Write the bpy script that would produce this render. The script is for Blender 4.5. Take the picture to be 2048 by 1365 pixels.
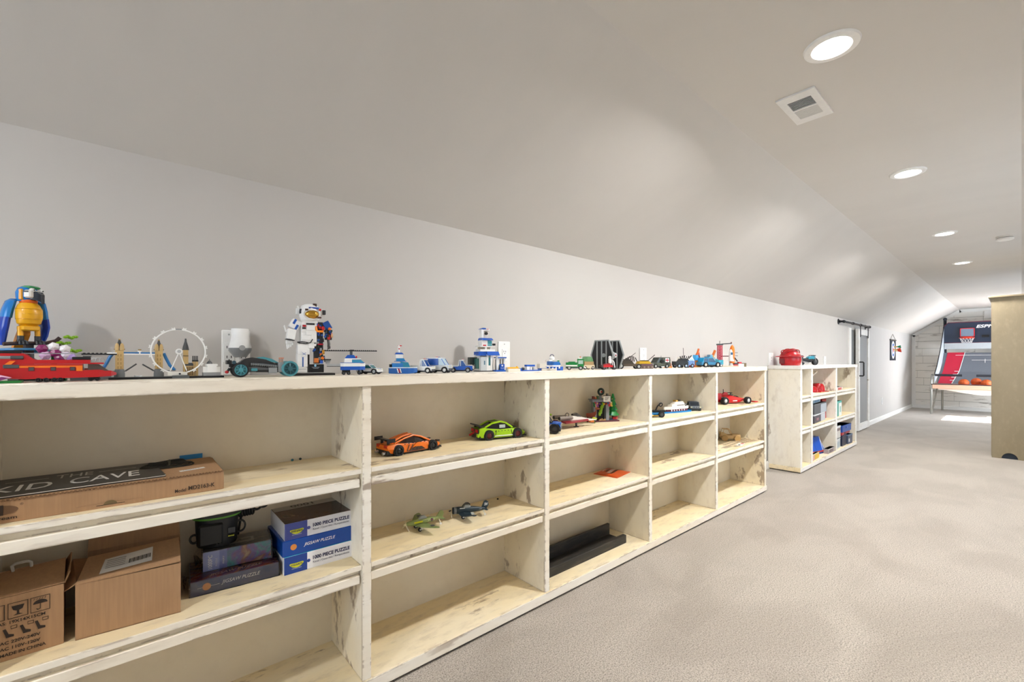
import bpy, math, random
from mathutils import Vector, Matrix
random.seed(7)
for o in list(bpy.data.objects): bpy.data.objects.remove(o)
SC = bpy.context.scene
COL = SC.collection
R = math.radians

# ------------------------------------------------------------------ camera, world, lights, exposure
cam = bpy.data.objects.new('camera', bpy.data.cameras.new('camera'))
COL.objects.link(cam)
cam.location = (0, 0, 1.2458)
cam.rotation_euler = (R(90), 0, 0.853 - math.pi/2)
cam.data.sensor_width = 36.0
cam.data.lens = 889.8/2048*36
cam.data.shift_y = 39.3/2048
cam.data.clip_start = .02
SC.camera = cam
SC.view_settings.view_transform = 'Standard'
SC.view_settings.look = 'None'
SC.view_settings.gamma = 1
SC.view_settings.exposure = 0.47
SC.view_settings.use_curve_mapping = False

wd = bpy.data.worlds.new('world'); SC.world = wd; wd.use_nodes = True
wn = wd.node_tree.nodes; bg = wn['Background']
bg.inputs[0].default_value = (.72, .86, 1.0, 1); bg.inputs[1].default_value = 2.5

def lamp(name, kind, loc, rot, energy, color, **kw):
    d = bpy.data.lights.new(name, kind); d.energy = energy; d.color = color
    for k, v in kw.items(): setattr(d, k, v)
    o = bpy.data.objects.new(name, d); COL.objects.link(o); o.location = loc; o.rotation_euler = rot
    return o
# sun through the far window of the right-hand wall
lamp('sun', 'SUN', (14, -6, 6), (R(52), 0, R(8)), 34, (1, .95, .86), angle=R(.6))
lamp('daylight_back', 'AREA', (-3.3, .55, 1.45), (R(90), 0, R(-90)), 15, (.76, .87, 1.0), shape='RECTANGLE', size=1.7, size_y=1.2)
lamp('fill_deep', 'AREA', (11.0, -1.25, 1.30), (R(90), 0, 0), 18, (.85, .92, 1.0), shape='RECTANGLE', size=1.8, size_y=1.0)  # added fill lamp that brightens the far end, out of view
# daylight entering through the windows of the right-hand wall
lamp('daylight_near', 'AREA', (4.6, -1.25, 1.30), (R(90), 0, 0), 2, (.78, .88, 1.0), shape='RECTANGLE', size=2.0, size_y=1.0)
lamp('daylight_mid', 'AREA', (7.1, -1.25, 1.30), (R(90), 0, 0), 2.5, (.78, .88, 1.0), shape='RECTANGLE', size=1.3, size_y=1.0)
lamp('daylight_far', 'AREA', (13.9, -1.25, 1.30), (R(90), 0, R(-22)), 110, (.85, .92, 1.0), shape='RECTANGLE', size=2.2, size_y=1.0)
CAN_POWER = 28.0      # each recessed can
CAN_COLOR = (1.0, .985, .965)

# ------------------------------------------------------------------ materials
def lin(c):
    if isinstance(c, str):
        c = [int(c[i:i+2], 16)/255 for i in (0, 2, 4)]
    return tuple(x/12.92 if x <= .04045 else ((x+.055)/1.055)**2.4 for x in c)
def new_mat(name):
    m = bpy.data.materials.new(name); m.use_nodes = True
    return m, m.node_tree.nodes, m.node_tree.links, m.node_tree.nodes['Principled BSDF']
MATS = {}
def M(hexc, rough=.35, metal=0.0, trans=0.0, emit=0.0, var=.06):
    """plain plastic / metal / paint with a slight procedural variation of tone"""
    key = (hexc, rough, metal, trans, emit)
    if key in MATS: return MATS[key]
    m, n, l, b = new_mat('mat_'+hexc)
    c = lin(hexc)
    no = n.new('ShaderNodeTexNoise'); no.inputs['Scale'].default_value = 45; no.inputs['Detail'].default_value = 3
    tc = n.new('ShaderNodeTexCoord'); l.new(tc.outputs['Object'], no.inputs['Vector'])
    mx = n.new('ShaderNodeMix'); mx.data_type = 'RGBA'
    mx.inputs[6].default_value = tuple(x*(1-var) for x in c)+(1,); mx.inputs[7].default_value = tuple(min(1, x*(1+var)) for x in c)+(1,)
    l.new(no.outputs['Fac'], mx.inputs[0]); l.new(mx.outputs[2], b.inputs['Base Color'])
    b.inputs['Roughness'].default_value = rough; b.inputs['Metallic'].default_value = metal
    b.inputs['Transmission Weight'].default_value = trans
    if emit:
        b.inputs['Emission Color'].default_value = c+(1,); b.inputs['Emission Strength'].default_value = emit
    MATS[key] = m
    return m

def node(n, t, **kw):
    x = n.new(t)
    for k, v in kw.items():
        if k in x.inputs: x.inputs[k].default_value = v
        else: setattr(x, k, v)
    return x
def ramp(n, l, src, a, b):
    r = n.new('ShaderNodeMapRange'); r.inputs['From Min'].default_value = a; r.inputs['From Max'].default_value = b
    r.interpolation_type = 'SMOOTHSTEP'; l.new(src, r.inputs['Value']); return r.outputs['Result']
def mixc(n, l, fac, a, b):
    m = n.new('ShaderNodeMix'); m.data_type = 'RGBA'
    for s, k in ((a, 6), (b, 7)):
        if isinstance(s, tuple): m.inputs[k].default_value = s+(1,)
        else: l.new(s, m.inputs[k])
    if isinstance(fac, float): m.inputs[0].default_value = fac
    else: l.new(fac, m.inputs[0])
    return m.outputs[2]
def math_(n, l, op, a, b=None):
    m = n.new('ShaderNodeMath'); m.operation = op
    for i, s in enumerate((a, b)):
        if s is None: continue
        if isinstance(s, (int, float)): m.inputs[i].default_value = s
        else: l.new(s, m.inputs[i])
    return m.outputs[0]

def wood_paint(name, c1, c2, stain=.66, edge=.5, stretch=(1, 1, 1), smear=.5, stain_scale=7.0):
    """cream chalk paint rubbed through to brown wood on edges and in blotches"""
    m, n, l, b = new_mat(name)
    tc = n.new('ShaderNodeTexCoord'); mp = n.new('ShaderNodeMapping'); l.new(tc.outputs['Object'], mp.inputs['Vector'])
    mp.inputs['Scale'].default_value = stretch
    big = node(n, 'ShaderNodeTexNoise', Scale=2.2, Detail=4.0); l.new(mp.outputs[0], big.inputs['Vector'])
    gr = node(n, 'ShaderNodeTexNoise', Scale=18.0, Detail=6.0, Roughness=.65); l.new(mp.outputs[0], gr.inputs['Vector'])
    base = mixc(n, l, ramp(n, l, big.outputs['Fac'], .38, .62), lin(c1), lin(c2))
    tone = math_(n, l, 'MULTIPLY', ramp(n, l, gr.outputs['Fac'], .45, .8), smear)
    base = mixc(n, l, tone, base, lin('b8a58a'))
    st = node(n, 'ShaderNodeTexNoise', Scale=stain_scale, Detail=5.0, Roughness=.6); l.new(mp.outputs[0], st.inputs['Vector'])
    st2 = node(n, 'ShaderNodeTexNoise', Scale=1.7, Detail=1.0); l.new(mp.outputs[0], st2.inputs['Vector'])
    sm = math_(n, l, 'MULTIPLY', ramp(n, l, st.outputs['Fac'], stain-.06, stain+.01), ramp(n, l, st2.outputs['Fac'], .48, .58))
    bev = n.new('ShaderNodeBevel'); bev.samples = 4; bev.inputs['Radius'].default_value = .009
    geo = n.new('ShaderNodeNewGeometry'); dp = n.new('ShaderNodeVectorMath'); dp.operation = 'DOT_PRODUCT'
    l.new(bev.outputs[0], dp.inputs[0]); l.new(geo.outputs['Normal'], dp.inputs[1])
    em = ramp(n, l, dp.outputs['Value'], .995, .90)
    en = node(n, 'ShaderNodeTexNoise', Scale=9.0, Detail=5.0, Roughness=.7); l.new(mp.outputs[0], en.inputs['Vector'])
    em = math_(n, l, 'MULTIPLY', em, ramp(n, l, en.outputs['Fac'], edge, edge+.06))
    mask = math_(n, l, 'MAXIMUM', math_(n, l, 'MULTIPLY', sm, .75), math_(n, l, 'MULTIPLY', em, .85))
    brown = mixc(n, l, gr.outputs['Fac'], lin('64503f'), lin('a58a6e'))
    l.new(mixc(n, l, mask, base, brown), b.inputs['Base Color'])
    b.inputs['Roughness'].default_value = .55
    bp = node(n, 'ShaderNodeBump', Strength=.12, Distance=.004); l.new(gr.outputs['Fac'], bp.inputs['Height']); l.new(bp.outputs[0], b.inputs['Normal'])
    return m
CREAM_TOP = wood_paint('cream_rubbed_paint', 'efdcb2', 'f3e5c6', .64, .5, (.55, 1.6, 1.6))
CREAM_SIDE = wood_paint('cream_panel_paint', 'e9dcc0', 'ede5d3', .605, .45, (1, 1, .5), .3, 11.0)
WHITE_SIDE = wood_paint('pale_panel_paint', 'ece4d2', 'f0ece2', .62, .5, (1, 1, .5), .3)
CREAM_EDGE = wood_paint('pale_edge_paint', 'f3e8d4', 'f6f0e4', .66, .5, (.35, 1, 1.6), .25)
WHITE_EDGE = wood_paint('white_edge_paint', 'f2f1ee', 'e9e6e0', .70, .58, (.5, 1, 1.4), .25)
BACK = wood_paint('back_panel_paint', 'e2d6be', 'e6dcc8', .80, .8, (1, 1, 1), .12)
CAB = wood_paint('olive_cabinet_paint', '95886f', '8d8066', .74, .50, (1, 1, .5), .35)

def plaster(name, c, bump=.12, scuff=.15, stretch=(1, 1, 1), rough=.6):
    m, n, l, b = new_mat(name)
    tc = n.new('ShaderNodeTexCoord'); mp = n.new('ShaderNodeMapping'); l.new(tc.outputs['Object'], mp.inputs['Vector']); mp.inputs['Scale'].default_value = stretch
    a = node(n, 'ShaderNodeTexNoise', Scale=5.0, Detail=6.0, Roughness=.6); l.new(mp.outputs[0], a.inputs['Vector'])
    s = node(n, 'ShaderNodeTexNoise', Scale=1.6, Detail=3.0, Distortion=1.2); l.new(mp.outputs[0], s.inputs['Vector'])
    cc = lin(c)
    base = mixc(n, l, math_(n, l, 'MULTIPLY', ramp(n, l, s.outputs['Fac'], .4, .7), scuff), cc, tuple(x*.82 for x in cc))
    l.new(base, b.inputs['Base Color']); b.inputs['Roughness'].default_value = rough
    bp = node(n, 'ShaderNodeBump', Strength=bump, Distance=.01); l.new(a.outputs['Fac'], bp.inputs['Height']); l.new(bp.outputs[0], b.inputs['Normal'])
    return m
WALL = plaster('wall_paint', 'c6c2be', .14, .12)
CEIL = plaster('ceiling_paint', 'd2cec9', .16, .15, (1, .35, 1), .75)
TRIM = plaster('trim_paint', 'f0eeea', .03, .05)

def carpet():
    m, n, l, b = new_mat('carpet')
    tc = n.new('ShaderNodeTexCoord')
    f1 = node(n, 'ShaderNodeTexNoise', Scale=170.0, Detail=3.0, Roughness=.7); l.new(tc.outputs['Object'], f1.inputs['Vector'])
    f2 = node(n, 'ShaderNodeTexNoise', Scale=60.0, Detail=3.0); l.new(tc.outputs['Object'], f2.inputs['Vector'])
    mp = n.new('ShaderNodeMapping'); mp.inputs['Scale'].default_value = (.9, 1.5, 1); mp.inputs['Rotation'].default_value = (0, 0, .5); l.new(tc.outputs['Object'], mp.inputs['Vector'])
    v = node(n, 'ShaderNodeTexVoronoi', Scale=1.1); v.feature = 'F1'; l.new(mp.outputs[0], v.inputs['Vector'])
    nap = node(n, 'ShaderNodeTexNoise', Scale=1.5, Detail=3.0, Distortion=.8); l.new(mp.outputs[0], nap.inputs['Vector'])
    c = mixc(n, l, ramp(n, l, f1.outputs['Fac'], .33, .62), lin('746b61'), lin('cbc1b4'))
    c = mixc(n, l, math_(n, l, 'MULTIPLY', ramp(n, l, f2.outputs['Fac'], .4, .7), .3), c, lin('c2b8ac'))
    sep = n.new('ShaderNodeSeparateColor'); l.new(v.outputs['Color'], sep.inputs[0])
    k = math_(n, l, 'MULTIPLY', math_(n, l, 'ADD', math_(n, l, 'MULTIPLY', sep.outputs[0], .5), ramp(n, l, nap.outputs['Fac'], .35, .65)), .30)
    c = mixc(n, l, k, c, lin('84786c'))
    l.new(c, b.inputs['Base Color']); b.inputs['Roughness'].default_value = .95
    b.inputs['Sheen Weight'].default_value = .25
    h = math_(n, l, 'ADD', f1.outputs['Fac'], math_(n, l, 'MULTIPLY', f2.outputs['Fac'], .8))
    bp = node(n, 'ShaderNodeBump', Strength=.7, Distance=.006); l.new(h, bp.inputs['Height']); l.new(bp.outputs[0], b.inputs['Normal'])
    return m
CARPET = carpet()

def shiplap():
    m, n, l, b = new_mat('whitewashed_planks')
    tc = n.new('ShaderNodeTexCoord'); oi = n.new('ShaderNodeObjectInfo'); mp = n.new('ShaderNodeMapping')
    mp.inputs['Scale'].default_value = (1, .5, 2.4); l.new(tc.outputs['Object'], mp.inputs['Vector']); l.new(oi.outputs['Random'], mp.inputs['Location'])
    s = node(n, 'ShaderNodeTexNoise', Scale=4.0, Detail=7.0, Roughness=.65); l.new(mp.outputs[0], s.inputs['Vector'])
    g = node(n, 'ShaderNodeTexNoise', Scale=1.5, Detail=2.0); l.new(mp.outputs[0], g.inputs['Vector'])
    k = math_(n, l, 'MULTIPLY', ramp(n, l, s.outputs['Fac'], .54, .66), ramp(n, l, g.outputs['Fac'], .42, .6))
    l.new(mixc(n, l, math_(n, l, 'MULTIPLY', k, .75), lin('f2eee7'), lin('85786a')), b.inputs['Base Color'])
    b.inputs['Roughness'].default_value = .7
    return m
PLANK = shiplap()

def cardboard():
    m, n, l, b = new_mat('cardboard')
    tc = n.new('ShaderNodeTexCoord')
    mp = n.new('ShaderNodeMapping'); mp.inputs['Scale'].default_value = (1, 1, .05); l.new(tc.outputs['Object'], mp.inputs['Vector'])
    w = node(n, 'ShaderNodeTexNoise', Scale=160.0, Detail=2.0); l.new(mp.outputs[0], w.inputs['Vector'])
    s = node(n, 'ShaderNodeTexNoise', Scale=9.0, Detail=4.0); l.new(tc.outputs['Object'], s.inputs['Vector'])
    c = mixc(n, l, ramp(n, l, w.outputs['Fac'], .3, .7), lin('a17d5b'), lin('a98460'))
    c = mixc(n, l, math_(n, l, 'MULTIPLY', ramp(n, l, s.outputs['Fac'], .5, .75), .3), c, lin('8d6a49'))
    l.new(c, b.inputs['Base Color']); b.inputs['Roughness'].default_value = .8
    bp = node(n, 'ShaderNodeBump', Strength=.15, Distance=.001); l.new(w.outputs['Fac'], bp.inputs['Height']); l.new(bp.outputs[0], b.inputs['Normal'])
    return m
CARD = cardboard()
def picture_print(name, cols, scale=9):
    """printed picture on a puzzle box: swirls of the print's own colours"""
    m, n, l, b = new_mat(name)
    tc = n.new('ShaderNodeTexCoord'); s = node(n, 'ShaderNodeTexNoise', Scale=float(scale), Detail=5.0, Distortion=1.5); l.new(tc.outputs['Object'], s.inputs['Vector'])
    r = n.new('ShaderNodeValToRGB'); l.new(s.outputs['Fac'], r.inputs[0]); e = r.color_ramp.elements
    e[0].position = .3; e[1].position = .72; e[0].color = lin(cols[0])+(1,); e[1].color = lin(cols[-1])+(1,)
    for i, c in enumerate(cols[1:-1]):
        x = e.new(.3+.42*(i+1)/(len(cols)-1)); x.color = lin(c)+(1,)
    l.new(r.outputs[0], b.inputs['Base Color']); b.inputs['Roughness'].default_value = .22
    return m
def clear(name, c='ffffff', rough=.05, alpha=.16):
    """thin clear plastic film"""
    m, n, l, b = new_mat(name)
    t = n.new('ShaderNodeBsdfTransparent'); g = n.new('ShaderNodeBsdfGlossy'); g.inputs['Roughness'].default_value = rough
    t.inputs[0].default_value = lin(c)+(1,)
    fr = n.new('ShaderNodeFresnel'); fr.inputs[0].default_value = 1.45
    tc = n.new('ShaderNodeTexCoord'); s = node(n, 'ShaderNodeTexNoise', Scale=26.0, Detail=3.0, Distortion=1.0); l.new(tc.outputs['Object'], s.inputs['Vector'])
    bp = node(n, 'ShaderNodeBump', Strength=.9, Distance=.01); l.new(s.outputs['Fac'], bp.inputs['Height']); l.new(bp.outputs[0], g.inputs['Normal']); l.new(bp.outputs[0], fr.inputs['Normal'])
    mx = n.new('ShaderNodeMixShader'); k = math_(n, l, 'ADD', fr.outputs[0], alpha*.3); l.new(k, mx.inputs[0]); l.new(t.outputs[0], mx.inputs[1]); l.new(g.outputs[0], mx.inputs[2])
    l.new(mx.outputs[0], n['Material Output'].inputs[0])
    return m
FILM = clear('clear_film')

# ------------------------------------------------------------------ mesh builder
class G:
    def __init__(s): s.v = []; s.f = []
    def add(s, vs, fs):
        k = len(s.v); s.v += [Vector(p) for p in vs]; s.f += [[i+k for i in f] for f in fs]; return s
    def box(s, x0, x1, y0, y1, z0, z1, c=0.0):
        if x0 > x1: x0, x1 = x1, x0
        if y0 > y1: y0, y1 = y1, y0
        if z0 > z1: z0, z1 = z1, z0
        if not c:
            vs = [(x, y, z) for z in (z0, z1) for y in (y0, y1) for x in (x0, x1)]
            return s.add(vs, [(0, 2, 3, 1), (4, 5, 7, 6), (0, 1, 5, 4), (2, 6, 7, 3), (0, 4, 6, 2), (1, 3, 7, 5)])
        ring = [(x0+c, y0), (x1-c, y0), (x1, y0+c), (x1, y1-c), (x1-c, y1), (x0+c, y1), (x0, y1-c), (x0, y0+c)]
        cx, cy = (x0+x1)/2, (y0+y1)/2
        ins = lambda q: [(cx+(x-cx)*(1-2*c/(x1-x0)), cy+(y-cy)*(1-2*c/(y1-y0))) for x, y in q]
        r = [[p+(z0,) for p in ins(ring)], [p+(z0+c,) for p in ring], [p+(z1-c,) for p in ring], [p+(z1,) for p in ins(ring)]]
        return s.loft(r)
    def loft(s, rings, cap=True):
        n = len(rings[0]); vs = [p for r in rings for p in r]; fs = []
        for i in range(len(rings)-1):
            for j in range(n):
                a, b = i*n+j, i*n+(j+1) % n
                fs.append((a, b, b+n, a+n))
        if cap: fs += [tuple(range(n-1, -1, -1)), tuple((len(rings)-1)*n+j for j in range(n))]
        return s.add(vs, fs)
    def prism(s, poly, axis, a, b):
        f = {'x': lambda p, t: (t, p[0], p[1]), 'y': lambda p, t: (p[0], t, p[1]), 'z': lambda p, t: (p[0], p[1], t)}[axis]
        return s.loft([[f(p, a) for p in poly], [f(p, b) for p in poly]])
    def cyl(s, p0, p1, r0, r1=None, n=14, cap=True):
        r1 = r0 if r1 is None else r1
        p0, p1 = Vector(p0), Vector(p1); d = (p1-p0).normalized(); u = d.orthogonal().normalized(); w = d.cross(u)
        ring = lambda p, r: [p+(u*math.cos(2*math.pi*i/n)+w*math.sin(2*math.pi*i/n))*r for i in range(n)]
        return s.loft([ring(p0, r0), ring(p1, r1)], cap)
    def tube(s, pts, r, n=7, closed=False):
        pts = [Vector(p) for p in pts]; k = len(pts); rings = []; up = None
        for i in range(k):
            a = pts[i-1] if i or closed else pts[i]; b = pts[(i+1) % k] if i < k-1 or closed else pts[i]
            d = (b-a).normalized()
            if up is None: up = d.orthogonal().normalized()
            up = (up-d*up.dot(d)).normalized(); w = d.cross(up)
            rr = r[i] if isinstance(r, (list, tuple)) else r
            rings.append([pts[i]+(up*math.cos(2*math.pi*j/n)+w*math.sin(2*math.pi*j/n))*rr for j in range(n)])
        if closed: rings.append(rings[0]); return s.loft(rings, False)
        return s.loft(rings)
    def ring(s, c, rad, r, axis='y', n=40, m=7, a0=0, a1=360):
        c = Vector(c); f = {'y': lambda a: Vector((math.cos(a), 0, math.sin(a))), 'x': lambda a: Vector((0, math.cos(a), math.sin(a))), 'z': lambda a: Vector((math.cos(a), math.sin(a), 0))}[axis]
        full = a1-a0 >= 360; k = n if full else n+1
        return s.tube([c+f(R(a0+(a1-a0)*i/n))*rad for i in range(k)], r, m, full)
    def lathe(s, prof, c=(0, 0, 0), axis='z', n=20, cap=True):
        c = Vector(c); f = {'z': lambda r, a, h: Vector((r*math.cos(a), r*math.sin(a), h)), 'y': lambda r, a, h: Vector((r*math.cos(a), h, r*math.sin(a))), 'x': lambda r, a, h: Vector((h, r*math.cos(a), r*math.sin(a)))}[axis]
        return s.loft([[c+f(max(r, 1e-5), 2*math.pi*i/n, h) for i in range(n)] for r, h in prof], cap)
    def ball(s, c, r, n=14, m=8):
        r = (r, r, r) if isinstance(r, (int, float)) else r
        return s.loft([[(c[0]+r[0]*math.sin(t)*math.cos(a), c[1]+r[1]*math.sin(t)*math.sin(a), c[2]-r[2]*math.cos(t))
                        for a in [2*math.pi*i/n for i in range(n)]] for t in [max(.02, min(math.pi-.02, math.pi*j/m)) for j in range(m+1)]])
    def studs(s, x0, x1, y0, y1, z, p=.008, r=.0026, h=.0018):
        nx = max(1, round((x1-x0)/p)); ny = max(1, round((y1-y0)/p))
        for i in range(nx):
            for j in range(ny):
                x = x0+(i+.5)*(x1-x0)/nx; y = y0+(j+.5)*(y1-y0)/ny
                s.cyl((x, y, z), (x, y, z+h), r, n=7)
        return s
    def shell(s, st):
        """body from stations (x, zbottom, zmid, ztop, wbottom, wmid, wtop)"""
        return s.loft([[(x, -wb, zb), (x, -wm, zm), (x, -wt, zt), (x, wt, zt), (x, wm, zm), (x, wb, zb)] for x, zb, zm, zt, wb, wm, wt in st])
    def xf(s, mat, start=0):
        for i in range(start, len(s.v)): s.v[i] = mat @ s.v[i]
        return s
    def build(s, name, mat, parent=None, smooth=True, bevel=0.0):
        me = bpy.data.meshes.new(name); me.from_pydata([tuple(p) for p in s.v], [], s.f); me.materials.append(mat)
        me.validate()
        import bmesh
        bm = bmesh.new(); bm.from_mesh(me); bmesh.ops.recalc_face_normals(bm, faces=bm.faces); bm.to_mesh(me); bm.free()
        if smooth:
            me.polygons.foreach_set('use_smooth', [True]*len(me.polygons)); me.set_sharp_from_angle(angle=R(38))
        o = bpy.data.objects.new(name, me); COL.objects.link(o); o.parent = parent
        if bevel:
            b = o.modifiers.new('bevel', 'BEVEL'); b.width = bevel; b.segments = 2; b.limit_method = 'ANGLE'; b.angle_limit = R(40)
        return o
def tag(o, label=None, cat=None, group=None, kind=None):
    if label: o['label'] = label
    if cat: o['category'] = cat
    if group: o['group'] = group
    if kind: o['kind'] = kind
    return o
def thing(name, label, cat, loc, rz=0, group=None):
    o = bpy.data.objects.new(name, None); COL.objects.link(o); o.empty_display_size = .02
    o.location = loc; o.rotation_euler = (0, 0, R(rz))
    return tag(o, label, cat, group)
def struct(o): o['kind'] = 'structure'; return o
def copy_tree(o, parent=None):
    c = o.copy(); COL.objects.link(c)
    if parent: c.parent = parent
    for ch in list(o.children): copy_tree(ch, c)
    return c
def text(parent, body, o, ex, ey, w, h, mat, name='lettering', bold=0.0, shear=0.0, align='left'):
    """flat lettering fitted to w x h: o = lower-left corner, ex / ey = right and up directions"""
    cu = bpy.data.curves.new(name, 'FONT'); cu.body = body; cu.offset = bold; cu.shear = shear; cu.resolution_u = 3
    t = bpy.data.objects.new(name, cu); COL.objects.link(t)
    bpy.context.view_layer.update()
    dg = bpy.context.evaluated_depsgraph_get()
    me = bpy.data.meshes.new_from_object(t.evaluated_get(dg)); bpy.data.objects.remove(t)
    xs = [v.co.x for v in me.vertices]; ys = [v.co.y for v in me.vertices]
    x0, x1, y0, y1 = min(xs), max(xs), min(ys), max(ys)
    if h is None: h = w*(y1-y0)/(x1-x0)
    o = Vector(o); ex = Vector(ex).normalized(); ey = Vector(ey).normalized(); nz = ex.cross(ey)
    for v in me.vertices:
        v.co = o+ex*((v.co.x-x0)/(x1-x0)*w)+ey*((v.co.y-y0)/(y1-y0)*h)+nz*.0006
    me.materials.clear(); me.materials.append(mat)
    ob = bpy.data.objects.new(name, me); COL.objects.link(ob); ob.parent = parent
    return ob
def decal(parent, name, pts, mat, off=.0004):
    """flat printed patch from a list of corner points"""
    p = [Vector(q) for q in pts]; nz = (p[1]-p[0]).cross(p[2]-p[0]).normalized()
    g = G(); g.add([q+nz*off for q in p], [tuple(range(len(p)))])
    return g.build(name, mat, parent, False)

BLACK = M('17181b', .4); RUBBER = M('1c1c1e', .7); DGREY = M('4a4d50', .4); GREY = M('8c9092', .4); LGREY = M('b4b7b8', .4)
WHITE = M('f1f1ef', .3); RED = M('c01820', .3); BLUE = M('1a56b4', .3); NAVY = M('12285a', .35); ORANGE = M('f07a1a', .3)
YELLOW = M('f3b01e', .3); TAN = M('d3b27c', .4); OLIVE = M('45493a', .5); GREEN = M('167a3c', .35); LIME = M('a8d61c', .3)
AZURE = M('1f8fd0', .3); TEALGLASS = M('3f8f98', .1, 0, .35); SKYGLASS = M('4aa6d0', .1, 0, .3); BROWN = M('4a3226', .5); GOLD = M('c99a3e', .18, .85)
CHROME = M('c8cacc', .15, .9); STEEL = M('a9aba9', .3, .8); TEAL = M('1f9a8c', .35); PURPLE = M('7a2a6a', .35); PINK = M('e6b8d4', .25)
# ================================================================== the room
XB, XF = -3.0, 15.85          # back and far ends
YL, YR = 1.93, -0.91          # side walls
ZW, ZC, YA, YB = 1.932, 2.53, 1.028, 0.0

struct(G().box(XB-.2, XF+.2, YR-.2, YL+.2, -.12, 0).build('floor', CARPET, None, False))
struct(G().box(XB-.2, XF+.2, YL, YL+.12, -.1, ZW+.15).build('wall_left', WALL, None, False))
struct(G().box(XB-.2, XF+.2, YB-.02, YA+.02, ZC, ZC+.1).build('ceiling', CEIL, None, False))
def slope(y0, z0, y1, z1, sgn):
    d = Vector((0, y1-y0, z1-z0)).normalized(); nrm = Vector((0, -d.z, d.y))*sgn*.1
    a, b = Vector((0, y0, z0))-d*.12, Vector((0, y1, z1))+d*.02
    q = [a, b, b+nrm, a+nrm]
    g = G(); g.prism([(p.y, p.z) for p in q], 'x', XB-.2, XF+.2)
    return struct(g.build('ceiling_slope', CEIL if sgn > 0 else CEIL, None, False))
SL = slope(YL, ZW, YA, ZC, -1); slope(YR, ZW, YB, ZC, 1)
# soft bullnose where the left slope meets the flat ceiling and the low wall
g = G(); g.box(XB-.2, XB, YR-.2, -.35, -.1, ZC+.1); g.box(XB-.2, XB, 1.45, YL+.2, -.1, ZC+.1); g.box(XB-.2, XB, -.35, 1.45, -.1, .80); g.box(XB-.2, XB, -.35, 1.45, 2.10, ZC+.1)
struct(g.build('wall_back', WALL, None, False))
WIN = [(3.6, 5.6, .75, 1.80), (6.5, 7.7, .75, 1.80), (10.1, 11.9, .75, 1.80), (13.15, 14.75, .62, 1.72)]  # third opening is added, unseen, to let the deep fill lamp in
def wall_right():
    g = G(); x = XB-.2
    for x0, x1, z0, z1 in WIN:
        g.box(x, x0, YR-.12, YR, -.1, ZW+.15); g.box(x0, x1, YR-.12, YR, -.1, z0); g.box(x0, x1, YR-.12, YR, z1, ZW+.15); x = x1
    g.box(x, XF+.2, YR-.12, YR, -.1, ZW+.15)
    return struct(g.build('wall_right', WALL, None, False))
wall_right()
struct(G().box(2.4, 12.6, YR-2.3, YR-.12, ZW+.02, ZW+.10).build('sun_blocker', TRIM, None, False))   # unseen slab added outside to block the sun from the nearer windows
for i, (x0, x1, z0, z1) in enumerate(WIN):
    r = bpy.data.objects.new('window_%d' % (i+1), None); COL.objects.link(r); struct(r); r.location = (x0, YR, z0)
    w, h, t = x1-x0, z1-z0, .05
    g = G(); g.box(0, w, -.1, .015, 0, t); g.box(0, w, -.1, .015, h-t, h); g.box(0, t, -.1, .015, t, h-t); g.box(w-t, w, -.1, .015, t, h-t)
    g.box(w/2-.02, w/2+.02, -.08, -.03, t, h-t)
    g.build('window_frame', TRIM, r, False)
    G().box(-.05, w+.05, -.1, .06, -.03, 0).build('window_sill', TRIM, r, False)

def baseboard(name, x0, x1, y0, y1, face):
    g = G(); z = .088
    if face == 'y-': g.prism([(y1, 0), (y0, 0), (y0, z*.8), (y0+.006, z*.92), (y1, z)], 'x', x0, x1)
    else: g.prism([(x1, 0), (x0, 0), (x0, z*.8), (x0+.006, z*.92), (x1, z)], 'y', y0, y1)
    return struct(g.build(name, TRIM, None, False))
baseboard('baseboard_left', 4.66, XF-.02, YL-.016, YL, 'y-')
baseboard('baseboard_far', XF-.03, XF-.012, YR, YL-.016, 'x-')

# far gable wall: whitewashed planks, each a piece of its own
wf = struct(G().box(XF, XF+.15, YR-.2, YL+.2, -.1, ZC+.15).build('wall_far', M('6c645a', .8), None, False))
def clip(poly, a, b, c):      # keep a*y + b*z <= c
    out = []
    for i in range(len(poly)):
        p, q = poly[i], poly[(i+1) % len(poly)]
        dp, dq = a*p[0]+b*p[1]-c, a*q[0]+b*q[1]-c
        if dp <= 0: out.append(p)
        if dp*dq < 0:
            t = dp/(dp-dq); out.append((p[0]+(q[0]-p[0])*t, p[1]+(q[1]-p[1])*t))
    return out
kL = (ZC-ZW)/(YL-YA); kR = (ZC-ZW)/(YB-YR)
z = .03; row = 0
while z < ZC:
    hgt = .192; y = YR-.35-((row*0.53) % .9)
    while y < YL:
        wdt = random.uniform(.95, 1.35)
        p = [(y, z), (y+wdt-.004, z), (y+wdt-.004, min(z+hgt-.006, ZC)), (y, min(z+hgt-.006, ZC))]
        p = clip(clip(p, 1, 0, YL), -1, 0, -YR)
        if len(p) > 2: p = clip(clip(p, kL, 1, ZW+kL*YL), -kR, 1, ZW-kR*YR)
        if len(p) > 2: G().prism(p, 'x', XF-.012-random.uniform(0, .004), XF+.002).build('plank', PLANK, wf, False)
        y += wdt
    z += hgt; row += 1
def strip(name, p, q, w=.075, t=.02):
    p, q = Vector(p), Vector(q); d = (q-p).normalized(); n = Vector((-d.y, d.x))*w
    poly = [(p.x, p.y), (q.x, q.y), (q.x+n.x, q.y+n.y), (p.x+n.x, p.y+n.y)]
    return struct(G().prism(poly, 'x', XF-t-.012, XF-.012).build(name, TRIM, None, False))
strip('trim_1', (YL-.005, .09), (YL-.005, ZW-.01))
strip('trim_2', (YL, ZW), (YA, ZC))
strip('trim_3', (YA, ZC), (YB, ZC))
strip('trim_4', (YB, ZC), (YR, ZW))

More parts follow.
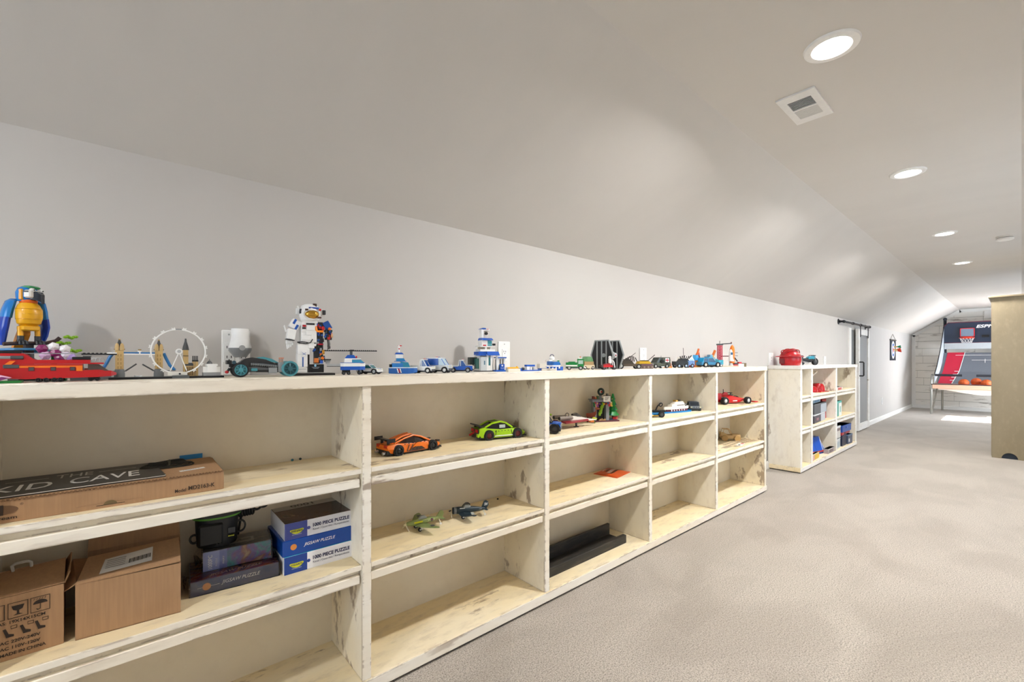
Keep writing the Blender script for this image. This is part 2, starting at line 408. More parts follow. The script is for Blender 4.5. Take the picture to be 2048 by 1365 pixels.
# recessed cans
def can(x, y, label):
    t = thing('ceiling_light', label, 'light', (x, y, ZC), 0, 'recessed ceiling lights')
    G().lathe([(.066, -.001), (.069, -.010), (.078, -.0125), (.094, -.008), (.098, 0)], n=48).build('trim_ring', M('f4f3f0', .4), t)
    G().lathe([(.0001, -.0035), (.0665, -.0035), (.0665, -.001), (.0001, -.001)], n=48).build('lens', M('fffaf2', .5, 0, 0, 14.0), t)
    d = bpy.data.lights.new('can_glow', 'AREA'); d.shape = 'DISK'; d.size = .13; d.energy = CAN_POWER; d.spread = R(168); d.color = CAN_COLOR
    o = bpy.data.objects.new('can_glow', d); COL.objects.link(o); o.parent = t; o.location = (0, 0, -.0135)
    return t
for x, lab in [(2.176, 'recessed can light nearest the camera, beside the square ceiling vent'), (4.03, 'second recessed can light along the flat ceiling, beyond the vent'),
               (6.23, 'third recessed can light along the ceiling, level with the smoke detector'), (8.26, 'farthest recessed can light, just above the tan cabinet top')]:
    can(x, .51, lab)
can(-1.6, .51, 'unseen can light added behind the camera to brighten the left')  # unseen can, added to lift the light on the left
def vent():
    t = thing('ceiling_vent', 'white square ceiling register with dark slots between two can lights', 'vent', (2.59, .718, ZC))
    a, b = .162, .082
    g = G()
    g.box(-a, a, -b, -b*.62, -.008, 0); g.box(-a, a, b*.62, b, -.008, 0); g.box(-a, -a*.62, -b*.62, b*.62, -.008, 0); g.box(a*.66, a, -b*.62, b*.62, -.008, 0)
    g.box(-.004, .008, -b*.62, b*.62, -.008, 0); g.build('frame', M('e9e8e6', .4), t, False)
    G().box(-a*.62, a*.66, -b*.62, b*.62, -.001, 0).build('duct_opening', M('2c2d2e', .8), t, False)
    for k in range(16):
        x = -a*.60+k*(a*1.24)/15.5; tilt = -.0045 if x < 0 else .0062
        if abs(x) < .008: continue
        g = G(); g.prism([(x, -.001), (x+.0022, -.001), (x+.0022+tilt, -.0075), (x+tilt, -.0075)], 'y', -b*.62, b*.62)
        g.build('louver', M('e4e3e1', .4), t, False)
vent()
t = thing('smoke_detector', 'round white smoke detector on the ceiling right of the cans', 'detector', (6.85, .112, ZC))
G().lathe([(.066, 0), (.066, -.014), (.060, -.016)], n=28).build('base', M('d9d6d0', .4), t)
G().lathe([(.060, -.016), (.060, -.021), (.0605, -.021)], n=28).build('air_slot', M('6f6b64', .6), t)
G().lathe([(.064, -.021), (.064, -.036), (.05, -.043), (.0001, -.045)], n=28).build('cover', M('e6e4df', .4), t)

# ================================================================== the long display shelf
TOP = 1.190; S2 = .846; S1 = .490; B0 = .062
YF, YBK = 1.600, 1.925
def shelf_unit(name, label, xs, right_end, thick, edge, side=CREAM_SIDE):
    u = thing(name, label, 'shelf', (xs[0]-thick/2, YF, 0)); ox = xs[0]-thick/2
    Lx = right_end-ox
    W = lambda g, nm, m, bev=.0022: g.build(nm, m, u, True, bev)
    W(G().box(-.012, Lx+.012, -.012, YBK-YF, TOP-.040, TOP), 'top_board', CREAM_EDGE if edge is CREAM_EDGE else edge, .003)
    W(G().box(-.002, Lx+.006, -.004, YBK-YF, .012, B0), 'bottom_board', CREAM_TOP, .003)
    W(G().box(-.004, Lx+.008, -.007, -.004, .014, B0-.004), 'bottom_edge', edge, .001)
    W(G().box(.02, Lx-.01, .008, YBK-YF, 0, .012), 'plinth', M('3a332d', .8), 0)
    for i, x in enumerate(xs+[right_end-thick/2]):
        W(G().box(x-ox-thick/2, x-ox+thick/2, .0, YBK-YF, B0, TOP-.040), 'divider', side)
        W(G().box(x-ox-thick/2+.002, x-ox+thick/2-.002, -.004, .003, B0, TOP-.040), 'divider_edge', edge, .0015)
    e = xs+[right_end-thick/2]
    for a, b in zip(e[:-1], e[1:]):
        x0, x1 = a-ox+thick/2, b-ox-thick/2
        W(G().box(x0, x1, YBK-YF-.008, YBK-YF, B0, TOP-.04), 'back_panel', BACK, 0)
        for zz in (S1, S2):
            W(G().box(x0, x1, .006, YBK-YF-.008, zz-.017, zz), 'shelf_board', CREAM_TOP)
            W(G().box(x0, x1, .0, .006, zz-.0175, zz), 'shelf_edge', edge, .001)
            W(G().box(x0, x1, .020, .030, zz-.037, zz-.017), 'under_rail', CREAM_SIDE, 0)
            W(G().box(x0+.001, x1-.006, .004, .030, zz-.068, zz-.037), 'cleat', edge)
            W(G().box(x0+.001, x0+.02, .040, YBK-YF-.008, zz-.064, zz-.024), 'side_batten', CREAM_SIDE, 0)
            W(G().box(x1-.02, x1-.001, .040, YBK-YF-.008, zz-.064, zz-.024), 'side_batten', CREAM_SIDE, 0)
    return u
shelf_unit('display_shelf', 'long distressed cream shelf unit along the low wall, five bays wide', [-.279, .6805, 1.6335, 2.600, 3.5625], 4.600, .036, CREAM_EDGE)
shelf_unit('display_shelf', 'shorter whitewashed shelf unit beyond the long one, by the sliding door', [5.632, 6.012, 7.049], 8.12, .06, WHITE_EDGE, WHITE_SIDE)

# ================================================================== wall fittings
def outlet_plate(x, z, label, gangs=1, h=.155, w=.088, cat='outlet', ports=True):
    t = thing('wall_outlet', label, cat, (x, YL, z))
    W2 = w*gangs/2
    G().box(-W2, W2, -.007, 0, -h/2, h/2, .003).build('cover_plate', M('efeeec', .35), t)
    if ports:
        for gx in ([0] if gangs == 1 else [-w/2, w/2]):
            G().box(gx-.018, gx+.018, -.010, -.006, -.036, .036, .002).build('receptacle', M('f6f5f3', .3), t)
            s = G()
            for sz in (-.018, .018):
                s.box(gx-.008, gx-.0055, -.0108, -.0098, sz-.002, sz+.007); s.box(gx+.0055, gx+.008, -.0108, -.0098, sz-.002, sz+.007)
                s.cyl((gx, -.0098, sz-.009), (gx, -.0108, sz-.009), .0026, n=8)
            s.build('slots', M('2b2b2b', .6), t)
            G().cyl((gx, -.007, h*.40), (gx, -.0085, h*.40), .0032, n=10).build('screw', STEEL, t)
    return t
outlet_plate(.316, 1.275, 'wide double outlet plate behind the dark toy car, holding the plug-in diffuser', 2, .168, .046)
outlet_plate(1.622, 1.277, 'white outlet plate right of the toy police station')
outlet_plate(3.03, 1.268, 'white wall plate behind the brown toy war machines', 1, .155, .092)
outlet_plate(5.70, 1.262, 'white wall plate left of the red helmet on the far shelf', 1, .15, .14)
outlet_plate(7.86, 1.240, 'narrow white wall plate behind the far shelf top, right of the toy motorcycle', 1, .14, .11)
outlet_plate(12.0, .40, 'low wall outlet between the sliding door and the plank wall', 1, .15, .075)
t = thing('plug_in_diffuser', 'white plug-in scent diffuser with grey swoosh, in the double outlet', 'air freshener', (.322, YL-.011, 1.262))
k = Matrix.Translation((0, -.036, 0)) @ Matrix.Diagonal((1, .92, 1, 1))
G().lathe([(.0001, -.002), (.020, .0), (.034, .016), (.036, .034), (.030, .058), (.0275, .075), (.029, .098), (.0285, .100), (.0001, .100)], n=28).xf(k).build('body', M('f2f1ef', .3), t)
G().lathe([(.0285, .0995), (.0287, .1015), (.024, .1015), (.0001, .1005)], n=28).xf(k).build('vent_cap', M('cfcfcd', .4), t)
G().lathe([(.0205, .0005), (.0345, .0155), (.0367, .030), (.0366, .022), (.021, -.003)], n=28).xf(k).build('grey_band', M('8e9092', .35), t)
G().cyl((0, -.068, .030), (0, -.0745, .030), .0095, n=20).build('dial', M('a5a7a8', .3, .3), t)
G().box(-.012, .012, -.012, 0, .01, .05).build('plug', M('e8e7e5', .4), t)

# sliding barn door on a black pipe rail
d = bpy.data.objects.new('door_1', None); COL.objects.link(d); struct(d); d.location = (9.62, 1.885, 0); dW, dH, f = .83, 1.80, .1
g = G(); g.box(0, f, -.025, .02, .02, dH); g.box(dW-f, dW, -.025, .02, .02, dH); g.box(f, dW-f, -.025, .02, dH-f, dH); g.box(f, dW-f, -.025, .02, .02, .02+f*1.2)
g.build('door_frame', WHITE_EDGE, d, True, .002)
G().box(f, dW-f, -.008, .012, .02, dH-.02).build('door_panel', plaster('grey_panel', '8f9090', .2, .5, (1, 1, .3)), d, False)
g = G().tube([(f*.55, -.025, .98), (f*.55, -.075, .98), (f*.55, -.085, .99), (f*.55, -.085, 1.21), (f*.55, -.075, 1.22), (f*.55, -.025, 1.22)], .012, 10)
g.build('door_handle', BLACK, d)
for x in (.12, dW-.12):
    G().box(x-.022, x+.022, -.032, -.024, dH-.14, dH+.085).build('hanger_strap', BLACK, d, False)
g = G().box(9.20, 9.34, YL-.025, YL, 0, 1.80); struct(g.build('trim_5', TRIM, None, False))
struct(G().box(9.34, 9.62, YL-.004, YL+.001, 0, 1.78).build('doorway_gap_shade', M('6a6c6d', .6), None, False))  # dark sheet, the shade in the doorway gap put into its colour
t = thing('pipe_rail', 'black iron pipe rail with flanges above the sliding door', 'rail', (8.62, YL, 1.872))
G().tube([(0, 0, 0), (0, -.055, 0), (.01, -.065, 0), (1.85, -.065, 0), (1.86, -.055, 0), (1.86, 0, 0)], .0165, 10).build('pipe', M('232428', .35, .6), t)
for x in (0, 1.86):
    G().lathe([(.045, 0), (.045, -.008), (.022, -.012), (.022, -.03), (.0001, -.03)], (x, 0, 0), 'y', 18).build('flange', M('1b1c1f', .45, .5), t)
for x in (.03, .60, 1.15, 1.83):
    G().cyl((x, -.065, 0), (x+.05, -.065, 0), .023, n=14).build('collar', M('1b1c1f', .45, .5), t)
# dart target
t = thing('dart_target', 'small black hanging target banner with rings on the left wall', 'target', (13.17, YL, 1.25))
G().box(-.32, .32, -.012, -.002, 0, .46).build('banner', M('1c2430', .8), t, False)
G().cyl((-.35, -.01, .465), (.35, -.01, .465), .014, n=10).build('rod', M('55504a', .5), t)
G().tube([(-.3, -.01, .47), (0, -.004, .60), (.3, -.01, .47)], .004, 5).build('cord', M('6a645a', .7), t)
for r_, c_ in ((.20, 'e9e9ea'), (.15, '2a5aa8'), (.10, 'e9e9ea'), (.055, 'c02a2a')):
    G().cyl((0, -.012, .24), (0, -.013-(.2-r_)*.008, .24), r_, n=32).build('ring', M(c_, .7), t)
for i, (x, zz, c1) in enumerate([(.02, .25, 'e0521a'), (.05, .31, '1f9a6c'), (.10, .22, 'e03a1a')]):
    q = thing('toy_dart', ['orange toy dart stuck in the middle of the wall target', 'green toy dart stuck high in the wall target', 'red toy dart stuck low in the wall target'][i], 'dart', (13.17+x, YL-.014, 1.25+zz), 0, 'darts in the wall target')
    G().cyl((0, 0, 0), (0, -.06, .0), .008, .012, n=8).build('shaft', M('d8b02a', .4), q)
    for a in (0, 90):
        e = Vector((math.cos(R(a)), 0, math.sin(R(a))))*.035
        G().add([Vector((0, -.04, 0))+e*.1, Vector((0, -.12, 0))+e, Vector((0, -.13, 0))-e, Vector((0, -.04, 0))-e*.1, Vector((.002, -.045, .002)), Vector((.002, -.12, .002))+e, Vector((.002, -.13, .002))-e], [(0, 1, 2, 3), (4, 6, 5)]).build('fin', M(c1, .4), q, False)
# ================================================================== tall cabinet on the right
t = thing('tall_cabinet', 'tall olive-cream painted cabinet with an arched foot cut-out, right edge', 'cabinet', (8.43, .253, 0))
D_, H_, L_ = .31, 2.055, .95
arc = [(-.085-.07+.07*math.cos(R(a)), .075*math.sin(R(a))) for a in range(0, 181, 12)]
poly = [(0, 0)]+[(-.085+.0, 0)]+arc[1:-1]+[(-.225, 0), (-D_, 0), (-D_, H_), (0, H_)]
G().prism(poly, 'x', 0, .02).build('side_panel', CAB, t, False)
G().prism(poly, 'x', L_-.02, L_).build('side_panel', CAB, t, False)
G().box(.02, L_-.02, -D_, -D_+.012, .02, H_).build('back_panel', CAB, t, False)
g = G().box(-.022, L_+.022, -D_-.004, .03, H_, H_+.022); g.prism([(.004, H_-.02), (.026, H_), (0, H_)], 'x', -.005, L_+.005)
g.build('top_board', CAB, t, True, .003)
G().box(.0, .03, -.0005, .004, .02, H_).build('face_stile', CAB, t, False); G().box(L_-.03, L_, -.0005, .004, .02, H_).build('face_stile', CAB, t, False)
for zz in (.10, .58, 1.06, 1.54):
    G().box(.02, L_-.02, -D_+.012, -.004, zz, zz+.022).build('shelf_board', CAB, t, False)
G().box(.02, L_-.02, -.03, -.006, .0, .10).build('toe_board', M('20242c', .6), t, False)
G().box(.021, .023, -.24, -.07, 0, .09).build('cutout_dark_backing', M('1e2836', .6), t, False)  # dark sheet added behind the arched foot cut-out to darken it

# ================================================================== basketball arcade game
t = thing('basketball_arcade', 'double-hoop basketball arcade game with steel legs against the plank wall', 'arcade game', (14.25, .56, 0))
hw = .83
ST = M('9d9c96', .3, .85); FOAM = M('20242e', .8); REDC = M('c2183a', .5); CLOTH = M('c3ced6', .7)
for sgn in (1, -1):
    y = hw*sgn
    G().tube([(0, y, 0), (0, y, .72), (.02, y, .80), (.07, y, .87), (.14, y, .91), (.22, y, .915)], .019, 9).build('front_leg', ST, t)
    G().tube([(.0, y*.99, .02), (.25, y*.95, .36), (.5, y*.93, .62), (.62, y*.93, .655), (.85, y*.93, .66)], .016, 8).build('brace', ST, t)
    G().tube([(1.22, y*.90, 0), (1.22, y*.90, .70), (1.22, y*.86, 1.5), (1.22, y*.84, 2.22)], .021, 8).build('rear_post', ST, t)
    G().tube([(1.22, y*.84, 1.0), (1.22, y*.84, 2.28)], .03, 8).build('post_pad', FOAM, t)
    G().ball((1.22, y*.84, 2.28), (.05, .04, .04)).build('post_cap', FOAM, t)
    G().tube([(.12, y*.96, .90), (.4, y*.93, 1.12), (.8, y*.89, 1.58), (1.2, y*.85, 2.24)], .008, 5).build('net_cord', BLACK, t)
    g = G(); g.add([(.12, y*.95, .88), (.35, y*.93, 1.05), (.75, y*.89, 1.50), (1.2, y*.85, 2.16), (1.2, y*.86, 1.40), (.7, y*.90, 1.0), (.12, y*.95, .72),
                    (.12, y*.945, .88), (.35, y*.925, 1.05), (.75, y*.885, 1.50), (1.2, y*.845, 2.16), (1.2, y*.855, 1.40), (.7, y*.895, 1.0), (.12, y*.945, .72)],
                   [(0, 1, 5, 6), (1, 2, 5), (2, 3, 4, 5), (7, 13, 12, 8), (8, 12, 9), (9, 12, 11, 10)])
    g.build('side_cloth', CLOTH, t, False)
for y0, y1 in ((.77, .325), (.10, -.325), (-.42, -.77)):
    G().tube([(.03, y0, .91), (.03, y1, .91)], .026, 10).build('rail_pad', FOAM, t)
G().tube([(.07, hw, .885), (.05, .8, .905), (.03, .77, .91)], .012, 7).build('rail_end', ST, t)
G().box(-.024, -.014, -hw+.02, hw-.02, .60, .70).build('front_board', M('e2b8a0', .6), t, False)
G().tube([(-.02, hw, .70), (-.02, -hw, .70)], .012, 8).build('front_bar', M('3a2c34', .5), t)
# play surface: low flat tray then a steep ramp
def ramp_pts(y): return [(-.02, y, .600), (.45, y, .70), (.8, y, .98), (1.12, y, 1.44)]
rp = [ramp_pts(.80), ramp_pts(-.80)]
def sheet(nm, ya, yb, i0, i1, mat, off=0.0):
    g = G(); a = [Vector(p)+Vector((-off*.6, 0, off)) for p in ramp_pts(ya)[i0:i1+1]]; b = [Vector(p)+Vector((-off*.6, 0, off)) for p in ramp_pts(yb)[i0:i1+1]]
    for k in range(len(a)-1):
        q = [a[k], a[k+1], b[k+1], b[k]]; g.add(q+[p-Vector((0, 0, .004)) for p in q], [(0, 1, 2, 3), (7, 6, 5, 4), (0, 4, 5, 1), (1, 5, 6, 2), (2, 6, 7, 3), (3, 7, 4, 0)])
    return g.build(nm, mat, t, False)
sheet('ball_tray', .80, -.80, 0, 1, M('e0b39c', .6)); sheet('ramp', .78, -.78, 1, 3, M('6d747e', .35, .2))
for s in (1, -1):
    g = G(); a = [Vector(p)+Vector((-.006, 0, .006)) for p in ramp_pts(.62*s)]
    g.add([a[1]+Vector((0, .14*s, 0)), a[2]+Vector((0, .08*s, 0)), a[3]+Vector((0, .02*s, 0)), a[3]+Vector((0, -.28*s, 0)), a[2]+Vector((0, -.20*s, 0)), a[1]+Vector((0, -.10*s, 0))], [(0, 1, 4, 5), (1, 2, 3, 4)]).build('red_court', REDC, t, False)
    g = G()
    for k, w_ in ((1, .10), (2, .20)):
        p, q = a[k]+Vector((-.004, -w_*s, .004)), a[k+1]+Vector((-.004, -(.20 if k == 1 else .28)*s, .004))
        g.tube([p, q], .007, 4)
    g.build('court_line', WHITE, t, False)
    g = G()
    for k in range(4):
        p = a[2]+(a[1]-a[2])*(k/4); g.box(p.x-.012, p.x-.004, p.y-(.19-.02*k)*s, p.y-(.12-.02*k)*s, p.z, p.z+.012)
    g.build('court_mark', WHITE, t, False)
g = G(); p = ramp_pts(0)
for z_, y0, y1 in ((1.37, .50, -.50), (1.25, .22, -.6)):
    f_ = (z_-.98)/.46; g.tube([(.8+.32*f_-.012, y0, z_+.008), (.8+.32*f_-.012, y1, z_+.008)], .005, 4)
g.ring((.98, .0, 1.235), .05, .005, 'y', 20, 4)
g.build('court_line', WHITE, t, False)
g = G().prism([(.02, .57), (.3, .57), (.6, .60), (.6, .64), (.02, .59)], 'y', -.78, .70); g.build('catch_apron', M('f3f1ee', .8), t, False)
G().loft([[(.10, y, .59), (.30, y, .59), (.30, y, .61-d-.002), (.10, y, .61-d-.002)] for y, d in ((.72, .02), (.3, .10), (0, .14), (-.3, .10), (-.72, .02))]).build('ball_pouch', M('f3f1ee', .8), t)
sb = [(.72, 1.68), (.72, 2.08), (.64, 2.18), (-.64, 2.18), (-.72, 2.08), (-.72, 1.68)]
G().prism(sb, 'x', 1.13, 1.16).build('backboard', M('232f44', .3), t, False)
g = G()
sbb = [(p[0]*1.0, p[1]) for p in sb]
g.tube([(1.128, y, z) for y, z in sbb], .010, 5, True); g.build('backboard_trim', M('6a2a3c', .5), t, False)
G().prism([(.70, 1.53), (.70, 1.675), (-.70, 1.675), (-.70, 1.53)], 'x', 1.10, 1.15).build('silver_band', M('c9ced2', .25, .6), t, False)
text(t, 'ESPN', (1.127, .155, 2.03), (0, -1, 0), (0, 0, 1), .31, .075, M('f3f4f6', .4), bold=.03, shear=.25)
G().box(1.12, 1.13, .06, -.06, 1.80, 1.86).build('score_display', BLACK, t, False)
for yc in (.30, -.30):
    h = G()
    h.box(1.07, 1.085, yc-.125, yc+.125, 1.82, 2.03); hb = h.build('hoop_board', M('75869a', .25), t, False)
    g = G()
    for a in ((-.125, -.11, 1.82, 2.03), (.11, .125, 1.82, 2.03)): g.box(1.064, 1.072, yc+a[0], yc+a[1], a[2], a[3])
    g.box(1.064, 1.072, yc-.125, yc+.125, 2.015, 2.03); g.box(1.064, 1.072, yc-.125, yc+.125, 1.82, 1.835)
    g.build('red_frame', M('d0242e', .4), t, False)
    g = G().ring((.93, yc, 1.79), .125, .011, 'z', 28, 6); g.box(1.05, 1.08, yc-.07, yc+.07, 1.775, 1.82); g.build('hoop', M('d83a20', .4), t)
    g = G()
    for k in range(12):
        a = 2*math.pi*k/12; b = a+.5; c = a-.5
        for e in (b, c): g.tube([(.93+.122*math.cos(a), yc+.122*math.sin(a), 1.785), (.93+.085*math.cos(e), yc+.085*math.sin(e), 1.68)], .003, 4)
    g.ring((.93, yc, 1.68), .085, .003, 'z', 16, 4); g.build('net', M('d8dadb', .7), t, False)
for i, (y, x) in enumerate([(.30, .10), (.11, .22), (-.05, .10)]):
    q = thing('basketball', ['orange basketball lying leftmost in the arcade tray', 'orange basketball behind the others in the arcade tray', 'orange basketball lying beside the cabinet edge in the arcade tray'][i], 'ball', (14.25+x, .56+y, .628+.021*(x/.1)), 0, 'basketballs in the arcade tray')
    G().ball((0, 0, .09), .09, 20, 12).build('ball', M('cf5a1e', .6), q)
    g = G()
    for ax in 'xyz': g.ring((0, 0, .09), .0905, .0014, ax, 28, 4)
    g.build('seam', BLACK, q)
q = thing('wall_switch_box', 'small white box on the plank wall above the arcade game', 'box', (XF-.016, .50, 2.27))
G().box(-.04, 0, -.10, .10, 0, .19, .004).build('box', M('eceae6', .5), q); G().cyl((-.04, -.06, .03), (-.046, -.06, .03), .015, n=12).build('knob', DGREY, q)

# ================================================================== bay 1: boxes, sign, puzzles, pump
# long flat box with tuck tab
t = thing('long_box', 'long flat cardboard box marked MD2163-K, under the black sign', 'box', (-.272, 1.642, S2), -.6)
L, Dp, H = .508, .262, .055
G().box(0, L, 0, Dp, 0, H, .0015).build('carton', CARD, t)
G().box(-.001, L-.006, -.0012, Dp, H, H+.0025).build('lid', CARD, t, False)
g = G(); n = 64
for k in range(n): g.box(L*k/n, L*(k+.55)/n, -.003, .001, H-.001, H+.0035)
g.build('corrugated_edge', M('7c5c3f', .9), t, False)
tb = [(.178, .012), (.313, .012), (.313, -.022), (.305, -.030), (.186, -.030), (.178, -.022)]
G().prism(tb, 'y', -.0035, -.001).build('tuck_tab', CARD, t, False)
arc = [(.245+.014*math.cos(R(a)), .0085+.010*math.sin(R(a))) for a in range(0, 181, 20)]
G().prism(arc, 'y', -.0042, -.0034).build('thumb_notch', M('6b5a3a', .9), t, False)
G().box(.217, .275, -.0042, -.0034, .0075, .0088).build('slot', M('2a2018', .9), t, False)
INK = M('3a2c22', .8)
text(t, 'Model', (.386, -.0012, .010), (1, 0, 0), (0, 0, 1), .026, .0105, INK, bold=.01)
text(t, 'MD2163-K', (.418, -.0012, .0125), (1, 0, 0), (0, 0, 1), .066, .0125, INK, bold=.02)
text(t, 's Dream', (.018, -.0012, .009), (1, 0, 0), (0, 0, 1), .055, .008, INK, bold=.01)
g = G(); g.prism([(.047+.028*math.cos(R(a)), .032+.011*math.sin(R(a))) for a in range(0, 360, 15)], 'y', -.0012, -.0006); g.build('print_oval', M('6f5138', .8), t, False)
text(t, 'M', (.02, -.0014, .020), (1, 0, 0), (0, 0, 1), .030, .025, INK, bold=.01); text(t, '®', (.078, -.0012, .040), (1, 0, 0), (0, 0, 1), .006, .006, INK)
decal(t, 'sticker', [(.403, .060, H+.0026), (.468, .075, H+.0026), (.465, .094, H+.0026), (.400, .079, H+.0026)], M('e6e4df', .5))
text(t, 'MD2163-K', (.412, .070, H+.003), (1, .22, 0), (-.22, 1, 0), .045, .007, BLACK)
q = thing('cable_bundle', 'bundle of dark cables lying on the long box, right of the sign', 'cable', (.105, 1.80, S2+.0576))
for k in range(7):
    a = random.uniform(0, .4); g = G()
    pts = [(.07*math.cos(R(t_))*(1-.06*k)-.0, .024*math.sin(R(t_))*(1-.07*k)+.002*k, .0035+.0021*k+.002*math.sin(R(t_*2+60*k))) for t_ in range(0, 360, 18)]
    g.tube(pts, .0022, 6, True); g.build('cable', M('2a2820', .6), q)
G().tube([(.004, -.03, .012), (.006, 0, .022), (.004, .03, .012), (0, 0, .002)], .003, 5, True).build('twist_tie', M('3c3a2c', .6), q)
q = thing('blue_card', 'thin blue card standing behind the long cardboard box', 'card', (.146, 1.911, S2))
G().box(0, .065, 0, .004, 0, .071).build('card', M('2a7fb8', .4), q, False)
# THE KID CAVE sign
t = thing('name_sign', 'black sign reading THE KID CAVE, lying on the long cardboard box', 'sign', (-.268, 1.655, S2+.0585), 0)
m_ = Matrix.Rotation(R(-.3), 4, 'X')
L, Dp = .362, .232
G().prism([(0, 0), (L-.006, .002), (L, .008), (L-.020, Dp-.006), (L-.027, Dp), (0, Dp)], 'z', 0, .005).build('board', M('2e2c2b', .4), t, False)
g = G(); g.tube([(0, -.0008, .0035), (L-.006, .0012, .0035), (L-.0005, .008, .0035)], .0012, 4); g.build('pale_edge', M('c9c3b8', .6), t, False)
CH = M('c9c6c0', .6)
text(t, 'THE', (.122, .146, .005), (1, .02, 0), (0, 1, 0), .078, .050, CH)
text(t, 'KID', (.010, .042, .005), (1, .02, 0), (0, 1, 0), .112, .078, CH, bold=.005)
text(t, 'CAVE', (.156, .045, .005), (1, .02, 0), (0, 1, 0), .148, .078, CH, bold=.005)
decal(t, 'rule', [(.025, .166, .005), (.108, .168, .005), (.108, .172, .005), (.025, .170, .005)], CH); decal(t, 'rule', [(.212, .174, .005), (.298, .176, .005), (.298, .180, .005), (.212, .178, .005)], CH)

# shipping carton with printing
t = thing('shipping_carton', 'brown carton printed MADE IN CHINA at the far left of the lower shelf', 'box', (-.262, 1.676, S1), 3)
L, Dp, H = .142, .20, .160
G().box(0, L, 0, Dp, 0, H, .001).build('carton', CARD, t)
def flap(par, p, mat=CARD, th=.003, nm='flap'):
    p = [Vector(q) for q in p]; nz = (p[1]-p[0]).cross(p[2]-p[0]).normalized()*th
    g = G(); n = len(p); g.loft([p, [q+nz for q in p]]); return g.build(nm, mat, par, False)
flap(t, [(-.002, 0, H), (L+.001, 0, H+.002), (L+.002, .095, H+.034), (.02, .10, H+.030)]); flap(t, [(-.002, Dp, H), (L+.001, Dp, H+.006), (L+.002, .097, H+.038), (-.002, .10, H+.034)])
flap(t, [(L, .004, H), (L, Dp-.004, H), (L+.012, Dp-.03, H+.028), (L+.010, .02, H+.024)])
g = G().tube([(.045, .095, H+.030), (.043, .090, H+.048), (.050, .088, H+.054), (.072, .088, H+.054), (.078, .092, H+.048), (.078, .097, H+.033)], .0035, 6); g.build('carry_handle', M('b9b4aa', .4), t)
PR = M('2f241c', .8); fx = lambda x, z: (x, -.0006, z)
def ln(par, pts, r=.0007): return [fx(*p) for p in pts]
g = G()
for x0 in (.003, .043, .082):
    w_, z0, z1 = .034, .104, .142
    g.tube([fx(x0, z0), fx(x0+w_, z0), fx(x0+w_, z1), fx(x0, z1)], .0009, 4, True)
g.prism([(.049, .134), (.071, .134), (.068, .124), (.062, .121), (.062, .113), (.068, .110), (.052, .110), (.058, .113), (.058, .121), (.052, .124)], 'y', -.0010, -.0002)
um = [(.099+.013*math.cos(R(a)), .124+.010*math.sin(R(a))) for a in range(0, 181, 15)]
g.prism(um, 'y', -.0010, -.0002); g.tube([fx(.099, .124), fx(.099, .111), fx(.095, .109), fx(.092, .112)], .0009, 4)
for k in range(5): g.tube([fx(.089+.005*k, .139), fx(.087+.005*k, .135)], .0006, 4)
g.prism([(.012, .128), (.018, .136), (.024, .128), (.020, .128), (.020, .110), (.016, .110), (.016, .128)], 'y', -.001, -.0002)
for x0 in (.034, .063, .089):
    g.prism([(x0, .080), (x0+.005, .081), (x0+.010, .066), (x0+.019, .063), (x0+.019, .058), (x0+.006, .058), (x0+.004, .066)], 'y', -.001, -.0002)
    g.tube([fx(x0+.014, .078), fx(x0+.024, .078), fx(x0+.024, .085), fx(x0+.014, .085)], .0007, 4, True)
g.build('printed_symbols', PR, t, False)
text(t, 'GAS: 19X14X15CM', (.018, -.0004, .091), (1, 0, 0), (0, 0, 1), .090, .0080, PR, bold=.02)
text(t, 'AC 220V-240V', (.029, -.0004, .042), (1, 0, 0), (0, 0, 1), .070, .0080, PR, bold=.02)
text(t, 'AC 110V-120V', (.029, -.0004, .027), (1, 0, 0), (0, 0, 1), .070, .0080, PR, bold=.02)
text(t, 'MADE IN CHINA', (.029, -.0004, .012), (1, 0, 0), (0, 0, 1), .080, .0080, PR, bold=.02)
# open plain box
t = thing('open_box', 'plain open cardboard box with a shipping label on its flap', 'box', (-.098, 1.677, S1), -4)
L, Dp, H = .228, .215, .148
g = G(); th = .003
g.box(0, L, 0, th, 0, H); g.box(0, L, Dp-th, Dp, 0, H+.02); g.box(0, th, th, Dp-th, 0, H); g.box(L-th, L, th, Dp-th, 0, H); g.box(0, L, 0, Dp, 0, th); g.build('carton', CARD, t, False)
G().box(th+.001, L-th-.001, th+.001, Dp-th-.001, th, th+.001).build('inside_floor', M('4a3626', .9), t, False)
fl = flap(t, [(0, .0, H), (L, .0, H+.004), (L-.004, .125, H+.036), (.012, .120, H+.030)], nm='front_flap')
lp = lambda a, b: Vector((0, 0, H)).lerp(Vector((L, 0, H+.004)), a).lerp(Vector((.012, .120, H+.030)).lerp(Vector((L-.004, .125, H+.036)), a), b)+Vector((0, 0, .0036))
decal(t, 'shipping_label', [lp(.19, .18), lp(.70, .26), lp(.70, .82), lp(.20, .72)], M('dcdad6', .5))
g = G()
for k in range(16):
    a = .46+.014*k; w_ = .006 if k % 3 else .010
    p = [lp(a, .34+.25*(a-.4)), lp(a+w_, .34+.25*(a-.4)), lp(a+w_, .50+.25*(a-.4)), lp(a, .50+.25*(a-.4))]; g.add([q+Vector((0, 0, .0012)) for q in p], [(0, 1, 2, 3)])
for k in range(5):
    p = [lp(.23, .34+.07*k), lp(.42, .36+.07*k), lp(.42, .375+.07*k), lp(.23, .355+.07*k)]; g.add([q+Vector((0, 0, .0012)) for q in p], [(0, 1, 2, 3)])
g.build('label_print', BLACK, t, False)
flap(t, [(0, Dp-.002, H+.02), (L, Dp-.002, H+.02), (L-.006, Dp+.012, H+.118), (.006, Dp+.012, H+.118)], nm='back_flap')
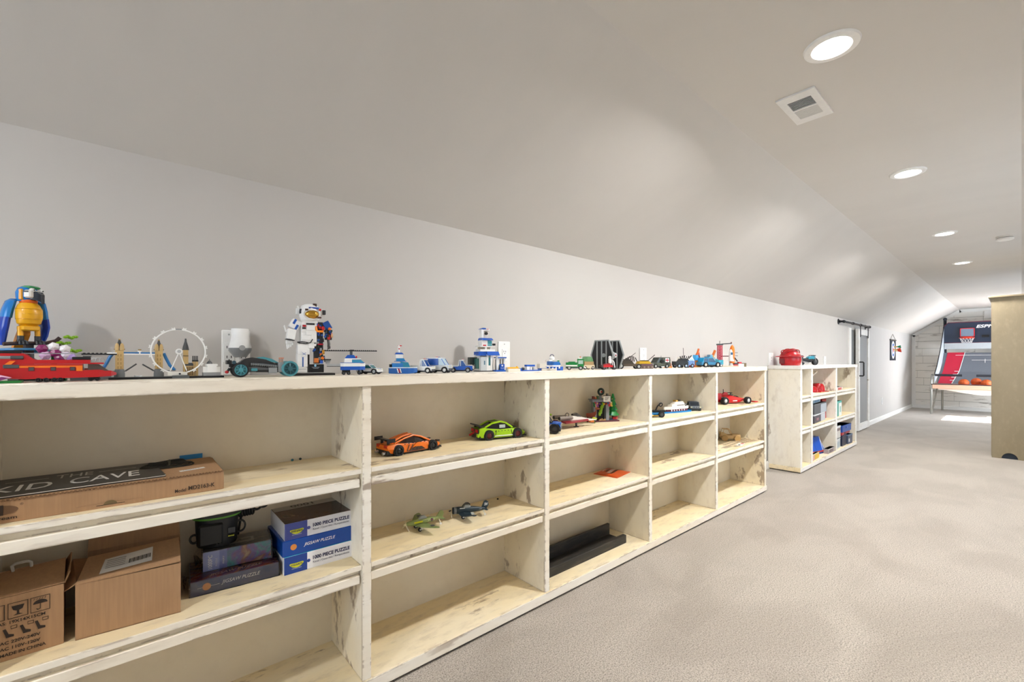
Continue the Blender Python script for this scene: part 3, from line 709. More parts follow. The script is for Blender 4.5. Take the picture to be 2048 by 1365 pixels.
flap(t, [(0, .01, H), (0, Dp-.01, H), (-.030, Dp-.03, H+.012), (-.032, .02, H-.022)], nm='side_flap'); flap(t, [(L, .01, H), (L, Dp-.01, H), (L-.05, Dp-.03, H-.012), (L-.05, .03, H-.012)], nm='side_flap')

# puzzle boxes
def puzzle_box(label, loc, rz, L, Dp, H, side, top, front_extra=None, lid=None):
    t = thing('puzzle_box', label, 'puzzle box', loc, rz, 'jigsaw puzzle boxes')
    G().box(0, L, 0, Dp, 0, H-.0008, .0008).build('box', side, t)
    G().box(.001, L-.001, .001, Dp-.001, H-.0008, H).build('lid_print', top, t, False)
    return t
PALE = M('e9e9ee', .3); DKB = M('1b3f8f', .3); SUN_ = M('d98a3e', .4); YL_ = M('d8dc28', .4); INKB = M('1a2050', .5)
def thousand(t, L, H, panel):
    decal(t, 'blue_end', [(0, 0, .0006), (L*.31, 0, .0006), (L*.31, 0, H-.0006), (0, 0, H-.0006)], panel)
    g = G(); g.prism([(L*.33+.006*math.cos(R(a)), H*.5+.006*math.sin(R(a))) for a in range(0, 360, 24)], 'y', -.0009, -.0004); g.build('puzzle_knob', panel, t, False)
    text(t, '1000 PIECE PUZZLE', (L*.39, -.0002, H*.49), (1, 0, 0), (0, 0, 1), L*.545, H*.22, INKB, bold=.035)
    text(t, 'Rätsel / Casse-tête / Rompecabezas', (L*.39, -.0002, H*.25), (1, 0, 0), (0, 0, 1), L*.54, H*.15, INKB)
    # yellow bubble logo
    g = G(); g.prism([(L*.165+L*.095*math.cos(R(a)), H*.48+H*.13*math.sin(R(a))+H*.05*math.cos(R(2*a))) for a in range(0, 360, 15)], 'y', -.0009, -.0005); g.build('logo_shape', YL_, t, False)
    text(t, 'DOGS & BOYS', (L*.085, -.0009, H*.41), (1, 0, 0), (0, 0, 1), L*.16, H*.12, INKB, bold=.03)
    text(t, 'ONE MORE PIECE', (L*.10, -.0006, H*.24), (1, 0, 0), (0, 0, 1), L*.13, H*.05, WHITE)
sx, sy = .424, 1.700
t = puzzle_box('white-fronted puzzle box with turquoise lid, bottom of the three-box stack', (sx, sy, S1), 0, .247, .215, .0625, PALE, picture_print('turquoise_print', ['1b8fae', '35b3cf', '7fd0dc'], 8)); thousand(t, .247, .0625, DKB)
t = puzzle_box('blue puzzle box in the middle of the three-box stack', (sx-.004, sy+.004, S1+.0626), 0, .243, .213, .0545, M('16479a', .25), M('16479a', .25))
text(t, 'JIGSAW PUZZLE', (.070, -.0002, .021), (1, 0, 0), (0, 0, 1), .112, .014, M('eceef2', .4), bold=.008, shear=.3)
G().cyl((.036, .0002, .029), (.036, -.0006, .029), .0105, n=24).build('sun_disc', SUN_, t, False)
t = puzzle_box('white-fronted puzzle box with dark picture lid, top of the three-box stack', (sx+.004, sy+.010, S1+.1172), -.8, .244, .21, .060, PALE, picture_print('dark_forest_print', ['241d1a', '3a2c24', '5a2a24', '6a5236', '2a3a34'], 14)); thousand(t, .244, .060, M('46519a', .3))
decal(t, 'lid_band', [(.003, .158, .0602), (.241, .158, .0602), (.241, .207, .0602), (.003, .207, .0602)], M('b9b6b2', .3))
text(t, '1000', (.150, .203, .0605), (-1, 0, 0), (0, -1, 0), .085, .026, M('3a3634', .4), bold=.02); text(t, 'PIECE PUZZLE', (.150, .172, .0605), (-1, 0, 0), (0, -1, 0), .075, .008, M('3a3634', .4))
# wrapped jigsaw and small box on it
t = puzzle_box('navy jigsaw puzzle box in clear wrap, under the small pastel one', (.160, 1.738, S1+.001), -4.5, .252, .175, .047, M('24386e', .3), picture_print('sunset_print', ['3a1a2a', 'a8502a', '6a3a6a', 'b07a5a', '2a3a6a'], 12))
text(t, 'JIGSAW PUZZLE', (.083, -.0002, .017), (1, 0, 0), (0, 0, 1), .112, .015, M('dfe2ea', .4), bold=.008, shear=.3)
G().cyl((.043, .0002, .023), (.043, -.0006, .023), .0115, n=24).build('sun_disc', SUN_, t, False)
for x0, x1 in ((.054, .078), (.018, .032)): G().box(x0, x1, -.0006, 0, .0222, .0232).build('rule', PALE, t, False)
text(t, 'JIGSAW PUZZLE', (.05, .012, .0472), (1, 0, 0), (0, 1, 0), .155, .022, M('d9b2a0', .4), bold=.01, shear=.3)
def wrap(par, L, Dp, H, tail):
    g = G(); n = 9; rings = []
    for i in range(n):
        s_ = i/(n-1); x = -.004+(L+.008)*s_; w = .0022+.002*math.sin(9*s_)**2
        rings.append([(x, -w, -.0006), (x, -w-.001, H*.5), (x, -w, H+.001), (x, Dp*.5, H+.002+w*.5), (x, Dp+w, H+.001), (x, Dp+w, -.0006)])
    g.loft(rings)
    for s_, x in ((-1, -.004), (1, L+.004)):
        g.add([(x, 0, 0), (x, 0, H), (x+s_*tail, Dp*.3, H*.75), (x+s_*tail*.8, Dp*.25, H*.2), (x, Dp, H), (x, Dp, 0), (x+s_*tail, Dp*.7, H*.6)], [(0, 1, 2, 3), (1, 4, 6, 2), (3, 2, 6, 5)])
    return g.build('plastic_wrap', FILM, par, True)
wrap(t, .252, .175, .047, .016)
t = puzzle_box('small pastel thousand-piece puzzle box in clear wrap, under the air pump', (.199, 1.792, S1+.051), -7, .200, .118, .064, picture_print('fairy_print', ['3a2f6a', '3f8f94', '6a5a9a', '8a5a5a', 'b08a70'], 13), M('8f9098', .35))
decal(t, 'lilac_end', [(0, 0, 0), (.046, 0, 0), (.046, 0, .063), (0, 0, .063)], M('8f9cd0', .3)); decal(t, 'lilac_edge', [(.046, 0, 0), (.068, 0, 0), (.068, 0, .063), (.046, 0, .063)], M('6a78b8', .3))
text(t, '1000PC', (.026, -.0006, .006), (0, 0, 1), (-1, 0, 0), .046, .012, WHITE, bold=.01); text(t, 'PUZZLE', (.040, -.0006, .012), (0, 0, 1), (-1, 0, 0), .026, .005, WHITE); text(t, 'FAIRY', (.060, -.0006, .016), (0, 0, 1), (-1, 0, 0), .026, .005, WHITE)
decal(t, 'barcode_label', [(.075, .03, .0642), (.15, .03, .0642), (.15, .075, .0642), (.075, .075, .0642)], M('d9d9d6', .5))
g = G()
for k in range(14): g.box(.10+.003*k, .1013+.003*k, .045, .068, .0645, .0649)
g.build('barcode', BLACK, t, False)
wrap(t, .200, .118, .064, .022)
# air pump
t = thing('air_pump', 'black electric air pump with green rim, on the small wrapped puzzle', 'air pump', (.246, 1.846, S1+.1165), -8); t.scale = (.80, .80, 1)
PB = M('1a1b1d', .45)
G().loft([[(x*s_*1.0, y*s_, z) for x, y in [(.082*math.cos(R(a))*(1-.12*math.sin(R(2*a))**2)*1.0, .055*math.sin(R(a))) for a in range(0, 360, 15)]] for s_, z in ((.86, 0), (.90, .006), (.94, .05), (.97, .098))]).build('body', PB, t)
G().loft([[(.088*s_*math.cos(R(a)), .060*s_*math.sin(R(a)), z) for a in range(0, 360, 15)] for s_, z in ((1.0, .098), (1.03, .101), (1.03, .105))]).build('green_band', M('4f8a2c', .4), t)
G().loft([[(.088*s_*math.cos(R(a)), .060*s_*math.sin(R(a)), z) for a in range(0, 360, 15)] for s_, z in ((1.05, .105), (1.06, .118), (.98, .130), (.7, .134))]).build('rim', PB, t)
G().box(-.064, .022, -.060, -.044, .012, .085, .006).build('battery_cover', M('121315', .5), t)
g = G(); g.cyl((.0, -.060, .014), (.0, -.0615, .014), .004, n=10); g.cyl((.012, -.060, .014), (.012, -.0615, .014), .004, n=10); g.build('dc_socket', M('060607', .4), t)
G().box(.040, .062, -.046, -.038, .030, .034).build('label_stripe', M('9a9c2c', .4), t, False); G().box(.040, .066, -.047, -.038, .042, .060).build('rating_label', M('3a3c40', .4), t, False)
g = G(); g.ring((.085, 0, .05), .020, .004, 'y', 20, 6); g.ring((-.082, 0, .03), .014, .004, 'y', 20, 6); g.build('clip', PB, t)
q = thing('pump_cord', 'coiled black cord and nozzles beside the air pump, against the puzzle stack', 'cord', (.352, 1.872, S1+.117), 0)
for k in range(6):
    G().tube([(-.034+.008*k+.006*math.sin(R(a)), -.014+.010*math.sin(R(a)), .100+.024*math.cos(R(a))) for a in range(0, 360, 24)], .004, 6, True).build('coil', PB, q)
for x, z_ in ((.018, .105), (.040, .110)): G().ring((x, -.02, z_), .014, .0045, 'y', 20, 6).build('nozzle_ring', PB, q)
G().tube([(-.03, -.01, .078), (-.034, 0, .04), (-.038, .006, .006)], .004, 6).build('cord_end', PB, q)
# beads
def bead(loc, c, label, grp):
    o = G().ball((0, 0, .0048), (.0055, .0055, .0048), 12, 8).build('bead', M(c, .3), None); o.location = loc; tag(o, label, 'bead', grp)
bead((.505, 1.905, S2), '2f6f7c', 'left of two tiny dark beads at the back of the upper shelf', 'beads on the upper shelf')
bead((.535, 1.906, S2), '2c3a3c', 'right of two tiny dark beads at the back of the upper shelf', 'beads on the upper shelf')
bead((1.46, 1.885, S1), '23282c', 'left of two tiny dark beads behind the model planes', 'beads behind the planes')
bead((1.53, 1.87, S1), '23282c', 'right of two tiny dark beads behind the model planes', 'beads behind the planes')
# black ledge
t = thing('picture_ledge', 'long black wooden picture ledge lying on the bottom shelf', 'ledge', (1.66, 1.688, B0), 0)
LG = wood_paint('black_stain', '1d1c1b', '262422', .9, .75, (.3, 2, 2), .12)
G().box(0, .80, .025, .150, 0, .018).build('base_board', LG, t, True, .002)
G().box(0, .80, .132, .150, .018, .090).build('back_board', LG, t, True, .002); G().box(0, .80, 0, .025, 0, .052).build('front_lip', LG, t, True, .002)
# ================================================================== toys: shared builders
T = TOP
def wheels(t, xs, tr, r, w, hub=LGREY, tyre=RUBBER, z=None, hr=.6):
    z = r if z is None else z
    for x in xs:
        for s in (-1, 1):
            y = tr*s
            o = G().lathe([(r*hr, -w/2), (r*.94, -w/2), (r, -w*.3), (r, w*.3), (r*.94, w/2), (r*hr, w/2), (r*hr, -w/2)], (x, y, z), 'y', 18, False).build('wheel', tyre, t)
            G().lathe([(.0001, -w*.42), (r*hr*.35, -w*.5), (r*hr*.9, -w*.36), (r*hr*1.02, -w*.3), (r*hr*1.02, w*.3), (r*hr*.9, w*.36), (r*hr*.35, w*.5), (.0001, w*.42)], (x, y, z), 'y', 12).build('hub', hub, o)
def lightbar(t, x, z, w, a=RED, b=BLUE, d=.008, h=.005):
    G().box(x-d/2, x+d/2, -w/2, w/2, z, z+.0025).build('light_bar', WHITE, t, False)
    G().box(x-d/2, x+d/2, -w/2, -w*.12, z+.0025, z+h, .0008).build('beacon', a, t); G().box(x-d/2, x+d/2, w*.12, w/2, z+.0025, z+h, .0008).build('beacon', b, t)
def brick_car(name, label, cat, loc, rz, L, W, H, low, up, glass, style='suv', bar=None, hub=LGREY, group=None, bumper=DGREY, wr=None, hood=None, roof=None, stripe=None):
    t = thing(name, label, cat, loc, rz, group); h2, w2 = L/2, W/2
    wr = wr or H*.20; zb = wr*.9; zm = zb+(H-zb)*.42
    roof = roof or up; hood = hood or low
    G().box(-h2*.96, h2*.96, -w2*.72, w2*.72, zb*.55, zb*1.1).build('chassis', BLACK, t, False)
    wx = (-L*.30, L*.30)
    g = G(); a = wr*1.18
    pr = [(-h2, zb)]
    for cx in wx: pr += [(cx+a*math.cos(R(th)), wr+a*math.sin(R(th))) for th in range(180, -1, -20) if wr+a*math.sin(R(th)) > zb*.99]
    pr += [(h2*.98, zb), (h2*.98, zm*.96), (-h2, zm)]
    g.prism(pr, 'y', -w2, w2); g.build('body', low, t, False)
    G().box(h2*.94, h2, -w2, w2, zb*.9, zb+(zm-zb)*.38, .001).build('bumper', bumper, t)
    g = G()
    for k in range(5): g.box(h2*.975, h2*.995, -w2*.55+k*W*.235/1.05-.0012, -w2*.55+k*W*.235/1.05+.0022, zb+(zm-zb)*.46, zm*.93)
    g.build('grille', LGREY, t, False)
    g = G(); g.box(h2*.97, h2*1.0, -w2*.95, -w2*.68, zb+(zm-zb)*.55, zm*.93); g.box(h2*.97, h2, w2*.68, w2*.95, zb+(zm-zb)*.55, zm*.93); g.build('headlight', M('f6efc8', .2), t, False)
    if style == 'pickup': c0, c1, c2, c3 = -.10, -.06, .10, .24
    elif style == 'van': c0, c1, c2, c3 = -.5, -.5, .16, .33
    elif style == 'sedan': c0, c1, c2, c3 = -.36, -.24, .06, .24
    else: c0, c1, c2, c3 = -.42, -.38, .06, .22
    zt = H-.003
    cab = [(L*c0, zm), (L*c1, zt), (L*c2, zt), (L*c3, zm)]
    G().prism(cab, 'y', -w2*.88, w2*.88).build('window', glass, t, False)
    g = G(); p = .0035
    g.prism([(L*c0-.0005, zm), (L*c1-.0005, zt), (L*c1+p, zt), (L*c0+p*1.6, zm)], 'y', -w2*.93, w2*.93)
    if style == 'van': g.prism([(L*c0, zm), (L*c0, zt), (L*.02, zt), (L*.02, zm)], 'y', -w2*.98, w2*.98)
    g.box(L*(c0+c2)/2-p*.4, L*(c0+c2)/2+p*.6, -w2*.93, -w2*.87, zm, zt); g.box(L*(c0+c2)/2-p*.4, L*(c0+c2)/2+p*.6, w2*.87, w2*.93, zm, zt)
    for s in (-1, 1): g.prism([(L*c3-.001, zm), (L*c3+.0015, zm), (L*c2+.0015, zt), (L*c2-.0015, zt)], 'y', s*w2*.93, s*w2*.82)
    g.build('pillars', up, t, False)
    G().box(L*c1-.001, L*c2+.002, -w2*.95, w2*.95, zt-.0005, H, .0008).build('roof', roof, t)
    G().studs(L*c1, L*c2, -w2*.8, w2*.8, H, min(.008, W/4)).build('roof_studs', roof, t, False)
    G().box(L*c3-.002, h2*.96, -w2*.9, w2*.9, zm*.96, zm*1.02, .0008).build('hood', hood, t)
    if stripe:
        for y in (-.22, .06): G().box(L*c3, h2*.965, W*y, W*(y+.16), zm*1.02, zm*1.02+.0008).build('hood_stripe', stripe, t, False)
        G().box(L*c1, L*c2, -W*.22, W*.22, H+.0001, H+.0009).build('roof_stripe', stripe, t, False)
    if style == 'pickup':
        g = G(); zz = zm*1.12; g.box(-h2, L*c0, -w2, -w2+.004, zm*.9, zz); g.box(-h2, L*c0, w2-.004, w2, zm*.9, zz); g.box(-h2, -h2+.004, -w2, w2, zm*.9, zz); g.build('bed_rail', up, t, False)
    wheels(t, wx, w2*.86, wr, W*.22, hub)
    if bar: lightbar(t, L*(c1+c2)/2+.01, H, W*.8, *bar)
    return t

# ------------------------------------------------------------------ parrot on a perch
t = thing('toy_parrot', 'blue and yellow brick-built parrot perched above the red toy helicopter', 'toy parrot', (-.199, 1.81, T), -64)
YB = M('eeb01c', .28); WB = M('1c7fd0', .12, 0, .12); WD = M('1440b0', .12, 0, .12)
G().loft([[(x+rx*math.cos(a), ry*math.sin(a), z) for a in [2*math.pi*k/12 for k in range(12)]] for x, rx, ry, z in ((0, .012, .014, .150), (.004, .022, .024, .158), (.006, .026, .027, .175), (.005, .026, .027, .195), (.003, .021, .022, .209), (.002, .016, .016, .216))]).build('belly', YB, t)
for zz in (.170, .184, .198): G().ring((.005, 0, zz), .0262, .0006, 'z', 24, 4).build('belly_seam', M('d8960f', .3), t)
G().box(-.016, .020, -.018, .018, .138, .153, .003).build('hip', YB, t)
G().lathe([(.016, .213), (.018, .216), (.018, .222), (.015, .224)], (.002, 0, 0), n=14).build('neck', M('ee6a14', .3), t)
H_ = G().loft([[(x+.019*s_*math.cos(a)*1.05, .021*s_*math.sin(a), z) for a in [2*math.pi*k/12 for k in range(12)]] for x, s_, z in ((-.004, .9, .219), (-.004, 1.05, .230), (-.004, 1.08, .244), (-.002, .95, .255), (0, .55, .261))]).build('head', WB, t)
G().box(-.004, .020, -.016, .016, .254, .262, .003).build('cap', M('1c8a4a', .3), H_)
G().box(.004, .022, -.0205, .0205, .228, .250, .003).build('face', M('eeeae2', .3), H_)
G().box(-.006, .004, -.0225, .0225, .222, .252, .002).build('cheek_band', M('e8a01c', .3), H_)
G().loft([[(x, -w, z0), (x, w, z0), (x, w, z1), (x, -w, z1)] for x, w, z0, z1 in ((.014, .011, .226, .249), (.028, .010, .222, .246), (.036, .006, .218, .238), (.037, .004, .213, .226))]).build('beak', M('1c2430', .25), H_)
for s in (-1, 1):
    e = G().ball((.021, s*.013, .250), (.005, .0075, .0052), 12, 8).build('eye', WHITE, H_); G().ball((.0258, s*.013, .250), .0019, 8, 6).build('pupil', BLACK, e)
    G().box(.006, .018, s*.0208-.0006, s*.0208+.0006, .243, .247).build('eye_stripe', BLACK, H_, False)
    # wing: azure shoulder over deep blue feathers
    st = lambda lst: G().loft([[(x+rx*math.cos(a), s*(y+ry*math.sin(a)), z) for a in [2*math.pi*k/10 for k in range(10)]] for x, y, rx, ry, z in lst])
    st([(-.014, .024, .008, .007, .225), (-.014, .029, .020, .010, .218), (-.018, .034, .022, .011, .195), (-.020, .037, .022, .011, .172)]).build('wing_shoulder', WB, t)
    st([(-.020, .038, .022, .010, .174), (-.020, .041, .021, .010, .150), (-.024, .041, .015, .008, .125), (-.034, .038, .008, .005, .098)]).build('wing_feathers', WD, t)
    G().cyl((.004, s*.017, .150), (.006, s*.017, .122), .0058, n=10).build('leg', YELLOW, t)
    g = G(); g.cyl((.006, s*.017, .124), (.006, s*.017, .108), .0068, n=10)
    for k in (-.007, 0, .007): g.tube([(.008, s*.017+k*.5, .112), (.020, s*.017+k, .108), (.024, s*.017+k, .100)], .0028, 6)
    g.build('foot', M('34373c', .4), t)
G().prism([(-.02, .150), (-.045, .118), (-.062, .092), (-.05, .090), (-.02, .128)], 'y', -.012, .012).build('tail', M('e08a1c', .3), t, False)
G().tube([(.012, -.052, .100), (.010, -.01, .104), (.010, .03, .104), (.014, .052, .112), (.018, .060, .122)], .0052, 7).build('perch_branch', M('3a2420', .5), t)
G().tube([(.012, .05, .110), (.022, .060, .094), (.028, .068, .085)], .005, 7).build('perch_twig', M('3a2420', .5), t)
for (x, y, z) in ((.022, .070, .124), (.034, .074, .084), (.02, .055, .106)):
    g = G()
    for k in range(6): g.ball((x-.002*k, y+.0055*k, z+.0025*math.sin(k*1.7)), (.0065, .0055, .0042), 8, 5)
    g.build('leaves', M('8ac024', .35), t)
G().box(-.006, .010, -.008, .008, .004, .100).build('post', M('3a2420', .5), t, False)
G().box(-.055, .035, -.04, .045, .084, .090, .001).build('upper_plate', M('4a8fc4', .25), t); G().box(-.065, .0, -.05, .05, .078, .0835, .001).build('lower_plate', M('3a78b0', .25), t)
G().box(-.03, .03, -.03, .03, 0, .006).build('foot_plate', BLACK, t, False)

H_.rotation_euler = (0, 0, R(30))
# ------------------------------------------------------------------ red rescue helicopter
t = thing('toy_helicopter', 'large red brick-built helicopter with grey rotor blade, far left of shelf top', 'toy helicopter', (-.233, 1.685, T), 0)
RD = M('b8141a', .3)
G().prism([(-.045, .016), (.0, .012), (.045, .0085), (.150, .0105), (.150, .0465), (-.045, .0465)], 'y', -.024, .024).build('fuselage', RD, t, False)
G().prism([(-.045, .046), (.012, .046), (.05, .047), (.165, .047), (.165, .058), (.062, .058), (.042, .074), (-.045, .074)], 'y', -.021, .021).build('upper_deck', RD, t, False)
G().loft([[(x, -w, z0), (x, w, z0), (x, w, z1), (x, -w, z1)] for x, w, z0, z1 in ((.149, .024, .0105, .0300), (.182, .021, .011, .031), (.207, .013, .013, .028), (.218, .006, .016, .022))]).build('nose', RD, t, False)
G().prism([(.160, .030), (.202, .028), (.182, .046), (.160, .047)], 'y', -.018, .018).build('cockpit_glass', M('5a4a44', .1, 0, .25), t, False)
G().box(.163, .192, -.022, .022, .0465, .0505).build('canopy_plate', RD, t, False)
G().box(.030, .150, -.0248, -.0238, .0375, .0425).build('orange_stripe', ORANGE, t, False); G().box(.138, .150, -.025, -.0238, .028, .0425).build('orange_block', ORANGE, t, False)
G().prism([(.010, .046), (.021, .046), (.029, .055), (.019, .055)], 'y', -.0248, -.020).build('orange_wedge', ORANGE, t, False)
for x in (.056, .095, .131): f_ = G().box(x-.0055, x+.0055, -.0252, -.0235, .029, .0395).build('window_frame', M('6a1a1c', .4), t, False); G().box(x-.0038, x+.0038, -.0256, -.025, .0305, .038).build('pane', DGREY, f_, False)
G().cyl((-.04, -.019, .0635), (.042, -.019, .0635), .0045, n=12).build('engine', GREY, t); G().cyl((.02, -.019, .0635), (.042, -.019, .0635), .0052, n=12).build('exhaust', DGREY, t)
G().box(.008, .035, -.027, -.024, .0365, .0455, .001).build('side_pod', DGREY, t)
g = G(); g.box(-.03, .037, -.012, .012, .074, .081); g.build('rotor_housing', BLACK, t, False); G().cyl((.055, -.004, .058), (.055, -.004, .0745), .004, n=10).build('mast', DGREY, t)
G().box(-.05, .150, -.009, -.001, .0735, .0755).build('rotor_blade', GREY, t, False)
b_ = G().box(.147, .219, -.010, .0, .0715, .0755).build('rotor_tip', BLACK, t, False); G().studs(.148, .199, -.009, -.001, .0755, .0085).build('tip_studs', BLACK, b_, False); G().box(.199, .219, -.010, 0, .0756, .0785).build('white_tile', WHITE, b_, False)
G().box(.129, .165, -.014, .014, .058, .066, .001).build('winch_box', BLACK, t); G().box(.150, .166, -.016, .016, .0665, .069).build('winch_plate', DGREY, t, False)
g = G()
for x in (.172, .180, .188): g.ring((x, -.016, .058), .005, .0012, 'y', 12, 4)
g.build('cable_reel', LGREY, t)
wheels(t, (.068, .082, .097, .108), .020, .0058, .010, BLACK); wheels(t, (.166, .179), .014, .0055, .010, BLACK)
G().box(.066, .11, -.012, .012, .005, .0095).build('bogie', BLACK, t, False); G().box(.16, .184, -.010, .010, .005, .0125).build('front_bogie', BLACK, t, False)
# pink wing toy at the frame's left edge
t = thing('toy_wing', 'pink translucent toy wing on a green plate, below the red helicopter tail', 'toy', (-.246, 1.645, T), 0)
G().box(-.01, .055, -.012, .020, 0, .006, .0008).build('green_plate', M('14702c', .4), t); G().prism([(-.02, .006), (.012, .006), (.038, .014), (.020, .020), (-.02, .032)], 'y', -.008, .004).build('wing', PINK, t, False)
G().prism([(.0, .0062), (.018, .0062), (.034, .013), (.022, .016)], 'y', -.0085, -.008).build('wing_marking', PURPLE, t, False)
t = thing('toy_flower', 'pink and white brick flower behind the red toy helicopter', 'toy flower', (-.145, 1.765, T), 0)
G().box(-.025, .025, -.02, .02, 0, .006).build('base_plate', M('14702c', .4), t, False); G().cyl((0, 0, .006), (0, 0, .07), .006, n=8).build('stem', M('2c7a34', .4), t)
for k, (x, z, c) in enumerate([(-.022, .088, '8a2a66'), (0, .094, 'f0ecee'), (.022, .088, 'f0ecee'), (-.016, .070, 'd9b4da'), (.004, .076, '8a2a66'), (.024, .070, 'e8dced'), (.034, .064, 'b79ad8'), (.012, .062, '8a2a66')]):
    a = k*40; G().loft([[(x+rx*math.cos(R(b+a)), -.012-d, z+rx*math.sin(R(b+a))) for b in range(0, 360, 60)] for rx, d in ((.004, -.006), (.013, 0), (.011, .004), (.003, .008))]).build('petal', M(c, .25), t, False)
# small red and grey boat
t = thing('toy_speedboat', 'small red and grey toy boat between the helicopter nose and the skyline', 'toy boat', (-.066, 1.755, T), -4)
G().loft([[(x, -w, z0), (x, w, z0), (x, w*1.1, z1), (x, -w*1.1, z1)] for x, w, z0, z1 in ((-.045, .018, 0, .012), (.015, .018, 0, .012), (.040, .012, .003, .014))]).build('hull', M('7c8085', .4), t, False)
G().loft([[(x, -w, z0), (x, w, z0), (x, w, z1), (x, -w, z1)] for x, w, z0, z1 in ((-.045, .019, .012, .022), (.02, .019, .012, .020), (.034, .010, .013, .016))]).build('deck', RD, t, False)
G().box(-.04, -.012, -.012, .012, .022, .030).build('cabin', DGREY, t, False); G().box(-.05, .002, .004, .012, .030, .034).build('tail_plate', M('7a2a1c', .4), t, False); G().box(-.03, .016, -.002, .004, .026, .030).build('orange_bar', M('b8702c', .4), t, False)
G().box(-.006, .020, -.008, .008, .022, .027).build('blue_glass', M('4a7a9c', .2), t, False); g = G()
for x in (-.03, -.02, .0): g.cyl((x, -.01, .03), (x, -.01, .038), .003, n=8)
g.build('lamps', GREY, t)

# ------------------------------------------------------------------ skyline model
t = thing('skyline_model', 'brick skyline with twin-towered bridge, white observation wheel and clock tower', 'toy skyline', (-.033, 1.755, T), 0)
X = lambda px: (px-1010)*.0002665
Z = lambda py: (957-py)/2979
TN = M('c9aa72', .45); TD = M('a88a55', .45)
G().box(0, .283, -.025, .030, 0, .0065, .0008).build('base', BLACK, t); G().box(.005, .16, -.022, .004, .0065, .0075).build('water_plate', M('6a7274', .12), t, False)
for px in (1100, 1443):
    x = X(px)
    tw = G().box(x-.0095, x+.0095, -.0095+.004, .0135, Z(867), Z(700), .0008).build('bridge_tower', TN, t)
    G().lathe([(.0125, Z(935)), (.0125, Z(905)), (.0105, Z(868))], (x, .004, 0), n=14).build('pier', M('6f7375', .5), t)
    g = G()
    for dx in (-.0055, .0055): g.lathe([(.005, Z(700)), (.0052, Z(665)), (.003, Z(642)), (.0005, Z(636))], (x+dx, -.002, 0), n=10); g.lathe([(.005, Z(700)), (.0052, Z(665)), (.003, Z(642)), (.0005, Z(636))], (x+dx, .010, 0), n=10)
    g.build('turret', TN, tw)
    G().lathe([(.0075, Z(672)), (.006, Z(650)), (.003, Z(615)), (.0025, Z(608))], (x, .004, 0), n=10).build('spire', M('4a4a48', .5), tw); G().ball((x, .004, Z(604)), .0028, 8, 6).build('finial', TD, tw)
    g = G()
    for k in (-.0032, .0032):
        for zz in (.036, .048, .060, .072): g.box(x+k-.0012, x+k+.0012, -.0062, -.0054, zz-.004, zz+.003)
    g.build('tower_windows', TD, tw, False)
    for s_ in (-1, 1): G().cyl((x+s_*.0095, .004, Z(690)), (x+s_*.0125, .004, Z(690)), .0018, n=8).build('bracket', TD, tw)
G().box(X(1130), X(1412), 0, .008, Z(727), Z(715)).build('walkway_rail', M('1f74b8', .4), t, False); G().box(X(1130), X(1412), -.001, .009, Z(738), Z(727.5)).build('walkway', WHITE, t, False)
g = G(); x = X(1272); g.cyl((x, .004, Z(738)), (x, .004, Z(700)), .0045, n=10); g.build('walkway_lamp', WHITE, t); G().cyl((x, .004, Z(702)), (x, .004, Z(688)), .004, n=10).build('lamp_cap', TD, t)
for pts in (((1050, 722), (1020, 760), (990, 820), (958, 872)), ((1488, 722), (1510, 770), (1545, 835), (1592, 880))):
    g = G(); q = [(X(a), .004, Z(b)) for a, b in pts]; g.tube(q, .0042, 8); g.build('suspension_arm', M('1f74b8', .35), t)
for a, b in (((1148, 884), (1245, 820)), ((1398, 884), (1296, 824))): G().tube([(X(a[0]), .004, Z(a[1])), (X(b[0]), .004, Z(b[1]))], .0022, 6).build('bascule', M('44474a', .4), t)
G().box(X(1000), X(1160), -.002, .010, Z(888), Z(880)).build('roadway', M('6f7375', .5), t, False); G().box(X(1385), X(1600), -.002, .010, Z(888), Z(880)).build('roadway', M('6f7375', .5), t, False)
G().loft([[(X(px), -w-.012, z0), (X(px), w-.012, z0), (X(px), w-.012, z1), (X(px), -w-.012, z1)] for px, w, z0, z1 in ((1222, .001, .008, .012), (1235, .004, .0075, .011), (1275, .004, .0075, .011), (1292, .001, .008, .012))]).build('ferry', M('d8dcdc', .3), t, False)
# wheel
cx, cz, Rw = .1639, Z(705), .0685
wl = G().ring((cx, -.016, cz), Rw, .0021, 'y', 60, 6).build('wheel_rim', WHITE, t)
g = G()
for k in range(16):
    a = R(k*22.5+11); 
    p = Vector((math.cos(a), 0, math.sin(a)))*(Rw+.004)+Vector((cx, -.016, cz)); q_ = Vector((-math.sin(a), 0, math.cos(a)))
    pod = G(); pod.cyl(p-q_*.0034, p+q_*.0034, .0017, n=6); pod.cyl(p-q_*.0034-Vector((math.cos(a), 0, math.sin(a)))*.002, p-q_*.0034+Vector((math.cos(a), 0, math.sin(a)))*.003, .0012, n=6); pod.cyl(p+q_*.0034-Vector((math.cos(a), 0, math.sin(a)))*.002, p+q_*.0034+Vector((math.cos(a), 0, math.sin(a)))*.003, .0012, n=6)
    pod.build('pod', WHITE, wl)
G().ring((cx, -.016, cz), Rw+.0006, .0024, 'y', 6, 6, 84, 97).build('rim_joint', GREY, wl)
G().cyl((cx, -.024, cz), (cx, -.006, cz), .0088, n=20).build('hub', WHITE, wl); G().cyl((cx, -.0243, cz), (cx, -.026, cz), .005, n=16).build('hub_cap', LGREY, wl)
for px in (1545, 1700): G().tube([(cx, -.022, cz-.002), (X(px), -.014, Z(885))], .0015, 6).build('wheel_leg', WHITE, t)
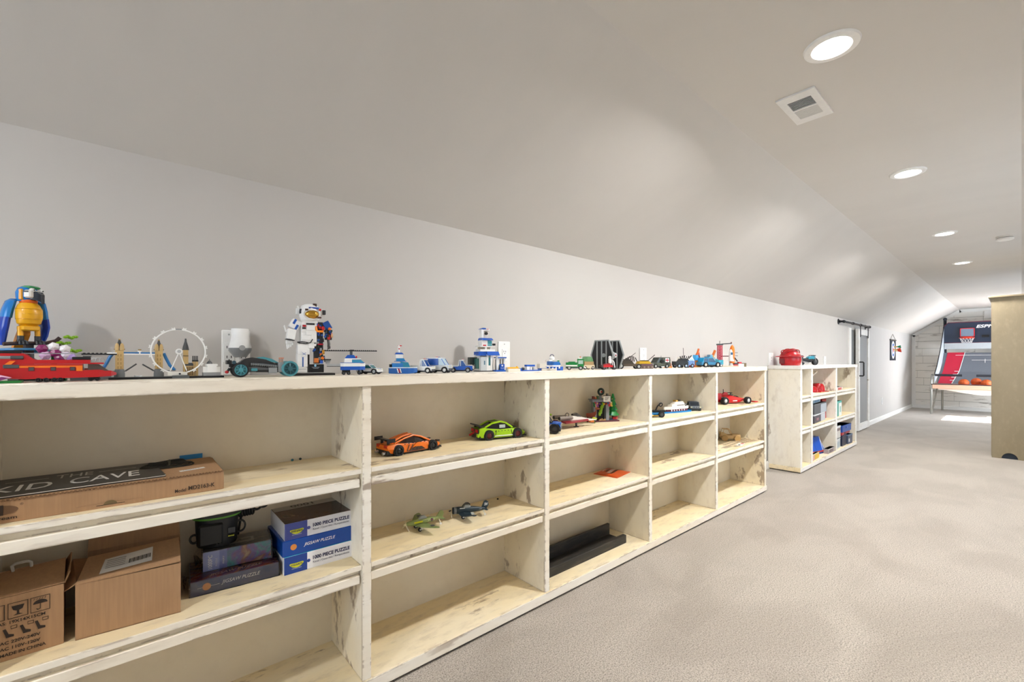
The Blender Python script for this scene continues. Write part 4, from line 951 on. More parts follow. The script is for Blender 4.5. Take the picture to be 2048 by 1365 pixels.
G().box(X(1520), X(1705), -.018, -.006, .010, .0205).build('wheel_platform', M('e6e4dc', .4), t, False); G().box(X(1560), X(1720), -.033, -.006, .0001, .010, .001).build('wheel_base', M('54585a', .4), t); G().cyl((cx+.002, -.0225, .0145), (cx+.002, -.0185, .0145), .0028, n=10).build('drive', BLACK, t)
# clock tower and palace
x = X(1697); ct = G().box(x-.0065, x+.0065, .002, .016, .0065, Z(690)).build('clock_tower', TN, t, False)
G().lathe([(.009, Z(690)), (.0075, Z(660)), (.0045, Z(625)), (.003, Z(610)), (.002, Z(580))], (x, .009, 0), n=4).build('spire', M('3f4142', .5), ct); G().box(x-.0068, x+.0068, .0018, .0162, Z(748), Z(742)).build('dark_band', M('4a3a2a', .5), ct, False)
pl_ = G().box(X(1680), X(1775), .0, .020, .0065, Z(840)).build('palace', TN, t, False); G().prism([(-.001, Z(840)), (.021, Z(840)), (.016, Z(812)), (.004, Z(812))], 'x', X(1680), X(1770)).build('palace_roof', M('44474a', .5), pl_, False)
g = G()
for px in (1690, 1707, 1724, 1741, 1758): g.box(X(px), X(px)+.0024, -.0008, .0, .009, Z(850))
g.build('palace_windows', M('6a5234', .5), pl_, False)
for px in (1775, 1806):
    p_ = G().box(X(px)-.0035, X(px)+.0035, .003, .013, .0065, Z(800)).build('palace_tower', TN, t, False); g = G()
    for dx in (-.002, .002): g.cyl((X(px)+dx, .008, Z(800)), (X(px)+dx, .008, Z(745)), .0013, n=6)
    g.box(X(px)-.004, X(px)+.004, .003, .013, Z(800), Z(785)); g.build('pinnacle', M('2f3032', .5), p_, False)
# gallery
gl = G().box(X(1865), X(2040), -.012, .018, .0065, Z(905)).build('gallery_step', M('9a9c9c', .4), t, False)
g = G(); g.box(X(1862), X(1920), -.011, .016, Z(905), Z(850)); g.box(X(1985), X(2040), -.011, .016, Z(905), Z(850)); g.box(X(1905), X(2000), -.015, .012, Z(905), Z(822)); g.box(X(1895), X(2010), -.016, .014, Z(842), Z(824)); g.build('gallery', WHITE, t, False)
G().lathe([(.0085, Z(822)), (.0078, Z(812)), (.004, Z(795)), (.0008, Z(788)), (.0006, Z(775))], (X(1932), 0, 0), n=14).build('dome', M('5a5d5f', .4), t)

# ------------------------------------------------------------------ dark car with teal wheels
t = thing('toy_car', 'dark futuristic toy car with teal wheels and canopy, below the plug-in diffuser', 'toy car', (.362, 1.742, T), -2)
TW = M('4f98a4', .15, 0, .15); DK = M('2b2b2c', .35)
G().prism([(-.080, .018), (.070, .014), (.070, .024), (-.02, .034), (-.082, .034)], 'y', -.022, .022).build('chassis', M('5a5c5e', .4), t, False)
G().prism([(-.088, .030), (-.070, .048), (-.052, .062), (-.030, .067), (.010, .060), (.052, .040), (.052, .030)], 'y', -.018, .018).build('body', DK, t, False)
G().prism([(-.030, .060), (-.012, .0675), (.004, .069), (.030, .062), (.056, .046), (.020, .052)], 'y', -.0165, .0165).build('canopy', TW, t, False)
G().tube([(-.035, -.021, .044), (.0, -.023, .042), (.046, -.022, .036)], .0042, 8).build('side_pipe', M('70767a', .3, .5), t); g = G()
for k in range(12): g.ring((-.034+.0066*k, -.022, .0437-.0006*k), .0045, .0007, 'x', 10, 4)
g.build('pipe_ribs', GREY, t); G().box(-.036, -.016, -.026, -.020, .020, .030, .001).build('sill_pod', TW, t); G().box(.018, .044, -.027, -.018, .012, .032, .001).build('side_block', GREY, t); G().box(-.02, .018, -.025, -.02, .016, .024).build('sill_panel', BLACK, t, False)
G().box(.048, .066, -.026, .026, .016, .050, .001).build('engine_block', M('8c9092', .4), t); g = G()
for k in range(3): g.cyl((.052+.005*k, -.022, .050), (.052+.005*k, -.022, .063), .002, n=7)
g.build('exhaust_stack', M('9a7a6a', .4), t); G().box(.05, .066, -.025, -.019, .0635, .066).build('stack_tip', M('d86a2a', .4), t, False)
G().box(-.104, -.090, -.020, .020, .044, .057, .001).build('spoiler', BLACK, t); G().box(-.096, -.076, -.006, .006, .034, .046).build('spoiler_arm', DK, t, False); G().tube([(-.095, -.01, .030), (-.103, -.012, .018)], .004, 7).build('rear_arm', BLACK, t)
G().ball((-.104, -.016, .018), (.006, .006, .005), 10, 7).build('tail_lamp', RED, t); G().cyl((-.084, -.023, .050), (-.084, -.016, .050), .006, n=12).build('side_lamp', M('2a4a58', .3), t)
for x, r, nm in ((-.066, .0245, 'wheel'), (.085, .0275, 'wheel')):
    for s in (-1, 1):
        big = x > 0
        o = G().lathe([(r*.78, -.008), (r*.98, -.007), (r, 0), (r*.98, .007), (r*.78, .008), (r*.78, -.008)], (x, s*.026, r), 'y', 24, False).build(nm, TW if big else RUBBER, t)
        g = G(); g.ring((x, s*.026-.006, r), r*.72, .0018, 'y', 24, 5); g.cyl((x, s*.026-.008, r), (x, s*.026+.008, r), r*.30, n=14)
        for k in range(8): a = R(45*k); g.tube([(x+r*.28*math.cos(a), s*.026-.006, r+r*.28*math.sin(a)), (x+r*.72*math.cos(a), s*.026-.006, r+r*.72*math.sin(a))], .0019, 5)
        g.cyl((x, s*.026-.003, r), (x, s*.026+.003, r), r*.78, n=24); g.build('rim', TW if not big else M('2f5f6a', .2), o)
G().box(.066, .086, -.019, .019, .022, .032).build('axle_arm', DK, t, False)

# ------------------------------------------------------------------ astronaut
t = thing('toy_astronaut', 'tall brick astronaut with gold visor, half white suit and half exposed mechanics', 'toy astronaut', (.535, 1.775, T), -96)
G().box(-.045, .030, -.075, .082, 0, .0085, .001).build('base', M('1d1b1c', .3), t)
WS = M('efeeec', .3)
lat = lambda px: (px-470)/4229
zz = lambda py: (1297-py)/4229
# local +y is to the viewer's right, +x towards the viewer
def blk(nm, mat, px0, px1, py0, py1, x0, x1, par=None, c=.001): return G().box(x0, x1, lat(px0), lat(px1), zz(py1), zz(py0), c).build(nm, mat, par or t)
blk('boot', WS, 255, 400, 1165, 1250, -.014, .026); blk('boot_cuff', LGREY, 262, 392, 1185, 1200, -.0145, .0265)
leg = blk('white_leg', WS, 262, 412, 955, 1160, -.016, .018); blk('thigh', WS, 268, 440, 800, 965, -.018, .019)
blk('leg_stripe', M('2a5fae', .3), 334, 352, 1005, 1158, .018, .0188, leg, 0); kn = blk('knee_pad', WS, 318, 398, 910, 1000, .019, .0215)
g = G()
for s in (-1, 1): g.tube([(.0220, lat(358)-.006*1, zz(955)+.004*s*-1), (.0220, lat(358)+.006, zz(955)+.004*s)], .0009, 4)
g.build('knee_mark', M('2a5fae', .3), kn)
pv = blk('pelvis', WS, 300, 540, 760, 830, -.018, .018); blk('hip_plate', WS, 420, 510, 790, 865, -.012, .021)
ch = blk('chest', WS, 318, 545, 460, 775, -.022, .020)
for (a, b, c_, d, m_) in ((322, 380, 575, 615, WS), (385, 470, 600, 655, WS), (322, 460, 660, 735, WS), (395, 520, 500, 580, WS)): blk('chest_panel', m_, a, b, c_, d, .020, .0225, ch)
blk('chest_tag', BLACK, 388, 512, 466, 492, .020, .022, ch, 0); blk('chest_gauge', M('b01820', .3), 335, 386, 496, 528, .020, .0235, ch); blk('gauge_slots', BLACK, 332, 384, 535, 562, .020, .0215, ch, 0)
blk('backpack', LGREY, 330, 610, 470, 760, -.045, -.022); blk('neck_ring', WS, 330, 560, 425, 465, -.020, .020)
# white arm
sh = G().box(-.014, .014, -.0165, .0165, -.017, .017, .001).xf(Matrix.Translation((0, lat(240), zz(492))) @ Matrix.Rotation(R(-28), 4, 'X')).build('shoulder', WS, t)
for dy in (-.011, .004): G().box(.0138, .0148, dy, dy+.008, -.017 if dy > 0 else -.002, .002 if dy > 0 else .017).xf(Matrix.Translation((0, lat(240), zz(492))) @ Matrix.Rotation(R(-28), 4, 'X')).build('shoulder_stripe', M('2458b0', .3), sh, False)
G().box(-.014, .016, -.014, .014, -.019, .019, .001).xf(Matrix.Translation((.004, lat(180), zz(650))) @ Matrix.Rotation(R(-10), 4, 'X')).build('forearm', WS, t); G().box(-.0145, .0165, -.0145, .0145, -.0215, -.0195).xf(Matrix.Translation((.004, lat(180), zz(650))) @ Matrix.Rotation(R(-10), 4, 'X')).build('cuff', BLACK, t, False)
hn = G().box(-.006, .010, lat(112), lat(196), zz(800), zz(740), .002).build('hand', WS, t)
for k in range(4): G().tube([(.004, lat(122)+.0045*k, zz(800)), (.008, lat(122)+.0043*k, zz(840)), (.010, lat(126)+.0038*k, zz(878-14*k))], .0022, 6).build('finger', WS, hn)
G().tube([(.006, lat(192), zz(770)), (.012, lat(200), zz(800)), (.014, lat(190), zz(815))], .0022, 6).build('thumb', WS, hn)
G().prism([(lat(82), zz(520)), (lat(98), zz(500)), (lat(128), zz(600)), (lat(108), zz(615))], 'x', -.010, -.006).build('arm_fin', WS, t, False)
G().tube([(.016, lat(262), zz(770)), (.020, lat(300), zz(785)), (.023, lat(380), zz(792)), (.024, lat(450), zz(775)), (.024, lat(480), zz(720))], .0018, 6).build('hose', BLACK, t); G().tube([(.016, lat(262), zz(770)), (.021, lat(330), zz(762)), (.023, lat(410), zz(775))], .0018, 6).build('hose', BLACK, t)
# exposed half
g = blk('inner_torso', M('1f2430', .4), 545, 650, 440, 790, -.018, .010)
mc = ['1a4fa8', 'c8281c', '1c3a2c', '1d1e22', 'f07a1a', '1a4fa8', '222226', '8c9092', '7a1c2c', '1d4a8c']
random.seed(11)
def greeble(n, px0, px1, py0, py1, x0, x1):
    for k in range(n):
        px = random.uniform(px0, px1-25); py = random.uniform(py0, py1-30); w_, h_ = random.uniform(18, 42), random.uniform(22, 55); x = random.uniform(x0, x1)
        if k % 3: blk('mechanism', M(mc[k % len(mc)], .3), px, min(px+w_, px1), py, min(py+h_, py1), x-.008, x)
        else: G().cyl((x-.006, lat(px+15), zz(py+20)), (x+.002, lat(px+15), zz(py+20)), .0042, n=9).build('pin', M(mc[k % len(mc)], .3), t)
greeble(26, 500, 665, 450, 790, .010, .020)
G().tube([(.018, lat(530), zz(515)), (.022, lat(540), zz(575)), (.023, lat(560), zz(592)), (.022, lat(640), zz(592))], .0042, 8).build('orange_hose', M('f58a1c', .3), t)
G().ball((.020, lat(640), zz(540)), (.006, .0065, .008), 10, 7).build('red_dome', RED, t)
blk('red_belt', M('a8182c', .3), 565, 650, 785, 810, .0, .016)
blk('inner_leg', M('20242a', .4), 520, 655, 800, 1110, -.014, .006); greeble(18, 495, 675, 800, 1110, .006, .015)
blk('orange_shin', M('c8702c', .35), 510, 575, 1020, 1095, .006, .018); G().ball((.014, lat(638), zz(1020)), .006, 10, 7).build('orange_joint', ORANGE, t)
blk('blue_shin', BLUE, 595, 640, 1055, 1110, .006, .017); g = blk('hazard_tile', YELLOW, 635, 668, 885, 960, .012, .0165)
for k in range(3): blk('hazard_stripe', BLACK, 636, 667, 892+24*k, 902+24*k, .0165, .0170, g, 0)
sb_ = G().box(-.012, .012, -.012, .012, -.016, .016, .001).xf(Matrix.Translation((0, lat(715), zz(490))) @ Matrix.Rotation(R(30), 4, 'X')).build('blue_shoulder', M('1f4f9c', .3), t)
blk('inner_arm', M('1c1c20', .4), 690, 790, 560, 720, -.012, .006); greeble(14, 660, 800, 540, 730, .006, .014); G().ball((.014, lat(745), zz(545)), .006, 10, 7).build('orange_elbow', ORANGE, t); G().ball((.012, lat(785), zz(655)), (.005, .004, .008), 10, 7).build('tan_elbow', M('d8a878', .4), t)
hn = G().tube([(.004, lat(735), zz(720)), (.008, lat(740), zz(790)), (.010, lat(735), zz(830))], .005, 8).build('dark_hand', M('2a2622', .4), t)
for k in range(3): G().tube([(.008, lat(722)+.004*k, zz(825)), (.012, lat(724)+.0035*k, zz(855)), (.014, lat(716)+.004*k, zz(880-8*k))], .0019, 6).build('finger', M('2a2622', .4), hn)
blk('plaque', M('17191c', .25), 425, 660, 1120, 1250, -.010, .012); blk('support_post', BLACK, 420, 470, 900, 1240, -.03, -.02)
pm = G().prism([(lat(530)+.004*math.cos(R(a)), zz(1140)+.0045*math.sin(R(a))) for a in range(0, 360, 20)], 'x', .012, .0126).build('plaque_emblem', M('8cc4e4', .3), t, False)
for k in range(3): blk('plaque_print', M('8a9098', .4), 475+12*k, 595-10*k, 1163+11*k, 1168+11*k, .012, .0124, None, 0)
# helmet
hx = -.002
hm = G().loft([[(hx+.034*s_*math.cos(a), lat(460)+.037*s_*math.sin(a), z) for a in [2*math.pi*k/16 for k in range(16)]] for s_, z in ((.62, zz(440)), (.88, zz(415)), (1.0, zz(360)), (1.02, zz(290)), (.96, zz(230)), (.80, zz(185)), (.50, zz(158)), (.2, zz(150)))]).build('helmet', WS, t)
G().ball((hx+.019, lat(470), zz(325)), (.022, .0265, .0195), 20, 12).build('visor', GOLD, hm)
G().ring((0, 0, 0), 1, .055, 'x', 30, 5).xf(Matrix.Translation((hx+.028, lat(468), zz(323))) @ Matrix.Diagonal((.04, .0285, .0212, 1))).build('visor_frame', WS, hm)
for px in (378, 395, 590, 560): G().box(hx+.030, hx+.036, lat(px)-.003, lat(px)+.003, zz(258 if px < 450 else 375)-.003, zz(258 if px < 450 else 375)+.003).build('visor_clip', M('4a2a20', .4), hm, False)
G().box(.018, .030, lat(420), lat(570), zz(238), zz(212), .001).build('brow_band', M('2048a0', .3), hm); G().box(.0, .022, lat(490), lat(545), zz(198), zz(150), .001).build('dark_stripe', M('3a241c', .4), hm); G().box(.022, .030, lat(575), lat(602), zz(265), zz(232)).build('red_tile', RED, hm, False)
for px in (320, 665): G().box(-.004, .014, lat(px)-.0055, lat(px)+.0055, zz(318), zz(242), .0015).build('helmet_lamp', M('3a3c40', .4), hm); 
for px in (285, 662): G().box(-.008, .004, lat(px)-.007, lat(px)+.007, zz(330), zz(230), .0015).build('lamp_housing', WS, hm)
G().prism([(lat(262), zz(205)), (lat(280), zz(195)), (lat(310), zz(265)), (lat(290), zz(270))], 'x', .006, .012).build('antenna_fin', WS, hm, False)
# ================================================================== more toys on the shelf top
PB_ = M('1a58b8', .3); PG = 'police toys on the shelf top'
t = thing('toy_police_helicopter', 'white and blue toy helicopter with dark rotor, right of the astronaut', 'toy helicopter', (.685, 1.745, T), -18)
cabst = lambda z0, z1, k: G().loft([[(x, -w*k, z0), (x, w*k, z0), (x, w*k, z1), (x, -w*k, z1)] for x, w in ((-.046, .014), (-.035, .022), (.025, .022), (.040, .016), (.046, .010))])
cabst(.019, .033, 1).build('lower_hull', PB_, t, False); cabst(.033, .047, 1).build('hull', WHITE, t, False)
G().loft([[(x, -.021, z0), (x, .021, z0), (x, .019, z1), (x, -.019, z1)] for x, z0, z1 in ((-.005, .046, .060), (.028, .046, .060), (.040, .046, .050))]).build('windscreen', SKYGLASS, t, False)
G().box(-.032, -.004, -.021, .021, .047, .062).build('cabin', WHITE, t, False); G().box(-.03, .030, -.018, .018, .061, .065).build('roof_plate', WHITE, t, False)
G().prism([(-.03, .065), (.012, .065), (.004, .078), (-.020, .078)], 'y', -.014, .014).build('engine_cover', PB_, t, False); G().cyl((.010, -.012, .070), (.015, -.012, .070), .0045, n=10).build('beacon', RED, t)
G().cyl((-.006, 0, .078), (-.006, 0, .093), .0055, n=10).build('mast', DGREY, t)
r_ = G().box(-.105, .092, -.006, .006, .0925, .0955).build('rotor_blade', BLACK, t, False); G().box(-.012, .002, -.05, .05, .0955, .098).build('cross_blade', BLACK, r_, False); G().studs(-.105, .092, -.006, .003, .0955, .008, .0026, .002).build('blade_studs', BLACK, r_, False)
G().box(-.095, -.044, -.009, .009, .034, .044).build('tail_boom', LGREY, t, False); G().box(-.095, -.044, -.0095, .0095, .0325, .0345).build('boom_stripe', BLACK, t, False); G().prism([(-.100, .044), (-.085, .044), (-.080, .060), (-.098, .064)], 'y', -.003, .003).build('tail_fin', LGREY, t, False)
G().box(-.108, -.080, -.012, .012, .058, .062).build('tail_plane', BLACK, t, False); G().tube([(-.102, -.006, .050), (-.104, -.006, .075)], .0018, 6).build('tail_rotor', BLACK, t)
G().box(-.046, .044, -.0225, .0225, .0465, .0485).build('blue_line', PB_, t, False)
wheels(t, (-.034, -.016), .014, .0068, .008, DGREY); wheels(t, (.024,), .008, .0062, .007, DGREY)
G().box(-.04, -.01, -.010, .010, .009, .019).build('landing_gear', BLACK, t, False); G().cyl((.024, 0, .006), (.024, 0, .02), .003, n=8).build('nose_gear', BLACK, t)
brick_car('toy_sports_car', 'small white toy sports car with blue stripes, beside the white and blue helicopter', 'toy car', (.768, 1.775, T), -52, .098, .044, .040, WHITE, WHITE, TEALGLASS, 'sedan', None, LGREY, None, WHITE, .0115, stripe=PB_)
# police boat
t = thing('toy_police_boat', 'blue toy police boat with white mast and red lamp', 'toy boat', (.905, 1.752, T), -22)
hull = [(-.058, .022, .002, .024), (-.03, .025, 0, .024), (.02, .025, 0, .024), (.045, .016, .002, .024), (.062, .003, .006, .025)]
G().loft([[(x, -w*.8, z0), (x, w*.8, z0), (x, w, z1), (x, -w, z1)] for x, w, z0, z1 in hull]).build('hull', M('1c62b4', .3), t, False)
G().loft([[(x, -w*1.02, .0240), (x, w*1.02, .0240), (x, w*1.02, .0275), (x, -w*1.02, .0275)] for x, w, z0, z1 in hull]).build('deck', M('d8e4ea', .3), t, False)
for k in range(3): G().prism([(-.022+.006*k, .004), (-.018+.006*k, .004), (-.023+.006*k, .022), (-.027+.006*k, .022)], 'y', -.0262, -.0235).build('hull_stripe', [WHITE, RED, WHITE][k], t, False)
G().box(-.045, .0, -.018, .018, .0275, .045).build('cabin', M('2a78c0', .3), t, False); G().prism([(-.010, .0275), (.030, .0275), (.022, .048), (-.010, .052)], 'y', -.017, .017).build('wheelhouse_glass', M('3a94b4', .1, 0, .25), t, False)
G().box(-.034, .014, -.0185, .0185, .052, .0545).build('roof_plate', PB_, t, False); G().prism([(-.028, .0545), (.010, .0545), (.004, .066), (-.028, .066)], 'y', -.015, .015).build('upper_bridge', M('2f8cc8', .12, 0, .2), t, False)
G().box(-.030, .0, -.012, .012, .066, .083).build('tower_posts', WHITE, t, False); G().prism([(-.034, .083), (.004, .083), (-.004, .090), (-.028, .090)], 'y', -.015, .015).build('tower_roof', PB_, t, False)
G().cyl((-.016, 0, .090), (-.016, 0, .122), .0042, n=8).build('mast', WHITE, t); G().cyl((-.016, -.012, .106), (-.016, .012, .106), .0024, n=6).build('mast_arm', WHITE, t)
G().box(-.020, -.004, -.003, .003, .118, .122).build('beacon', RED, t, False); G().cyl((-.016, -.012, .106), (-.016, -.016, .106), .003, n=8).build('port_lamp', RED, t); G().cyl((-.016, .012, .106), (-.016, .016, .106), .003, n=8).build('starboard_lamp', GREEN, t)
G().cyl((-.05, 0, .0275), (-.05, 0, .040), .006, n=10).build('stern_drum', BLACK, t)
brick_car('toy_police_pickup', 'blue and white toy police pickup with red and blue lights, right of the boat', 'toy car', (1.004, 1.752, T), -52, .100, .044, .060, WHITE, WHITE, M('1f4f9a', .12, 0, .2), 'pickup', (RED, PB_), WHITE, PG, hood=PB_)
brick_car('toy_police_van', 'white and blue toy police van between two police trucks', 'toy van', (1.090, 1.752, T), -54, .108, .050, .068, M('cfd6da', .3), PB_, M('bcd6e4', .1, 0, .2), 'van', (RED, PB_), WHITE, PG, hood=WHITE, roof=WHITE, stripe=PB_)
c_ = brick_car('toy_police_truck', 'blue toy police off-road truck left of the toy police station', 'toy truck', (1.205, 1.75, T), -38, .115, .050, .058, PB_, M('cfd6da', .3), M('2a62b0', .12, 0, .2), 'pickup', (RED, PB_), LGREY, PG, hood=M('2a6cc4', .3), bumper=BLACK)
g = G().tube([(.058, -.018, .012), (.066, -.018, .016), (.066, -.018, .032), (.056, -.018, .036)], .002, 5); g.tube([(.058, .018, .012), (.066, .018, .016), (.066, .018, .032), (.056, .018, .036)], .002, 5); g.tube([(.066, -.018, .024), (.066, .018, .024)], .002, 5); g.build('bull_bar', BLACK, c_)
# police station
t = thing('toy_police_station', 'white and blue toy police station with a stacked watchtower', 'toy building', (1.405, 1.805, T), -14)
lx = lambda px: (px-1475)/2501
lz = lambda py: (728-py)/2501
def pb(nm, m, a, b, c, d, y0, y1, par=None): return G().box(lx(a), lx(b), y0, y1, lz(d), lz(c)).build(nm, m, par or t, False)
pb('base_plate', DGREY, 1335, 1600, 715, 727, -.035, .045); pb('forecourt', PB_, 1530, 1725, 708, 727, -.06, .02)
mb_ = pb('back_wall', WHITE, 1345, 1600, 520, 715, .030, .040); pb('side_wall', WHITE, 1340, 1352, 520, 715, -.03, .03); pb('door_post', WHITE, 1435, 1460, 510, 715, -.034, -.022); pb('door_post', WHITE, 1490, 1512, 510, 715, -.034, -.022); pb('corner_post', WHITE, 1575, 1600, 520, 715, -.034, -.022)
pb('teal_window', TEALGLASS, 1460, 1490, 545, 650, -.031, -.026); pb('window_sill', WHITE, 1460, 1490, 650, 715, -.033, -.024); pb('inner_wall', M('cfc6b4', .5), 1512, 1575, 520, 715, .02, .028)
dr = pb('grey_door', M('c3c9cc', .3), 1352, 1432, 540, 715, -.036, -.030); pb('door_window', M('5f7f92', .15), 1395, 1412, 590, 640, -.0368, -.036, dr)
G().prism([(-.045, lz(522)), (.045, lz(522)), (.036, lz(472)), (-.030, lz(472))], 'x', lx(1440), lx(1606)).build('main_roof', PB_, t, False); pb('side_roof', PB_, 1330, 1440, 475, 515, -.03, .035); g = G().studs(lx(1300), lx(1420), -.040, -.03, lz(515), .008); g.box(lx(1296), lx(1425), -.042, -.028, lz(525), lz(515)); g.build('awning', PB_, t, False)
pb('left_window', M('2a3a38', .2), 1240, 1340, 545, 640, .0, .03); pb('left_wall', M('3a6a64', .2), 1300, 1340, 560, 690, -.026, -.004)
lw = pb('balcony', WHITE, 1350, 1555, 445, 472, -.03, .03); pb('balcony_rail', WHITE, 1420, 1440, 410, 445, -.03, -.02); pb('balcony_rail', WHITE, 1490, 1500, 410, 445, -.03, -.02); pb('balcony_back', M('d8cdb8', .5), 1360, 1545, 410, 445, .005, .015); pb('balcony_floor', WHITE, 1350, 1556, 403, 414, -.032, .03)
pb('flag_plate', RED, 1395, 1430, 388, 402, -.032, -.02); pb('searchlight', BLACK, 1530, 1562, 370, 395, -.03, -.018); pb('searchlight_stand', LGREY, 1540, 1552, 395, 405, -.027, -.02)
tw = pb('tower_room', WHITE, 1380, 1458, 330, 404, -.024, .024); pb('room_wall', WHITE, 1458, 1525, 330, 404, -.004, .024, tw); wn_ = pb('room_window', M('3f9aa8', .15), 1458, 1520, 335, 400, -.022, -.016); text(t, 'POLICE', (lx(1463), -.0222, lz(385)), (1, 0, 0), (0, 0, 1), .021, .004, WHITE)
G().prism([(-.034, lz(330)), (.03, lz(330)), (.02, lz(300)), (-.014, lz(300))], 'x', lx(1380), lx(1530)).build('tower_roof', PB_, t, False)
pb('upper_column', WHITE, 1385, 1415, 195, 302, -.014, .018); pb('upper_wall', M('e6dfd6', .4), 1415, 1500, 205, 302, .004, .018); G().cyl((lx(1465), -.006, lz(240)), (lx(1465), .006, lz(240)), .0075, n=14).build('camera', BLACK, t)
G().prism([(lx(1372), lz(190)), (lx(1450), lz(190)), (lx(1440), lz(172)), (lx(1400), lz(172))], 'y', -.016, .018).build('top_roof', PB_, t, False); pb('top_cap', WHITE, 1385, 1500, 183, 206, -.012, .018); pb('red_tile', RED, 1455, 1485, 184, 190, -.013, 0)
ks = pb('kiosk', M('d8cdb8', .5), 1600, 1680, 570, 710, -.02, .01); g = G()
for px in (1602, 1640, 1675): g.box(lx(px), lx(px)+.004, -.034, -.028, lz(650), lz(560))
g.build('kiosk_posts', WHITE, t, False); pb('kiosk_panel', PB_, 1615, 1678, 632, 712, -.040, -.032); text(t, 'POLICE', (lx(1622), -.0402, lz(690)), (1, 0, 0), (0, 0, 1), .020, .0045, WHITE)
G().cyl((lx(1646), -.0402, lz(652)), (lx(1646), -.0408, lz(652)), .005, n=6).build('police_star', WHITE, t); pb('kiosk_side', WHITE, 1678, 1698, 560, 712, -.036, .01); pb('kiosk_roof', PB_, 1590, 1705, 543, 556, -.042, .015); G().studs(lx(1600), lx(1700), -.036, -.02, lz(543), .009).build('roof_studs', WHITE, t, False)
# small bits right of the station
t = thing('toy_beam_model', 'low white toy with a yellow beam, right of the toy police station', 'toy', (1.470, 1.668, T), -10)
G().box(-.04, .030, -.012, .012, 0, .016).build('body', M('efe7d6', .3), t, False); G().box(-.042, .022, -.010, .010, .0162, .0232, .001).build('beam', YELLOW, t); G().box(.030, .042, -.010, .010, .003, .018).build('blue_end', PB_, t, False); G().box(-.045, -.038, -.006, .006, .004, .022).build('grey_post', LGREY, t, False); G().cyl((.012, -.008, .023), (.012, -.008, .028), .004, n=8).build('stud', YELLOW, t)
t = thing('toy_plate_model', 'tiny blue and white toy on a blue plate, right of the yellow beam', 'toy', (1.655, 1.745, T), -10)
G().box(-.055, .05, -.016, .016, 0, .006).build('plate', PB_, t, False); G().box(-.028, -.012, -.012, .012, .006, .024).build('white_post', WHITE, t, False); G().box(-.03, .022, -.012, .012, .024, .034).build('blue_beam', PB_, t, False)
for x in (.0, .018): G().box(x-.005, x+.005, -.010, .010, .006, .020).build('leg', LGREY if x else WHITE, t, False)
G().ball((-.05, -.004, .012), (.012, .008, .008), 10, 7).build('dark_wheel', BLACK, t)
t = thing('toy_rescue_boat', 'white and blue toy rescue boat with domed white bridge and side booms', 'toy boat', (1.815, 1.75, T), -24)
G().loft([[(x, -w*.7, 0), (x, w*.7, 0), (x, w, .022), (x, -w, .022)] for x, w in ((-.07, .020), (0, .030), (.05, .028), (.075, .010))]).build('hull', PB_, t, False)
G().loft([[(x, -w*.5-.02, 0), (x, w*.2-.02, 0), (x, w*.3-.02, .012), (x, -w*.6-.02, .012)] for x, w in ((-.06, .012), (-.02, .022), (.02, .02), (.03, .006))]).build('side_float', M('e2dcd0', .3), t, False)
G().box(-.072, -.03, -.024, .024, .014, .038).build('stern_block', M('d8d4ca', .35), t, False); G().box(-.03, .05, -.026, .026, .022, .030).build('white_deck', WHITE, t, False); g = G()
for x in (-.02, .0, .02, .04): g.box(x, x+.008, -.028, -.026, .012, .026)
g.build('deck_fittings', WHITE, t, False)
G().box(-.012, .046, -.022, .022, .030, .052).build('cabin', M('2a6cbc', .3), t, False); G().prism([(.02, .052), (.046, .052), (.056, .034), (.046, .030)], 'y', -.020, .020).build('windscreen', M('2a86c4', .1, 0, .2), t, False)
G().box(-.014, .040, -.020, .020, .0522, .060).build('roof', WHITE, t, False); G().ball((.010, 0, .068), (.016, .015, .012), 12, 8).build('dome', WHITE, t); G().ring((.010, 0, .078), .012, .002, 'y', 14, 5, 10, 170).build('dome_band', NAVY, t)
for s_, c_ in ((-1, GREEN), (1, RED)):
    b_ = G().box(.004, .018, s_*.022, s_*.088, .050, .058).build('boom', M('efe9df', .3), t, False); G().box(.006, .016, s_*.088, s_*.094, .051, .057).build('boom_lamp', c_, b_, False)
# green truck
t = thing('toy_garbage_truck', 'green and white toy recycling truck left of the tall grey spaceship', 'toy truck', (2.025, 1.748, T), -48)
GR = M('14803c', .3)
G().box(-.055, .05, -.022, .022, .010, .018).build('chassis', DGREY, t, False); G().box(-.055, .012, -.024, .024, .018, .045).build('hopper', GR, t, False); G().box(-.055, .012, -.0255, -.024, .022, .030).build('white_strip', WHITE, t, False)
G().box(.014, .050, -.023, .023, .018, .036).build('cab_base', GR, t, False); G().box(.016, .048, -.021, .021, .036, .058).build('cab_window', M('cfe6dc', .1, 0, .2), t, False); g = G()
for y in (-.023, .019): g.box(.014, .018, y, y+.004, .036, .058); g.box(.046, .050, y, y+.004, .036, .058)
g.build('cab_pillars', GR, t, False); G().box(.012, .052, -.024, .024, .058, .066, .001).build('cab_roof', GR, t); G().box(.020, .042, -.016, .016, .066, .074).build('roof_rack', WHITE, t, False); G().cyl((.03, -.008, .074), (.03, -.008, .080), .004, n=8).build('roof_beacon', ORANGE, t)
G().box(.050, .056, -.022, .022, .012, .022).build('bumper', WHITE, t, False); g = G().tube([(.056, -.024, .014), (.062, -.024, .014), (.062, .024, .014), (.056, .024, .014)], .002, 5); g.build('guard_rail', WHITE, t)
wheels(t, (-.035, .032), .020, .0125, .010, LGREY); G().box(-.04, .0, -.018, .018, .045, .050).build('lid', GR, t, False)
